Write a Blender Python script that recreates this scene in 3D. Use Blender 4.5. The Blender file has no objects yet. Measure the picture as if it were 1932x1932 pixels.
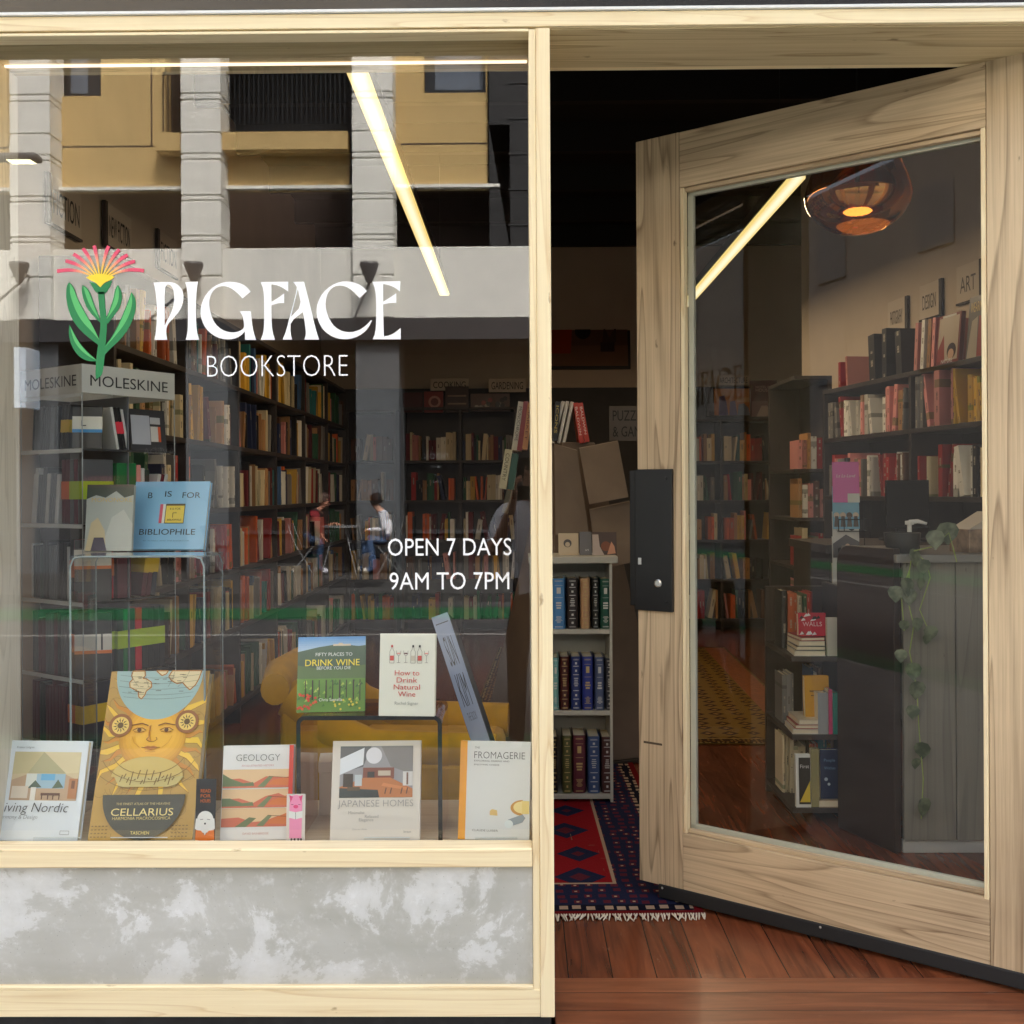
import bpy, bmesh, math, random
from mathutils import Vector, Matrix, Euler
from mathutils.geometry import tessellate_polygon
R = math.radians
SC = bpy.context.scene
COL = SC.collection
random.seed(7)

# ------------------------------------------------------------------ camera
CAM = Vector((0.0, -2.51, 1.32)); F = 1932.0; HV = 928.0
cam_d = bpy.data.cameras.new("camera"); cam_o = bpy.data.objects.new("camera", cam_d); COL.objects.link(cam_o)
cam_d.sensor_width = 36; cam_d.lens = 36; cam_d.shift_y = -(966 - HV) / F
cam_d.clip_start = 0.02; cam_d.clip_end = 400
CM = Matrix.Rotation(R(0.55), 3, 'Z') @ Matrix.Rotation(R(90), 3, 'X') @ Matrix.Rotation(R(-0.3), 3, 'Z')
cam_o.matrix_world = Matrix.Translation(CAM) @ CM.to_4x4()
SC.camera = cam_o
# ------------------------------------------------------------------ sky, sun, exposure
SUN_EL, SUN_AZ = 52.0, 25.0          # the sun stands behind the shop, a little to its right
w = bpy.data.worlds.new("World"); SC.world = w; w.use_nodes = True
nt = w.node_tree; nt.nodes.clear()
out = nt.nodes.new('ShaderNodeOutputWorld'); bg = nt.nodes.new('ShaderNodeBackground'); sky = nt.nodes.new('ShaderNodeTexSky')
sky.sky_type = 'NISHITA'; sky.sun_disc = False; sky.sun_elevation = R(SUN_EL); sky.sun_rotation = R(SUN_AZ)
sky.dust_density = 5.0; sky.air_density = 1.0; sky.ozone_density = 0.6
hs = nt.nodes.new('ShaderNodeHueSaturation'); hs.inputs['Saturation'].default_value = 0.35
nt.links.new(sky.outputs[0], hs.inputs['Color']); nt.links.new(hs.outputs[0], bg.inputs[0]); bg.inputs[1].default_value = 0.15
nt.links.new(bg.outputs[0], out.inputs[0])
sl = bpy.data.lights.new("sun", 'SUN'); sl.energy = 3.4; sl.angle = R(12); sl.color = (1.0, 0.95, 0.87)
so = bpy.data.objects.new("sun", sl); COL.objects.link(so)
sd = Vector((math.sin(R(SUN_AZ)) * math.cos(R(SUN_EL)), math.cos(R(SUN_AZ)) * math.cos(R(SUN_EL)), math.sin(R(SUN_EL))))
so.rotation_euler = sd.to_track_quat('Z', 'Y').to_euler(); so.location = (0, 0, 30)
SC.view_settings.view_transform = 'Standard'; SC.view_settings.look = 'None'; SC.view_settings.gamma = 1
SC.view_settings.exposure = 2.58
SC.render.engine = 'CYCLES'
SC.cycles.use_denoising = True
SC.cycles.transparent_max_bounces = 24; SC.cycles.max_bounces = 10; SC.cycles.glossy_bounces = 6
SC.cycles.sample_clamp_indirect = 6.0
SC.cycles.caustics_reflective = False

# ------------------------------------------------------------------ pixel to place (1932 px wide photograph)
def ray(u, v):
    return (CM @ Vector(((u - 966) / F, -(v - HV) / F, -1))).normalized()
def P(u, v, y):
    d = ray(u, v); return CAM + d * ((y - CAM.y) / d.y)
def PZ(u, v, z):
    d = ray(u, v); return CAM + d * ((z - CAM.z) / d.z)
def PX(u, v, x):
    d = ray(u, v); return CAM + d * ((x - CAM.x) / d.x)
def S(y): return (y - CAM.y) / F
GY = 0.07                                   # the plane of the window glass
def RP(u, v, yr):                           # a place across the street whose mirror image in the glass shows at u, v
    p = P(u, v, 2 * GY - yr); return Vector((p.x, yr, p.z))

# ------------------------------------------------------------------ colour
def lin(c): return c / 12.92 if c <= 0.04045 else ((c + 0.055) / 1.055) ** 2.4
def C(r, g, b): return (lin(r / 255), lin(g / 255), lin(b / 255), 1.0)
# ------------------------------------------------------------------ mesh builder
class MB:
    def __init__(s): s.v = []; s.f = []; s.m = []; s.c = []; s.M = Matrix.Identity(4)
    def add(s, verts, faces, mi=0, col=(0.5, 0.5, 0.5, 1)):
        o = len(s.v); s.v += [tuple(s.M @ Vector(p)) for p in verts]
        for f in faces: s.f.append(tuple(i + o for i in f)); s.m.append(mi); s.c.append(col)
    def box(s, lo, hi, mi=0, col=(0.5, 0.5, 0.5, 1), mat=None):
        x0, y0, z0 = lo; x1, y1, z1 = hi
        vs = [(x0, y0, z0), (x1, y0, z0), (x1, y1, z0), (x0, y1, z0), (x0, y0, z1), (x1, y0, z1), (x1, y1, z1), (x0, y1, z1)]
        if mat: vs = [mat @ Vector(p) for p in vs]
        s.add(vs, [(0, 3, 2, 1), (4, 5, 6, 7), (0, 1, 5, 4), (1, 2, 6, 5), (2, 3, 7, 6), (3, 0, 4, 7)], mi, col)
    def tube(s, pts, r, n=8, mi=0, col=(0.5, 0.5, 0.5, 1), cap=True):
        pts = [Vector(p) for p in pts]; rs = r if isinstance(r, (list, tuple)) else [r] * len(pts); vs = []; fs = []
        ref = None
        for i, p in enumerate(pts):
            t = (pts[min(i + 1, len(pts) - 1)] - pts[max(i - 1, 0)]).normalized()
            if ref is None: ref = Vector((0, 0, 1)) if abs(t.z) < 0.9 else Vector((1, 0, 0))
            a = t.cross(ref).normalized(); b = a.cross(t).normalized(); ref = b
            for k in range(n):
                q = 2 * math.pi * k / n; vs.append(p + (a * math.cos(q) + b * math.sin(q)) * rs[i])
        for i in range(len(pts) - 1):
            for k in range(n):
                a = i * n + k; b = i * n + (k + 1) % n; fs.append((a, b, b + n, a + n))
        if cap: fs.append(tuple(range(n))[::-1]); fs.append(tuple(range((len(pts) - 1) * n, len(pts) * n)))
        s.add(vs, fs, mi, col)
    def lathe(s, prof, n=24, at=(0, 0, 0), mi=0, col=(0.5, 0.5, 0.5, 1)):
        vs = []; fs = []
        for r, z in prof:
            for k in range(n):
                q = 2 * math.pi * k / n; vs.append((at[0] + r * math.cos(q), at[1] + r * math.sin(q), at[2] + z))
        for i in range(len(prof) - 1):
            for k in range(n):
                a = i * n + k; b = i * n + (k + 1) % n; fs.append((a, b, b + n, a + n))
        s.add(vs, fs, mi, col)
    def poly(s, loops, origin, xd, yd, mi=0, col=(0.5, 0.5, 0.5, 1)):      # flat polygon with holes, 2D points on a plane
        o = Vector(origin); xd = Vector(xd); yd = Vector(yd); flat = [p for l in loops for p in l]
        tris = tessellate_polygon([[Vector((p[0], p[1], 0)) for p in l] for l in loops])
        n = xd.cross(yd); out = []
        for t in tris:
            a, b, c = [flat[i] for i in t]
            if (b[0] - a[0]) * (c[1] - a[1]) - (b[1] - a[1]) * (c[0] - a[0]) < 0: t = (t[0], t[2], t[1])
            out.append(tuple(t))
        s.add([o + xd * p[0] + yd * p[1] for p in flat], out, mi, col)
    def prism(s, pts, y0, y1, mi=0, col=(0.5, 0.5, 0.5, 1), axis='y'):     # closed outline in x,z extruded along y (or y,z along x)
        n = len(pts); tri = tessellate_polygon([[Vector((p[0], p[1], 0)) for p in pts]])
        mk = (lambda p, d: (p[0], d, p[1])) if axis == 'y' else ((lambda p, d: (d, p[0], p[1])) if axis == 'x' else (lambda p, d: (p[0], p[1], d)))
        vs = [mk(p, y0) for p in pts] + [mk(p, y1) for p in pts]
        fs = [tuple(t) for t in tri] + [tuple(i + n for i in t)[::-1] for t in tri] + [(i, (i + 1) % n, (i + 1) % n + n, i + n) for i in range(n)]
        s.add(vs, fs, mi, col)
    def build(s, name, mats, parent=None, smooth=False, bevel=0, fix=True):
        me = bpy.data.meshes.new(name); me.from_pydata(s.v, [], s.f)
        mats = mats if isinstance(mats, (list, tuple)) else [mats]
        for m in mats: me.materials.append(m)
        me.polygons.foreach_set('material_index', s.m)
        ca = me.color_attributes.new('Col', 'FLOAT_COLOR', 'CORNER'); buf = []
        for p, c in zip(me.polygons, s.c): buf += list(c) * p.loop_total
        ca.data.foreach_set('color', buf)
        if fix:
            b = bmesh.new(); b.from_mesh(me); bmesh.ops.recalc_face_normals(b, faces=b.faces); b.to_mesh(me); b.free()
        if smooth: me.polygons.foreach_set('use_smooth', [True] * len(me.polygons))
        o = bpy.data.objects.new(name, me); COL.objects.link(o)
        if parent: o.parent = parent
        if bevel:
            bv = o.modifiers.new('bevel', 'BEVEL'); bv.width = bevel; bv.segments = 2; bv.limit_method = 'ANGLE'
        if smooth:
            try: me.set_sharp_from_angle(angle=R(50))
            except Exception: pass
        return o
def tag(o, label=None, cat=None, group=None, kind=None):
    if label: o['label'] = label
    if cat: o['category'] = cat
    if group: o['group'] = group
    if kind: o['kind'] = kind
    return o
def thing(name, label, cat, loc=(0, 0, 0), rot=(0, 0, 0), group=None):
    o = bpy.data.objects.new(name, None); COL.objects.link(o); o.location = loc; o.rotation_euler = rot; o.empty_display_size = 0.05
    return tag(o, label, cat, group)
def one(b, name, mat, label=None, cat=None, parent=None, group=None, kind=None, **k):
    return tag(b.build(name, mat, parent, **k), label, cat, group, kind)
def boxpart(name, mat, lo, hi, parent=None, bevel=0.0015, col=(0.5, 0.5, 0.5, 1)):
    b = MB(); b.box(lo, hi, col=col); return b.build(name, mat, parent, bevel=bevel)
_tc = {}
def text2d(st, shear=0.0, thin=0.0):                          # triangles of a line of text, box-normalised: height of a capital = 1
    key = (st, shear, thin)
    if key in _tc: return _tc[key]
    cu = bpy.data.curves.new('tmp', 'FONT'); cu.body = st; cu.size = 1; cu.resolution_u = 3; cu.shear = shear; cu.offset = thin; cu.space_line = 0.9
    o = bpy.data.objects.new('tmp', cu); COL.objects.link(o); bpy.context.view_layer.update()
    me = bpy.data.meshes.new_from_object(o.evaluated_get(bpy.context.evaluated_depsgraph_get()))
    v = [(p.co.x, p.co.y) for p in me.vertices]; f = [tuple(p.vertices) for p in me.polygons]
    bpy.data.objects.remove(o); bpy.data.curves.remove(cu); bpy.data.meshes.remove(me)
    x0 = min(p[0] for p in v); x1 = max(p[0] for p in v); y0 = min(p[1] for p in v); y1 = max(p[1] for p in v)
    _tc[key] = (v, f, x0, x1, y0, y1); return _tc[key]
def put_text(b, st, origin, xd, yd, w=None, h=None, col=(0, 0, 0, 1), mi=0, shear=0.0, thin=0.0, align='c'):
    """text fitted into width w (height h) whose lower left corner (align l) or lower middle (c) is at origin"""
    v, f, x0, x1, y0, y1 = text2d(st, shear, thin); xd = Vector(xd).normalized(); yd = Vector(yd).normalized(); o = Vector(origin)
    sx = w / (x1 - x0) if w else h / (y1 - y0); sy = h / (y1 - y0) if h else sx
    off = (x1 - x0) * sx * (0.5 if align == 'c' else 0)
    b.add([o + xd * ((p[0] - x0) * sx - off) + yd * ((p[1] - y0) * sy) for p in v], f, mi, col)
# ------------------------------------------------------------------ materials
def newmat(name):
    m = bpy.data.materials.new(name); m.use_nodes = True; t = m.node_tree; return m, t, t.nodes, t.links, t.nodes['Principled BSDF']
def plain(name, col, rough=0.5, metal=0.0, noise=0.0, nscale=20.0, spec=0.5, bump=0.0):
    m, t, n, l, p = newmat(name)
    p.inputs['Base Color'].default_value = col; p.inputs['Roughness'].default_value = rough; p.inputs['Metallic'].default_value = metal
    p.inputs['Specular IOR Level'].default_value = spec
    if noise or bump:
        tc = n.new('ShaderNodeTexCoord'); nz = n.new('ShaderNodeTexNoise'); nz.inputs['Scale'].default_value = nscale; nz.inputs['Detail'].default_value = 6
        l.new(tc.outputs['Object'], nz.inputs['Vector'])
        if noise:
            r = n.new('ShaderNodeValToRGB'); r.color_ramp.elements[0].position = 0.3; r.color_ramp.elements[1].position = 0.7
            r.color_ramp.elements[0].color = tuple(c * (1 - noise) for c in col[:3]) + (1,); r.color_ramp.elements[1].color = tuple(min(1, c * (1 + noise)) for c in col[:3]) + (1,)
            l.new(nz.outputs['Fac'], r.inputs[0]); l.new(r.outputs[0], p.inputs['Base Color'])
        if bump:
            bp = n.new('ShaderNodeBump'); bp.inputs['Strength'].default_value = bump; bp.inputs['Distance'].default_value = 0.004
            l.new(nz.outputs['Fac'], bp.inputs['Height']); l.new(bp.outputs[0], p.inputs['Normal'])
    return m
def emit(name, col, st):
    m, t, n, l, p = newmat(name); p.inputs['Base Color'].default_value = (0.8, 0.8, 0.8, 1); p.inputs['Emission Color'].default_value = col; p.inputs['Emission Strength'].default_value = st
    return m
def printed(name, rough=0.4, spec=0.4):                     # flat printed colours kept per face
    m, t, n, l, p = newmat(name); a = n.new('ShaderNodeVertexColor'); a.layer_name = 'Col'
    l.new(a.outputs[0], p.inputs['Base Color']); p.inputs['Roughness'].default_value = rough; p.inputs['Specular IOR Level'].default_value = spec; return m
def glass(name, refl=0.12, tint=(0.93, 0.95, 0.94, 1), rough=0.0):
    m, t, n, l, p = newmat(name); n.remove(p); o = n['Material Output']
    tr = n.new('ShaderNodeBsdfTransparent'); tr.inputs[0].default_value = tint; g = n.new('ShaderNodeBsdfGlossy'); g.inputs['Roughness'].default_value = rough
    g.inputs[0].default_value = (1, 1, 1, 1)
    lw = n.new('ShaderNodeLayerWeight'); lw.inputs[0].default_value = 0.5
    pw = n.new('ShaderNodeMath'); pw.operation = 'POWER'; pw.inputs[1].default_value = 4.0; l.new(lw.outputs['Facing'], pw.inputs[0])
    mr = n.new('ShaderNodeMapRange'); mr.inputs['To Min'].default_value = refl; mr.inputs['To Max'].default_value = 0.95; l.new(pw.outputs[0], mr.inputs['Value'])
    mx = n.new('ShaderNodeMixShader'); l.new(mr.outputs[0], mx.inputs[0]); l.new(tr.outputs[0], mx.inputs[1]); l.new(g.outputs[0], mx.inputs[2]); l.new(mx.outputs[0], o.inputs[0])
    return m
def wood(name, light, dark, axis='X', ring=1.0, rough=0.55, contrast=1.0, seed=0.0, blotch=0.0):
    m, t, n, l, p = newmat(name)
    tc = n.new('ShaderNodeTexCoord'); mp = n.new('ShaderNodeMapping'); l.new(tc.outputs['Object'], mp.inputs['Vector'])
    a = 0.45 * ring; c = 10.0 * ring
    mp.inputs['Scale'].default_value = {'X': (a, c, c), 'Y': (c, a, c), 'Z': (c, c, a)}[axis]; mp.inputs['Location'].default_value = (seed, seed * 1.7, seed * 0.6)
    nz = n.new('ShaderNodeTexNoise'); nz.inputs['Scale'].default_value = 1.3; nz.inputs['Detail'].default_value = 1.5; nz.inputs['Distortion'].default_value = 0.6; l.new(mp.outputs[0], nz.inputs['Vector'])
    mu = n.new('ShaderNodeMath'); mu.operation = 'MULTIPLY'; mu.inputs[1].default_value = 9.0; l.new(nz.outputs['Fac'], mu.inputs[0])   # rings: repeating contours of the noise
    fr = n.new('ShaderNodeMath'); fr.operation = 'FRACT'; l.new(mu.outputs[0], fr.inputs[0])
    rp = n.new('ShaderNodeValToRGB'); e = rp.color_ramp.elements; e[0].position = 0; e[0].color = (0, 0, 0, 1); e[1].position = 1; e[1].color = (0, 0, 0, 1)
    k = e.new(0.60); k.color = (0.12, 0.12, 0.12, 1); k = e.new(0.84); k.color = (0.5, 0.5, 0.5, 1); k = e.new(0.93); k.color = (1, 1, 1, 1); l.new(fr.outputs[0], rp.inputs[0])
    m2 = n.new('ShaderNodeMapping'); l.new(tc.outputs['Object'], m2.inputs['Vector']); b_ = 2.2; d_ = 130.0
    m2.inputs['Scale'].default_value = {'X': (b_, d_, d_), 'Y': (d_, b_, d_), 'Z': (d_, d_, b_)}[axis]
    n2 = n.new('ShaderNodeTexNoise'); n2.inputs['Scale'].default_value = 1.0; n2.inputs['Detail'].default_value = 6; n2.inputs['Roughness'].default_value = 0.65; l.new(m2.outputs[0], n2.inputs['Vector'])
    n3 = n.new('ShaderNodeTexNoise'); n3.inputs['Scale'].default_value = 1.6; n3.inputs['Detail'].default_value = 3; l.new(tc.outputs['Object'], n3.inputs['Vector'])
    s1 = n.new('ShaderNodeMath'); s1.operation = 'MULTIPLY_ADD'; s1.inputs[1].default_value = 0.50 * contrast; s1.inputs[2].default_value = -0.22 * contrast; l.new(rp.outputs[0], s1.inputs[0])
    s2 = n.new('ShaderNodeMath'); s2.operation = 'MULTIPLY_ADD'; s2.inputs[1].default_value = 1.0 * contrast; l.new(n2.outputs['Fac'], s2.inputs[0]); l.new(s1.outputs[0], s2.inputs[2])
    s3 = n.new('ShaderNodeMath'); s3.operation = 'MULTIPLY_ADD'; s3.inputs[1].default_value = 0.5 * contrast + blotch; l.new(n3.outputs['Fac'], s3.inputs[0]); l.new(s2.outputs[0], s3.inputs[2])
    s4 = n.new('ShaderNodeMath'); s4.operation = 'SUBTRACT'; s4.inputs[1].default_value = 0.40 * contrast + blotch * 0.5; s4.use_clamp = True; l.new(s3.outputs[0], s4.inputs[0])
    mx = n.new('ShaderNodeMix'); mx.data_type = 'RGBA'; l.new(s4.outputs[0], mx.inputs['Factor']); mx.inputs['A'].default_value = light; mx.inputs['B'].default_value = dark
    m6 = n.new('ShaderNodeMapping'); l.new(tc.outputs['Object'], m6.inputs['Vector']); m6.inputs['Scale'].default_value = {'X': (6, 16, 16), 'Y': (16, 6, 16), 'Z': (16, 16, 6)}[axis]
    n6 = n.new('ShaderNodeTexNoise'); n6.inputs['Scale'].default_value = 2.0; n6.inputs['Detail'].default_value = 4; l.new(m6.outputs[0], n6.inputs['Vector'])
    r6 = n.new('ShaderNodeValToRGB'); r6.color_ramp.elements[0].position = 0.70; r6.color_ramp.elements[1].position = 0.76; r6.color_ramp.elements[1].color = (0.75, 0.75, 0.75, 1); l.new(n6.outputs['Fac'], r6.inputs[0])
    mk = n.new('ShaderNodeMix'); mk.data_type = 'RGBA'; l.new(r6.outputs[0], mk.inputs['Factor']); l.new(mx.outputs['Result'], mk.inputs['A']); mk.inputs['B'].default_value = tuple(q * 0.55 for q in dark[:3]) + (1,)
    l.new(mk.outputs['Result'], p.inputs['Base Color']); p.inputs['Roughness'].default_value = rough; p.inputs['Specular IOR Level'].default_value = 0.35
    bp = n.new('ShaderNodeBump'); bp.inputs['Strength'].default_value = 0.12; bp.inputs['Distance'].default_value = 0.002; l.new(s2.outputs[0], bp.inputs['Height']); l.new(bp.outputs[0], p.inputs['Normal'])
    return m
def planks(name, light, dark, width, axis='Y', length=1.4, rough=0.35, gap=0.02):
    m, t, n, l, p = newmat(name)
    tc = n.new('ShaderNodeTexCoord'); br = n.new('ShaderNodeTexBrick'); mp = n.new('ShaderNodeMapping'); l.new(tc.outputs['Object'], mp.inputs['Vector'])
    if axis == 'Y': mp.inputs['Rotation'].default_value = (0, 0, R(90))
    br.inputs['Scale'].default_value = 1; br.inputs['Brick Width'].default_value = length; br.inputs['Row Height'].default_value = width; br.inputs['Mortar Size'].default_value = 0.0016
    br.inputs['Mortar Smooth'].default_value = 0.2; br.offset = 0.37; br.inputs['Color1'].default_value = (0, 0, 0, 1); br.inputs['Color2'].default_value = (1, 1, 1, 1); br.inputs['Mortar'].default_value = (0.5, 0.5, 0.5, 1)
    l.new(mp.outputs[0], br.inputs['Vector'])
    m2 = n.new('ShaderNodeMapping'); l.new(mp.outputs[0], m2.inputs['Vector']); m2.inputs['Scale'].default_value = (2.0, 22, 22)
    ad = n.new('ShaderNodeVectorMath'); ad.operation = 'ADD'; l.new(m2.outputs[0], ad.inputs[0])
    sc = n.new('ShaderNodeVectorMath'); sc.operation = 'SCALE'; sc.inputs['Scale'].default_value = 37; l.new(br.outputs['Color'], sc.inputs[0]); l.new(sc.outputs[0], ad.inputs[1])
    nz = n.new('ShaderNodeTexNoise'); nz.inputs['Scale'].default_value = 1.2; nz.inputs['Detail'].default_value = 5; nz.inputs['Distortion'].default_value = 1.2; l.new(ad.outputs[0], nz.inputs['Vector'])
    s = n.new('ShaderNodeMath'); s.operation = 'MULTIPLY_ADD'; s.inputs[1].default_value = 0.35; l.new(br.outputs['Color'], s.inputs[0]); 
    s2 = n.new('ShaderNodeMath'); s2.operation = 'MULTIPLY_ADD'; s2.inputs[1].default_value = 1.7; s2.inputs[2].default_value = -0.55; l.new(nz.outputs['Fac'], s2.inputs[0]); l.new(s2.outputs[0], s.inputs[2])
    mx = n.new('ShaderNodeMix'); mx.data_type = 'RGBA'; mx.clamp_factor = True; l.new(s.outputs[0], mx.inputs['Factor']); mx.inputs['A'].default_value = dark; mx.inputs['B'].default_value = light
    m3 = n.new('ShaderNodeMix'); m3.data_type = 'RGBA'; l.new(br.outputs['Fac'], m3.inputs['Factor']); l.new(mx.outputs['Result'], m3.inputs['A']); m3.inputs['B'].default_value = (0.012, 0.007, 0.005, 1)
    # pale scuffs
    n4 = n.new('ShaderNodeTexNoise'); n4.inputs['Scale'].default_value = 16; n4.inputs['Detail'].default_value = 8; n4.inputs['Roughness'].default_value = 0.75; m4 = n.new('ShaderNodeMapping'); l.new(mp.outputs[0], m4.inputs['Vector']); m4.inputs['Scale'].default_value = (0.6, 2.2, 1); l.new(m4.outputs[0], n4.inputs['Vector'])
    r4 = n.new('ShaderNodeValToRGB'); r4.color_ramp.elements[0].position = 0.615; r4.color_ramp.elements[1].position = 0.70; r4.color_ramp.elements[1].color = (0.55, 0.55, 0.55, 1); l.new(n4.outputs['Fac'], r4.inputs[0])
    m5 = n.new('ShaderNodeMix'); m5.data_type = 'RGBA'; l.new(r4.outputs[0], m5.inputs['Factor']); l.new(m3.outputs['Result'], m5.inputs['A']); m5.inputs['B'].default_value = (0.30, 0.17, 0.11, 1)
    l.new(m5.outputs['Result'], p.inputs['Base Color']); p.inputs['Roughness'].default_value = rough
    iv = n.new('ShaderNodeMath'); iv.operation = 'SUBTRACT'; iv.inputs[0].default_value = 1.0; l.new(br.outputs['Fac'], iv.inputs[1])
    bp = n.new('ShaderNodeBump'); bp.inputs['Strength'].default_value = 0.5; bp.inputs['Distance'].default_value = 0.003; l.new(iv.outputs[0], bp.inputs['Height']); l.new(bp.outputs[0], p.inputs['Normal'])
    return m
def concrete():
    m, t, n, l, p = newmat('polished_plaster'); tc = n.new('ShaderNodeTexCoord')
    a = n.new('ShaderNodeTexNoise'); a.inputs['Scale'].default_value = 4.2; a.inputs['Detail'].default_value = 9; a.inputs['Roughness'].default_value = 0.70; a.inputs['Distortion'].default_value = 0.35; l.new(tc.outputs['Object'], a.inputs['Vector'])
    r = n.new('ShaderNodeValToRGB'); e = r.color_ramp.elements; e[0].position = 0.475; e[0].color = (0.0, 0.0, 0.0, 1); e[1].position = 0.66; e[1].color = (1, 1, 1, 1); l.new(a.outputs['Fac'], r.inputs[0])
    k = e.new(0.52); k.color = (0.16, 0.16, 0.16, 1); k = e.new(0.535); k.color = (0.6, 0.6, 0.6, 1)
    b = n.new('ShaderNodeTexNoise'); b.inputs['Scale'].default_value = 2.1; b.inputs['Detail'].default_value = 5; b.inputs['Distortion'].default_value = 1.0; l.new(tc.outputs['Object'], b.inputs['Vector'])
    rb = n.new('ShaderNodeValToRGB'); rb.color_ramp.elements[0].position = 0.35; rb.color_ramp.elements[0].color = (0.44, 0.437, 0.40, 1); rb.color_ramp.elements[1].position = 0.7; rb.color_ramp.elements[1].color = (0.55, 0.55, 0.525, 1); l.new(b.outputs['Fac'], rb.inputs[0])
    f = n.new('ShaderNodeTexNoise'); f.inputs['Scale'].default_value = 24; f.inputs['Detail'].default_value = 7; f.inputs['Roughness'].default_value = 0.7; l.new(tc.outputs['Object'], f.inputs['Vector'])
    rf = n.new('ShaderNodeValToRGB'); rf.color_ramp.elements[0].position = 0.57; rf.color_ramp.elements[1].position = 0.72; rf.color_ramp.elements[1].color = (0.5, 0.5, 0.5, 1); l.new(f.outputs['Fac'], rf.inputs[0])
    ad = n.new('ShaderNodeMath'); ad.operation = 'ADD'; ad.use_clamp = True; l.new(r.outputs[0], ad.inputs[0]); l.new(rf.outputs[0], ad.inputs[1])
    mx = n.new('ShaderNodeMix'); mx.data_type = 'RGBA'; l.new(ad.outputs[0], mx.inputs['Factor']); l.new(rb.outputs[0], mx.inputs['A']); mx.inputs['B'].default_value = (0.74, 0.75, 0.755, 1)
    vp = n.new('ShaderNodeTexVoronoi'); vp.inputs['Scale'].default_value = 70; l.new(tc.outputs['Object'], vp.inputs['Vector']); rv = n.new('ShaderNodeValToRGB'); rv.color_ramp.elements[0].position = 0.06; rv.color_ramp.elements[0].color = (0.6, 0.6, 0.6, 1); rv.color_ramp.elements[1].position = 0.10; rv.color_ramp.elements[1].color = (1, 1, 1, 1); l.new(vp.outputs['Distance'], rv.inputs[0])
    ms = n.new('ShaderNodeMapping'); ms.inputs['Scale'].default_value = (2.0, 1, 14); l.new(tc.outputs['Object'], ms.inputs['Vector']); nst = n.new('ShaderNodeTexNoise'); nst.inputs['Scale'].default_value = 1.0; nst.inputs['Detail'].default_value = 5; l.new(ms.outputs[0], nst.inputs['Vector']); rs_ = n.new('ShaderNodeValToRGB'); rs_.color_ramp.elements[0].position = 0.3; rs_.color_ramp.elements[0].color = (0.90, 0.90, 0.89, 1); rs_.color_ramp.elements[1].position = 0.6; l.new(nst.outputs['Fac'], rs_.inputs[0])
    q1 = n.new('ShaderNodeMix'); q1.data_type = 'RGBA'; q1.blend_type = 'MULTIPLY'; q1.inputs['Factor'].default_value = 0.8; l.new(mx.outputs['Result'], q1.inputs['A']); l.new(rv.outputs[0], q1.inputs['B']); q2 = n.new('ShaderNodeMix'); q2.data_type = 'RGBA'; q2.blend_type = 'MULTIPLY'; q2.inputs['Factor'].default_value = 1.0; l.new(q1.outputs['Result'], q2.inputs['A']); l.new(rs_.outputs[0], q2.inputs['B'])
    sz = n.new('ShaderNodeSeparateXYZ'); l.new(tc.outputs['Object'], sz.inputs[0]); mz = n.new('ShaderNodeMapRange'); mz.inputs['From Min'].default_value = 0.09; mz.inputs['From Max'].default_value = 0.19; mz.inputs['To Min'].default_value = 0.75; mz.inputs['To Max'].default_value = 0.0; l.new(sz.outputs['Z'], mz.inputs['Value'])
    dm = n.new('ShaderNodeMath'); dm.operation = 'MULTIPLY'; l.new(mz.outputs[0], dm.inputs[0]); l.new(b.outputs['Fac'], dm.inputs[1]); q3 = n.new('ShaderNodeMix'); q3.data_type = 'RGBA'; l.new(dm.outputs[0], q3.inputs['Factor']); l.new(q2.outputs['Result'], q3.inputs['A']); q3.inputs['B'].default_value = (0.30, 0.28, 0.24, 1)
    l.new(q3.outputs['Result'], p.inputs['Base Color']); p.inputs['Roughness'].default_value = 0.6
    bp = n.new('ShaderNodeBump'); bp.inputs['Strength'].default_value = 0.15; bp.inputs['Distance'].default_value = 0.002; l.new(f.outputs['Fac'], bp.inputs['Height']); l.new(bp.outputs[0], p.inputs['Normal'])
    return m
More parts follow.
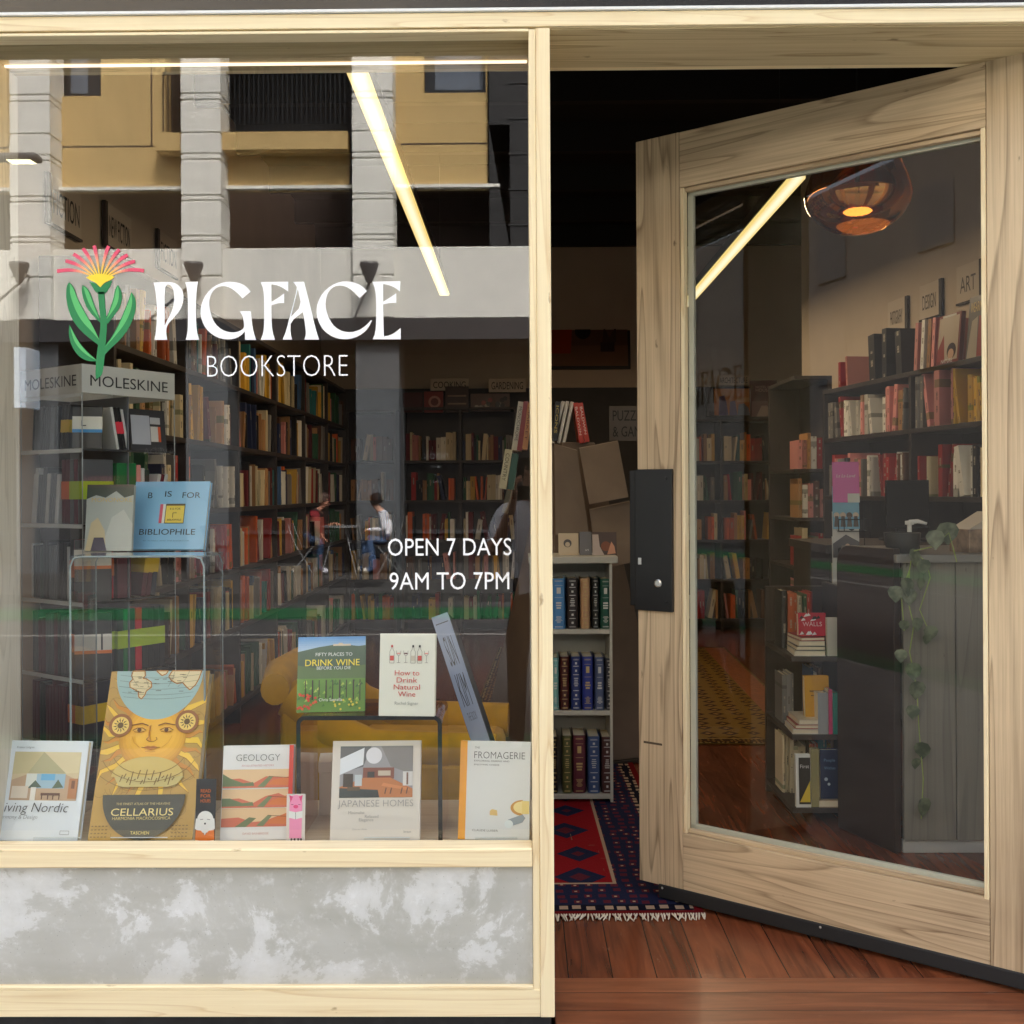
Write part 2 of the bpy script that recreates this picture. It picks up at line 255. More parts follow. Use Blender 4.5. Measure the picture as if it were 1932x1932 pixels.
def spine_mat():                                            # book cloth: colour of the object, title marks that differ from book to book
    m, t, n, l, p = newmat('book_cloth'); oi = n.new('ShaderNodeObjectInfo'); tc = n.new('ShaderNodeTexCoord')
    sp = n.new('ShaderNodeSeparateXYZ'); l.new(tc.outputs['Generated'], sp.inputs[0])
    rn = n.new('ShaderNodeMath'); rn.operation = 'MULTIPLY'; rn.inputs[1].default_value = 91.0; l.new(oi.outputs['Random'], rn.inputs[0])
    z = n.new('ShaderNodeMath'); z.operation = 'MULTIPLY_ADD'; z.inputs[1].default_value = 5.0; l.new(sp.outputs['Z'], z.inputs[0]); l.new(rn.outputs[0], z.inputs[2])
    n1 = n.new('ShaderNodeTexNoise'); n1.noise_dimensions = '1D'; n1.inputs['Scale'].default_value = 1.0; n1.inputs['Detail'].default_value = 0; l.new(z.outputs[0], n1.inputs['W'])
    blk = n.new('ShaderNodeMath'); blk.operation = 'GREATER_THAN'; blk.inputs[1].default_value = 0.58; l.new(n1.outputs['Fac'], blk.inputs[0])
    z2 = n.new('ShaderNodeMath'); z2.operation = 'MULTIPLY_ADD'; z2.inputs[1].default_value = 120.0; l.new(sp.outputs['Z'], z2.inputs[0]); l.new(rn.outputs[0], z2.inputs[2])
    n2 = n.new('ShaderNodeTexNoise'); n2.noise_dimensions = '1D'; n2.inputs['Scale'].default_value = 1.0; n2.inputs['Detail'].default_value = 1; l.new(z2.outputs[0], n2.inputs['W'])
    ch = n.new('ShaderNodeMath'); ch.operation = 'GREATER_THAN'; ch.inputs[1].default_value = 0.47; l.new(n2.outputs['Fac'], ch.inputs[0])
    xx = n.new('ShaderNodeMath'); xx.operation = 'SUBTRACT'; xx.inputs[1].default_value = 0.5; l.new(sp.outputs['X'], xx.inputs[0])
    ab = n.new('ShaderNodeMath'); ab.operation = 'ABSOLUTE'; l.new(xx.outputs[0], ab.inputs[0])
    xw = n.new('ShaderNodeMath'); xw.operation = 'LESS_THAN'; xw.inputs[1].default_value = 0.17; l.new(ab.outputs[0], xw.inputs[0])
    yw = n.new('ShaderNodeMath'); yw.operation = 'LESS_THAN'; yw.inputs[1].default_value = 0.02; l.new(sp.outputs['Y'], yw.inputs[0])
    def mul(a, b):
        q = n.new('ShaderNodeMath'); q.operation = 'MULTIPLY'; l.new(a.outputs[0], q.inputs[0]); l.new(b.outputs[0], q.inputs[1]); return q
    k = mul(mul(blk, ch), mul(xw, yw))
    # a coloured band across some spines
    z3 = n.new('ShaderNodeMath'); z3.operation = 'MULTIPLY_ADD'; z3.inputs[1].default_value = 2.6; l.new(sp.outputs['Z'], z3.inputs[0]); l.new(rn.outputs[0], z3.inputs[2])
    n3 = n.new('ShaderNodeTexNoise'); n3.noise_dimensions = '1D'; n3.inputs['Scale'].default_value = 1.3; n3.inputs['Detail'].default_value = 0; l.new(z3.outputs[0], n3.inputs['W'])
    bd = n.new('ShaderNodeMath'); bd.operation = 'GREATER_THAN'; bd.inputs[1].default_value = 0.73; l.new(n3.outputs['Fac'], bd.inputs[0])
    hv = n.new('ShaderNodeHueSaturation'); hv.inputs['Value'].default_value = 0.45; hv.inputs['Hue'].default_value = 0.56; l.new(oi.outputs['Color'], hv.inputs['Color'])
    m1 = n.new('ShaderNodeMix'); m1.data_type = 'RGBA'; l.new(bd.outputs[0], m1.inputs['Factor']); l.new(oi.outputs['Color'], m1.inputs['A']); l.new(hv.outputs[0], m1.inputs['B'])
    # lettering pale on dark books, dark on pale ones
    bw = n.new('ShaderNodeRGBToBW'); l.new(oi.outputs['Color'], bw.inputs[0])
    gt = n.new('ShaderNodeMath'); gt.operation = 'GREATER_THAN'; gt.inputs[1].default_value = 0.22; l.new(bw.outputs[0], gt.inputs[0])
    tx = n.new('ShaderNodeMix'); tx.data_type = 'RGBA'; l.new(gt.outputs[0], tx.inputs['Factor']); tx.inputs['A'].default_value = (0.45, 0.40, 0.30, 1); tx.inputs['B'].default_value = (0.09, 0.07, 0.06, 1)
    m2 = n.new('ShaderNodeMix'); m2.data_type = 'RGBA'; l.new(k.outputs[0], m2.inputs['Factor']); l.new(m1.outputs['Result'], m2.inputs['A']); l.new(tx.outputs['Result'], m2.inputs['B'])
    l.new(m2.outputs['Result'], p.inputs['Base Color']); p.inputs['Roughness'].default_value = 0.45; return m
M = {}
M['timberX'] = wood('pale_timber_along', C(244, 228, 190), C(204, 168, 116), 'X', 1.0, contrast=0.8, seed=1.3)
M['timberZ'] = wood('pale_timber_upright', C(244, 228, 190), C(206, 170, 120), 'Z', 1.0, contrast=0.8, seed=4.1)
M['soffit'] = wood('weathered_timber', C(214, 196, 156), C(140, 112, 72), 'X', 0.8, seed=8.0)
M['doorX'] = wood('door_timber_rail', C(212, 188, 154), C(98, 72, 48), 'X', 0.75, contrast=0.9, seed=2.0, blotch=0.45)
M['doorZ'] = wood('door_timber_stile', C(212, 188, 154), C(98, 72, 48), 'Z', 0.75, contrast=1.0, seed=5.5, blotch=0.45)
M['plaster'] = concrete()
M['floor'] = planks('floor_boards', (0.27, 0.076, 0.030, 1), (0.06, 0.017, 0.008, 1), 0.12, 'Y', 2.3, 0.24)
M['sillwood'] = planks('threshold_boards', (0.29, 0.098, 0.042, 1), (0.11, 0.034, 0.016, 1), 0.092, 'X', 5.0, 0.28)
M['black'] = plain('black_metal', (0.008, 0.008, 0.009, 1), 0.35)
M['rubber'] = plain('black_brush', (0.01, 0.01, 0.011, 1), 0.7)
M['white'] = plain('white_paint', (0.75, 0.75, 0.73, 1), 0.5)
M['bead'] = plain('grey_glazing_bead', C(176, 176, 160), 0.5)
M['glass'] = glass('window_glass', 0.068)
M['doorglass'] = glass('door_glass', 0.034, (0.86, 0.88, 0.87, 1))
M['acrylic'] = glass('clear_acrylic', 0.05, (0.96, 0.97, 0.97, 1))
M['smoked'] = glass('smoked_red_acrylic', 0.05, (0.80, 0.62, 0.60, 1))
M['acredge'] = plain('painted_acrylic_glow', C(226, 232, 232), 0.2)  # near-white colour stands in for light glowing in clear acrylic edges
M['smokededge'] = plain('dark_acrylic_edge', C(28, 30, 32), 0.15)
M['print'] = printed('printed_card', 0.28)
M['matte'] = printed('matte_paint', 0.7, 0.25)
M['vinyl'] = printed('cut_vinyl', 0.5, 0.3)
M['cloth'] = spine_mat()
M['pages'] = plain('book_pages', C(226, 214, 186), 0.8)
M['shelf'] = plain('dark_shelf', C(52, 44, 40), 0.5, noise=0.25, nscale=8)
M['shelfgrey'] = plain('grey_steel_shelf', C(170, 168, 158), 0.45)
M['ceiling'] = plain('black_ceiling', (0.006, 0.005, 0.005, 1), 0.8)
M['wallwarm'] = plain('warm_white_wall', C(206, 190, 172), 0.8, noise=0.05, nscale=3)
M['walldark'] = plain('dark_grey_wall', C(72, 72, 74), 0.7, noise=0.1, nscale=5)
M['velvet'] = plain('mustard_velvet', C(176, 130, 12), 0.85, noise=0.18, nscale=9, spec=0.1)
M['velvet'].node_tree.nodes['Principled BSDF'].inputs['Sheen Weight'].default_value = 0.08
M['jamb'] = wood('grey_limed_jamb', C(222, 214, 198), C(168, 158, 140), 'Z', 1.2, contrast=0.7, seed=9)
def setshelf(): pass
# ================================================================== ground, street, shop floor
def struct(b, name, mat): return one(b, name, mat, kind='structure')
def sheet(name, x0, x1, y0, y1, z, mat):
    b = MB(); b.add([(x0, y0, z), (x1, y0, z), (x1, y1, z), (x0, y1, z)], [(0, 1, 2, 3)]); return struct(b, name, mat)
asph = plain('asphalt', (0.055, 0.055, 0.057, 1), 0.85, noise=0.35, nscale=60, bump=0.4)
pave = plain('dark_paving', (0.055, 0.054, 0.053, 1), 0.7, noise=0.25, nscale=12)
pave2 = plain('pale_paving', (0.30, 0.29, 0.27, 1), 0.75, noise=0.2, nscale=7)
sheet('ground', -90, 90, -120, 90, -0.16, plain('earth', (0.12, 0.11, 0.10, 1), 0.9))
sheet('road', -60, 60, -10.75, -2.9, -0.12, asph)
greenm = plain('green_lane_paint', (0.012, 0.10, 0.036, 1), 0.6, noise=0.2, nscale=30)
sheet('road_green_lane_far', -60, 60, -10.1, -9.0, -0.116, greenm)
sheet('road_green_lane_near', -60, 60, -3.45, -3.0, -0.116, greenm)
linem = plain('road_line_paint', (0.28, 0.28, 0.27, 1), 0.6)
sheet('road_line', -60, 60, -7.75, -7.65, -0.116, linem)
b = MB(); b.box((-60, -2.9, -0.158), (60, -0.02, -0.065)); struct(b, 'pavement', pave2)
b = MB(); b.box((-60, -17.2, -0.158), (60, -10.75, 0.0)); struct(b, 'pavement_far', pave)
FZ = 0.0
DB = 0.269                                   # depth of the door frame
sheet('shop_floor', -2.1, 3.4, DB, 9.2, FZ, M['floor'])
# ================================================================== shop shell
X0, X1, YB, ZC = -1.95, 3.05, 7.45, 3.85
def wallthing(name, label, lo, hi, mat): return tag(boxpart(name, mat, lo, hi, bevel=0), label, 'wall', kind='structure')
wallthing('wall_left', 'warm white side wall above the long bookcase', (X0 - 0.2, DB, 0.001), (X0, YB + 0.2, ZC), M['wallwarm'])
wallthing('wall_right', 'warm white side wall carrying the shelf signs', (X1, DB, 0.001), (X1 + 0.2, YB + 0.2, ZC), M['wallwarm'])
wallthing('wall_back', 'plain back wall of the shop', (X0, YB, 2.33), (X1, YB + 0.2, ZC), M['wallwarm'])
wallthing('wall_back_lower', 'dark lower part of the back wall', (X0, YB - 0.003, 0.001), (X1, YB + 0.2, 2.328), M['walldark'])
wallthing('ceiling', 'black ceiling with joists', (X0 - 0.2, DB, ZC), (X1 + 0.2, YB + 0.2, ZC + 0.2), M['ceiling'])
for k in range(8):
    y = 0.9 + k * 0.9
    tag(boxpart('ceiling_joist', plain('dark_joist', (0.012, 0.009, 0.008, 1), 0.7) if k == 0 else bpy.data.materials['dark_joist'], (X0, y, ZC - 0.2), (X1, y + 0.06, ZC - 0.001), bevel=0), kind='structure')
# ================================================================== shopfront
sf = thing('shopfront', 'pale timber shopfront with a big display window over a mottled grey plaster panel', 'shopfront', (0, 0, 0))
def zt(v, y=0, u=500): return P(u, v, y).z
def xl(u, y=0, v=1000): return P(u, v, y).x
XL, XR = -2.6, 2.5
zsof, zbt = zt(50, 0, 966), zt(18, 0, 966)
boxpart('header_beam', M['timberX'], (XL, 0, zsof), (XR, DB, zbt - 0.006), sf)
# paler timber lip along the back of the soffit and a grey soffit lining board
boxpart('soffit_board', M['soffit'], (XL, 0.012, zsof - 0.004), (XR, DB - 0.03, zsof + 0.001), sf)
boxpart('header_flashing', M['white'], (XL, -0.006, zbt - 0.005), (XR, DB, zbt + 0.003), sf)
boxpart('transom_panel', plain('dark_transom', (0.012, 0.010, 0.010, 1), 0.25), (XL, 0.03, zbt + 0.004), (XR, DB, zbt + 0.9), sf)
boxpart('upper_wall', plain('upper_render', C(150, 146, 138), 0.8), (-6, 0.0, zbt + 0.901), (6, DB, 7.0), sf)
boxpart('side_wall', plain('side_render', C(120, 118, 112), 0.8), (-6, 0.0, -0.06), (XL - 0.001, DB, zbt + 0.9), sf)
boxpart('side_wall', bpy.data.materials['side_render'], (XR + 0.001, 0.0, -0.06), (6, DB, zbt + 0.9), sf)
xp0, xp1, xp2 = xl(1002), xl(1015), xl(1042)
zb = zt(1919, 0, 500)
boxpart('mullion_post', M['timberZ'], (xp1 + 0.0005, -0.002, zb), (xp2, DB, zsof - 0.0045), sf)
boxpart('mullion_bead', M['timberZ'], (xp0, 0.002, zt(1884, 0, 1000)), (xp1, DB - 0.01, zsof - 0.006), sf)
zs0, zs1 = zt(1637, 0, 500), zt(1601, 0, 500)
boxpart('window_sill', M['timberX'], (XL, -0.004, zs0), (xp0 - 0.001, 0.062, zs1), sf, bevel=0.004)
boxpart('bottom_rail', M['timberX'], (XL, 0.0, zb), (xp1, 0.11, zt(1868, 0, 500)), sf)
boxpart('rail_bead', M['timberX'], (XL, -0.001, zt(1868, 0, 500) + 0.0005), (xp0, 0.1, zt(1863, 0, 500) + 0.002), sf)
boxpart('plaster_panel', M['plaster'], (XL, 0.012, zt(1863, 0, 500) + 0.003), (xp0 - 0.001, 0.1, zs0 - 0.0005), sf, bevel=0)
boxpart('top_bead', M['timberX'], (XL, 0.001, zsof - 0.012), (xp0, 0.05, zsof - 0.0045), sf)
boxpart('kickplate', plain('black_kickplate', (0.012, 0.012, 0.014, 1), 0.4, noise=0.5, nscale=30), (XL, 0.02, -0.064), (xp2 - 0.008, 0.11, zb - 0.001), sf)
boxpart('threshold', M['sillwood'], (xp2 + 0.002, -0.03, -0.062), (XR, DB - 0.001, 0.002), sf, bevel=0.003)
xj = P(38, 1000, DB).x
boxpart('window_jamb', M['jamb'], (XL, 0.085, 0.3), (xj, DB, zsof - 0.005), sf)
boxpart('door_jamb', M['timberZ'], (2.05, 0.0, 0.002), (2.3, DB, zsof - 0.005), sf)
# led strip under the soffit, behind the glass
p0, p1 = P(3, 117, 0.2), P(999, 108, 0.2)
zl = zsof - 0.012
led = boxpart('led_strip', emit('led_strip_glow', (1.0, 0.74, 0.50, 1), 0.30), (xj + 0.005, 0.186, zsof - 0.0095), (xp0 - 0.003, 0.194, zsof - 0.0045), sf, bevel=0)
# glass and what is stuck on it
pane = MB(); pane.add([(XL + 0.02, GY, zs1 - 0.03), (xp0 + 0.004, GY, zs1 - 0.03), (xp0 + 0.004, GY, zsof + 0.02), (XL + 0.02, GY, zsof + 0.02)], [(0, 1, 2, 3)])
pane = pane.build('window_pane', M['glass'], sf)
VG = GY - 0.0015
def gp(u, v, k=0): p = P(u, v, VG - 0.0002 * k); return p
def decal_poly(b, loops, f, col, k=0):
    pts = [[gp(*f(*q), k) for q in l] for l in loops]
    b.poly([[(p.x, p.z) for p in l] for l in pts], (0, VG - 0.0002 * k, 0), (1, 0, 0), (0, 0, 1), 0, col)
def fA(x, y): return ((290 + x * 0.26915) * 0.9536, (540 + y * 0.26915) * 0.9536)
def fB(x, y): return ((100 + x * 0.19669) * 0.9536, (470 + y * 0.19669) * 0.9536)
def smooth(pts, lock=0.55):                    # round the soft corners of an outline, keep the sharp ones
    n = len(pts); o = []
    for i in range(n):
        a, p, c = Vector(pts[i - 1]), Vector(pts[i]), Vector(pts[(i + 1) % n])
        if (p - a).normalized().dot((c - p).normalized()) < lock: o.append(tuple(p))
        else: o.append(tuple(p * 0.75 + a * 0.25)); o.append(tuple(p)) if False else None; o.append(tuple(p * 0.75 + c * 0.25))
    return o
WHITE = C(252, 252, 255)
LET = {
 'P': [[(52,70),(150,65),(200,70),(240,92),(265,130),(273,175),(266,230),(240,285),(195,335),(163,368),(147,400),(143,440),(152,492),(57,492),(68,440),(75,350),(76,250),(68,150)],
       [(133,112),(150,86),(175,88),(194,115),(203,160),(202,212),(192,262),(172,310),(150,350),(133,388)]],
 'I': [[(283,66),(378,64),(368,130),(362,250),(365,380),(372,440),(386,492),(288,492),(300,440),(304,380),(304,200),(298,120)]],
 'G': [[(765,138),(735,100),(690,75),(630,64),(570,66),(500,95),(440,150),(405,220),(395,280),(405,350),(435,410),(490,460),(550,485),(610,490),(665,478),(700,455),(722,430),(724,492),(805,492),(785,430),(775,370),(768,280),(685,282),(708,320),(716,370),(716,405),(690,425),(650,437),(600,435),(550,415),(505,375),(478,320),(462,250),(463,190),(485,135),(520,105),(560,95),(610,105),(660,140),(705,188)]],
 'F': [[(838,66),(1042,64),(1042,138),(1010,115),(965,92),(918,84),(918,212),(965,185),(1012,150),(1012,222),(970,222),(918,238),(920,380),(928,440),(943,492),(840,492),(858,440),(864,380),(864,200),(858,120)]],
 'A': [[(1078,66),(1158,64),(1185,170),(1215,290),(1240,400),(1268,490),(1160,490),(1172,450),(1165,380),(1150,288),(1058,358),(1058,440),(1070,490),(1000,490),(1025,430),(1050,330),(1080,220),(1107,110),(1095,88)],
       [(1112,118),(1138,243),(1062,322)]],
 'C': [[(1620,135),(1590,100),(1545,75),(1485,62),(1425,63),(1355,92),(1295,145),(1258,215),(1248,275),(1258,345),(1290,410),(1340,455),(1400,482),(1465,489),(1530,478),(1590,445),(1630,405),(1657,350),(1650,347),(1610,390),(1560,422),(1500,437),(1440,430),(1385,400),(1345,345),(1320,275),(1315,215),(1330,150),(1362,110),(1405,92),(1460,97),(1515,130),(1566,184)]],
 'E': [[(1660,64),(1866,60),(1862,137),(1830,112),(1790,92),(1740,82),(1740,210),(1790,180),(1836,148),(1836,220),(1795,220),(1740,232),(1742,400),(1745,466),(1790,458),(1830,436),(1868,404),(1868,488),(1662,488),(1682,440),(1688,350),(1688,200),(1680,120)]]}
b = MB()
for k in 'PIGFACE': decal_poly(b, [smooth(l) for l in LET[k]], fA, WHITE)
b.build('shop_name_lettering', M['vinyl'], pane, fix=False)
def decal_text(name, st, u0, u1, v0, v1, thin=0.0):
    b = MB(); a, c = gp(u0, v1), gp(u1, v1); t = gp(u0, v0)
    put_text(b, st, a, (1, 0, 0), (0, 0, 1), c.x - a.x, t.z - a.z, WHITE, thin=thin, align='l'); return b.build(name, M['vinyl'], pane, fix=False)
decal_text('bookstore_lettering', 'BOOKSTORE', 391, 656, 671, 711, thin=-0.02)
decal_text('opening_days_lettering', 'OPEN 7 DAYS', 732, 965, 1016, 1049); decal_text('opening_hours_lettering', '9AM TO 7PM', 735, 961, 1080, 1113)
# flower emblem
DG, LG = C(38, 128, 76), C(92, 186, 110)
b = MB()
for pts, k, c in (
 ([(475,545),(540,545),(550,700),(570,870),(560,1000),(550,1150),(530,1330),(515,1390),(458,1425),(450,1380),(460,1200),(490,1000),(505,880),(490,700)],0,DG),
 ([(390,440),(450,455),(500,500),(550,455),(620,430),(600,490),(570,540),(540,570),(480,570),(430,520)],0,DG),
 ([(185,450),(230,490),(270,610),(330,720),(400,850),(450,950),(495,1030),(480,1080),(400,1020),(300,935),(220,830),(175,720),(155,600),(160,490)],1,DG),
 ([(195,460),(235,520),(280,650),(350,770),(420,880),(490,1030),(420,950),(330,860),(265,760),(220,650),(192,550)],2,LG),
 ([(320,480),(370,500),(410,580),(440,680),(490,790),(505,860),(440,800),(370,720),(325,610),(310,530)],1,DG),
 ([(330,490),(370,520),(405,600),(435,690),(490,820),(420,730),(370,630),(345,550)],2,LG),
 ([(680,475),(715,540),(718,640),(690,720),(640,780),(575,870),(548,830),(590,740),(630,620),(645,520)],1,DG),
 ([(678,485),(690,560),(680,650),(640,720),(565,820),(600,740),(640,630),(655,540)],2,LG),
 ([(812,548),(850,600),(862,680),(840,800),(780,930),(690,1040),(600,1120),(530,1195),(530,1110),(610,1010),(680,880),(740,740),(795,600)],1,DG),
 ([(812,560),(825,650),(800,760),(740,880),(650,990),(540,1110),(620,1010),(690,880),(745,750),(795,630)],2,LG),
 ([(190,875),(230,950),(290,1060),(370,1150),(475,1245),(370,1245),(280,1195),(215,1100),(180,980)],1,DG),
 ([(195,890),(235,970),(300,1080),(375,1165),(465,1235),(370,1190),(290,1120),(230,1030)],2,LG)):
    decal_poly(b, [smooth(smooth(pts))], fB, c, k)
def petal_col(d):
    ys, pk, rd = Vector((250, 214, 70)), Vector((250, 176, 130)), Vector((222, 82, 112))
    c = ys.lerp(pk, min(1, max(0, (d - 90) / 110))) if d < 200 else pk.lerp(rd, min(1, (d - 200) / 110)); return C(*c)
cen = Vector((500, 450))
for tip, ctl in (((65,340),(300,285)),((150,235),(330,270)),((230,165),(380,250)),((325,110),(420,230)),((438,80),(475,220)),((585,85),(525,220)),((692,120),(585,230)),((775,175),(625,250)),((850,240),(670,275)),((940,335),(710,285))):
    tip, ctl = Vector(tip), Vector(ctl); n = 14; pr = []
    for i in range(n + 1):
        t = i / n; p = cen * (1 - t) ** 2 + ctl * 2 * t * (1 - t) + tip * t * t; d = (ctl - cen) * 2 * (1 - t) + (tip - ctl) * 2 * t
        nn = Vector((-d.y, d.x)).normalized(); wd = 3 + 15 * min(1, t * 1.25); pr.append((p + nn * wd, p - nn * wd, (p - cen).length))
    for i in range(n):
        decal_poly(b, [[tuple(pr[i][0]), tuple(pr[i + 1][0]), tuple(pr[i + 1][1]), tuple(pr[i][1])]], fB, petal_col(pr[i][2]), 3)
decal_poly(b, [smooth([(355,400),(430,372),(500,362),(570,372),(645,395),(600,430),(545,450),(500,500),(450,450),(400,430)])], fB, C(250, 216, 62), 4)
b.build('flower_emblem', M['vinyl'], pane, fix=False)
# ================================================================== the open door
DA, DZ = P(1203, 960, 0.836), P(1932, 960, 0.173)
dx = Vector((DZ.x - DA.x, DZ.y - DA.y, 0)).normalized(); dn = Vector((-dx.y, dx.x, 0))      # dn points into the shop
if dn.y < 0: dn = -dn
def dp(u, v):                                   # pixel -> (along the door, height) on its street face
    d = ray(u, v); o = Vector((DA.x, DA.y, 0)); t = (o - CAM).dot(dn) / d.dot(dn); q = CAM + d * t
    return (q - o).dot(dx), q.z
dtop, dbot = P(1203, 268, 0.836).z, P(1207, 1660, 0.836).z
WD = dp(1932, 960)[0] + 0.17
door = thing('shop_door', 'wide pale timber door with one tall glass pane standing open into the shop', 'door', (DA.x, DA.y, 0), (0, 0, math.atan2(dx.y, dx.x)))
s1 = dp(1284, 900)[0]; s2 = dp(1864, 900)[0]; r1 = dp(1290, 352)[1]; r0 = dp(1290, 1573)[1]
T = 0.05
def dbox(name, mat, lo, hi, par=door, bevel=0.002): return boxpart(name, mat, lo, hi, par, bevel)
dbox('stile', M['doorZ'], (0, 0, dbot), (s1, T, dtop)); dbox('stile', M['doorZ'], (s2, 0, dbot), (WD, T, dtop))
dbox('top_rail', M['doorX'], (s1 + 0.001, 0.001, r1), (s2 - 0.001, T - 0.001, dtop - 0.0005)); dbox('bottom_rail', M['doorX'], (s1 + 0.001, 0.001, dbot + 0.0005), (s2 - 0.001, T - 0.001, r0))
bt = 0.014
dbox('glazing_bead', M['timberZ'], (s1 + 0.0015, 0.004, r0 + 0.001), (s1 + bt, 0.03, r1 - 0.001)); dbox('glazing_bead', M['timberZ'], (s2 - bt, -0.003, r0 - 0.004), (s2 - 0.0015, 0.03, r1 - 0.001))
dbox('glazing_bead', M['doorX'], (s1 + bt + 0.001, 0.012, r1 - bt), (s2 - bt - 0.001, 0.03, r1 - 0.0005)); dbox('glazing_bead', M['doorX'], (s1 + bt + 0.001, 0.012, r0 + 0.0005), (s2 - bt - 0.001, 0.03, r0 + bt))
g2 = 0.02
dbox('glass_seal', M['bead'], (s1 + bt + 0.001, 0.0305, r0 + bt), (s1 + bt + g2, 0.046, r1 - bt), bevel=0.001); dbox('glass_seal', M['bead'], (s1 + bt + 0.001, 0.0305, r0 + 0.001), (s2 - bt, 0.046, r0 + bt + g2 * 0.6), bevel=0.001)
dbox('glass_seal', M['bead'], (s1 + bt + 0.001, 0.0305, r1 - bt - g2 * 0.5), (s2 - bt, 0.046, r1 - 0.001), bevel=0.001)
b = MB(); b.add([(s1 + 0.005, 0.04, r0 + 0.005), (s2 - 0.005, 0.04, r0 + 0.005), (s2 - 0.005, 0.04, r1 - 0.005), (s1 + 0.005, 0.04, r1 - 0.005)], [(0, 1, 2, 3)]); b.build('glass_pane', M['doorglass'], door)
dbox('brush_seal', M['rubber'], (0.07, -0.004, 0.012), (WD, T + 0.004, dbot + 0.004), bevel=0.004)
for x in (0.085, 0.6):
    b = MB(); b.lathe([(0.0, 0.0), (0.004, 0.0), (0.003, 0.002), (0, 0.003)], 10); o = b.build('seal_screw', plain('steel_screw', (0.7, 0.7, 0.7, 1), 0.3, 1.0) if 'steel_screw' not in bpy.data.materials else bpy.data.materials['steel_screw'], door); o.location = (x, -0.005, dbot - 0.006); o.rotation_euler = (R(90), 0, 0)
l0, l1 = dp(1206, 886)[1], dp(1206, 1150)[1]
lx = dp(1271, 1000)[0]
lock = dbox('lock_case', M['black'], (-0.004, -0.012, l1), (lx, T + 0.012, l0), bevel=0.002)
dbox('strike_edge', M['black'], (-0.03, 0.0, l1 + 0.012), (-0.0045, T, l0 - 0.002), lock)
dbox('latch', bpy.data.materials['steel_screw'], (0.008, -0.014, dp(1215, 1065)[1]), (0.02, -0.0125, dp(1215, 1052)[1]), lock, bevel=0.001)
for zz in (l0 - 0.03, l1 + 0.03):
    b = MB(); b.lathe([(0.0, 0.0), (0.005, 0.0), (0.004, 0.002), (0, 0.0025)], 10); o = b.build('lock_screw', plain('dark_screw', (0.05, 0.05, 0.05, 1), 0.4, 1.0) if 'dark_screw' not in bpy.data.materials else bpy.data.materials['dark_screw'], lock); o.location = (lx - 0.02, -0.0125, zz); o.rotation_euler = (R(90), 0, 0)
b = MB(); b.lathe([(0.0, 0.0), (0.013, 0.0), (0.013, 0.004), (0.009, 0.006), (0, 0.006)], 18); o = b.build('lock_cylinder', bpy.data.materials['steel_screw'], lock); o.location = (lx * 0.62, -0.0125, l1 + 0.09); o.rotation_euler = (R(90), 0, 0)
dbox('scuff', plain('dark_scuff', C(84, 70, 54), 0.8), (0.018, -0.0006, dp(1230, 1404)[1]), (0.085, 0.0, dp(1230, 1400)[1]), bevel=0)
# ================================================================== lamps of the shop
lampm = emit('lamp_diffuser_glow', (1.0, 0.78, 0.36, 1), 0.21)
_tn = lampm.node_tree; _g = _tn.nodes.new('ShaderNodeTexCoord'); _s = _tn.nodes.new('ShaderNodeSeparateXYZ'); _a = _tn.nodes.new('ShaderNodeMath'); _a.operation = 'SUBTRACT'; _a.inputs[1].default_value = 0.5; _b = _tn.nodes.new('ShaderNodeMath'); _b.operation = 'ABSOLUTE'
_r = _tn.nodes.new('ShaderNodeValToRGB'); _r.color_ramp.elements[0].position = 0.1; _r.color_ramp.elements[0].color = (1.0, 0.90, 0.62, 1); _r.color_ramp.elements[1].position = 0.46; _r.color_ramp.elements[1].color = (0.86, 0.62, 0.2, 1)
_tn.links.new(_g.outputs['Generated'], _s.inputs[0]); _tn.links.new(_s.outputs['X'], _a.inputs[0]); _tn.links.new(_a.outputs[0], _b.inputs[0]); _tn.links.new(_b.outputs[0], _r.inputs[0]); _tn.links.new(_r.outputs[0], _tn.nodes['Principled BSDF'].inputs['Emission Color'])
wirem = plain('lamp_wire', (0.03, 0.03, 0.03, 1), 0.5)
zlamp = 2.75; LAMP_W = 1.6
def linear_lamp(label, x, y0, y1, z, watt=1.0):
    t = thing('linear_pendant_lamp', label, 'pendant lamp', (x, (y0 + y1) / 2, z), group='long linear pendant lamps'); h = (y1 - y0) / 2; hw = 0.036
    boxpart('diffuser', lampm, (-hw, -h, 0), (hw, h, 0.02), t, bevel=0.004); boxpart('housing', M['black'], (-hw - 0.002, -h - 0.002, 0.0205), (hw + 0.002, h + 0.002, 0.075), t)
    la = bpy.data.lights.new('lamp_light', 'AREA'); la.shape = 'RECTANGLE'; la.size = hw * 2; la.size_y = h * 2; la.energy = LAMP_W * h * watt; la.color = (1.0, 0.74, 0.46)
    lo = bpy.data.objects.new('lamp_light', la); COL.objects.link(lo); lo.parent = t; lo.location = (0, 0, -0.004)
    for s in (-0.8, 0.8):
        b = MB(); b.tube([(0, s * h, 0.075), (0, s * h, ZC - z)], 0.0016, 6); b.build('wire', wirem, t)
linear_lamp('long glowing linear lamp hanging over the aisle behind the window lettering', P(675, 133, 1.0).x, PZ(675, 133, zlamp).y, PZ(820, 558, zlamp).y, zlamp)
a, c = PZ(1516, 337, zlamp), PZ(1320, 540, zlamp)
linear_lamp('long glowing linear lamp seen through the glass of the open door', (a.x + c.x) / 2, a.y, c.y + 0.8, zlamp, 1.5)
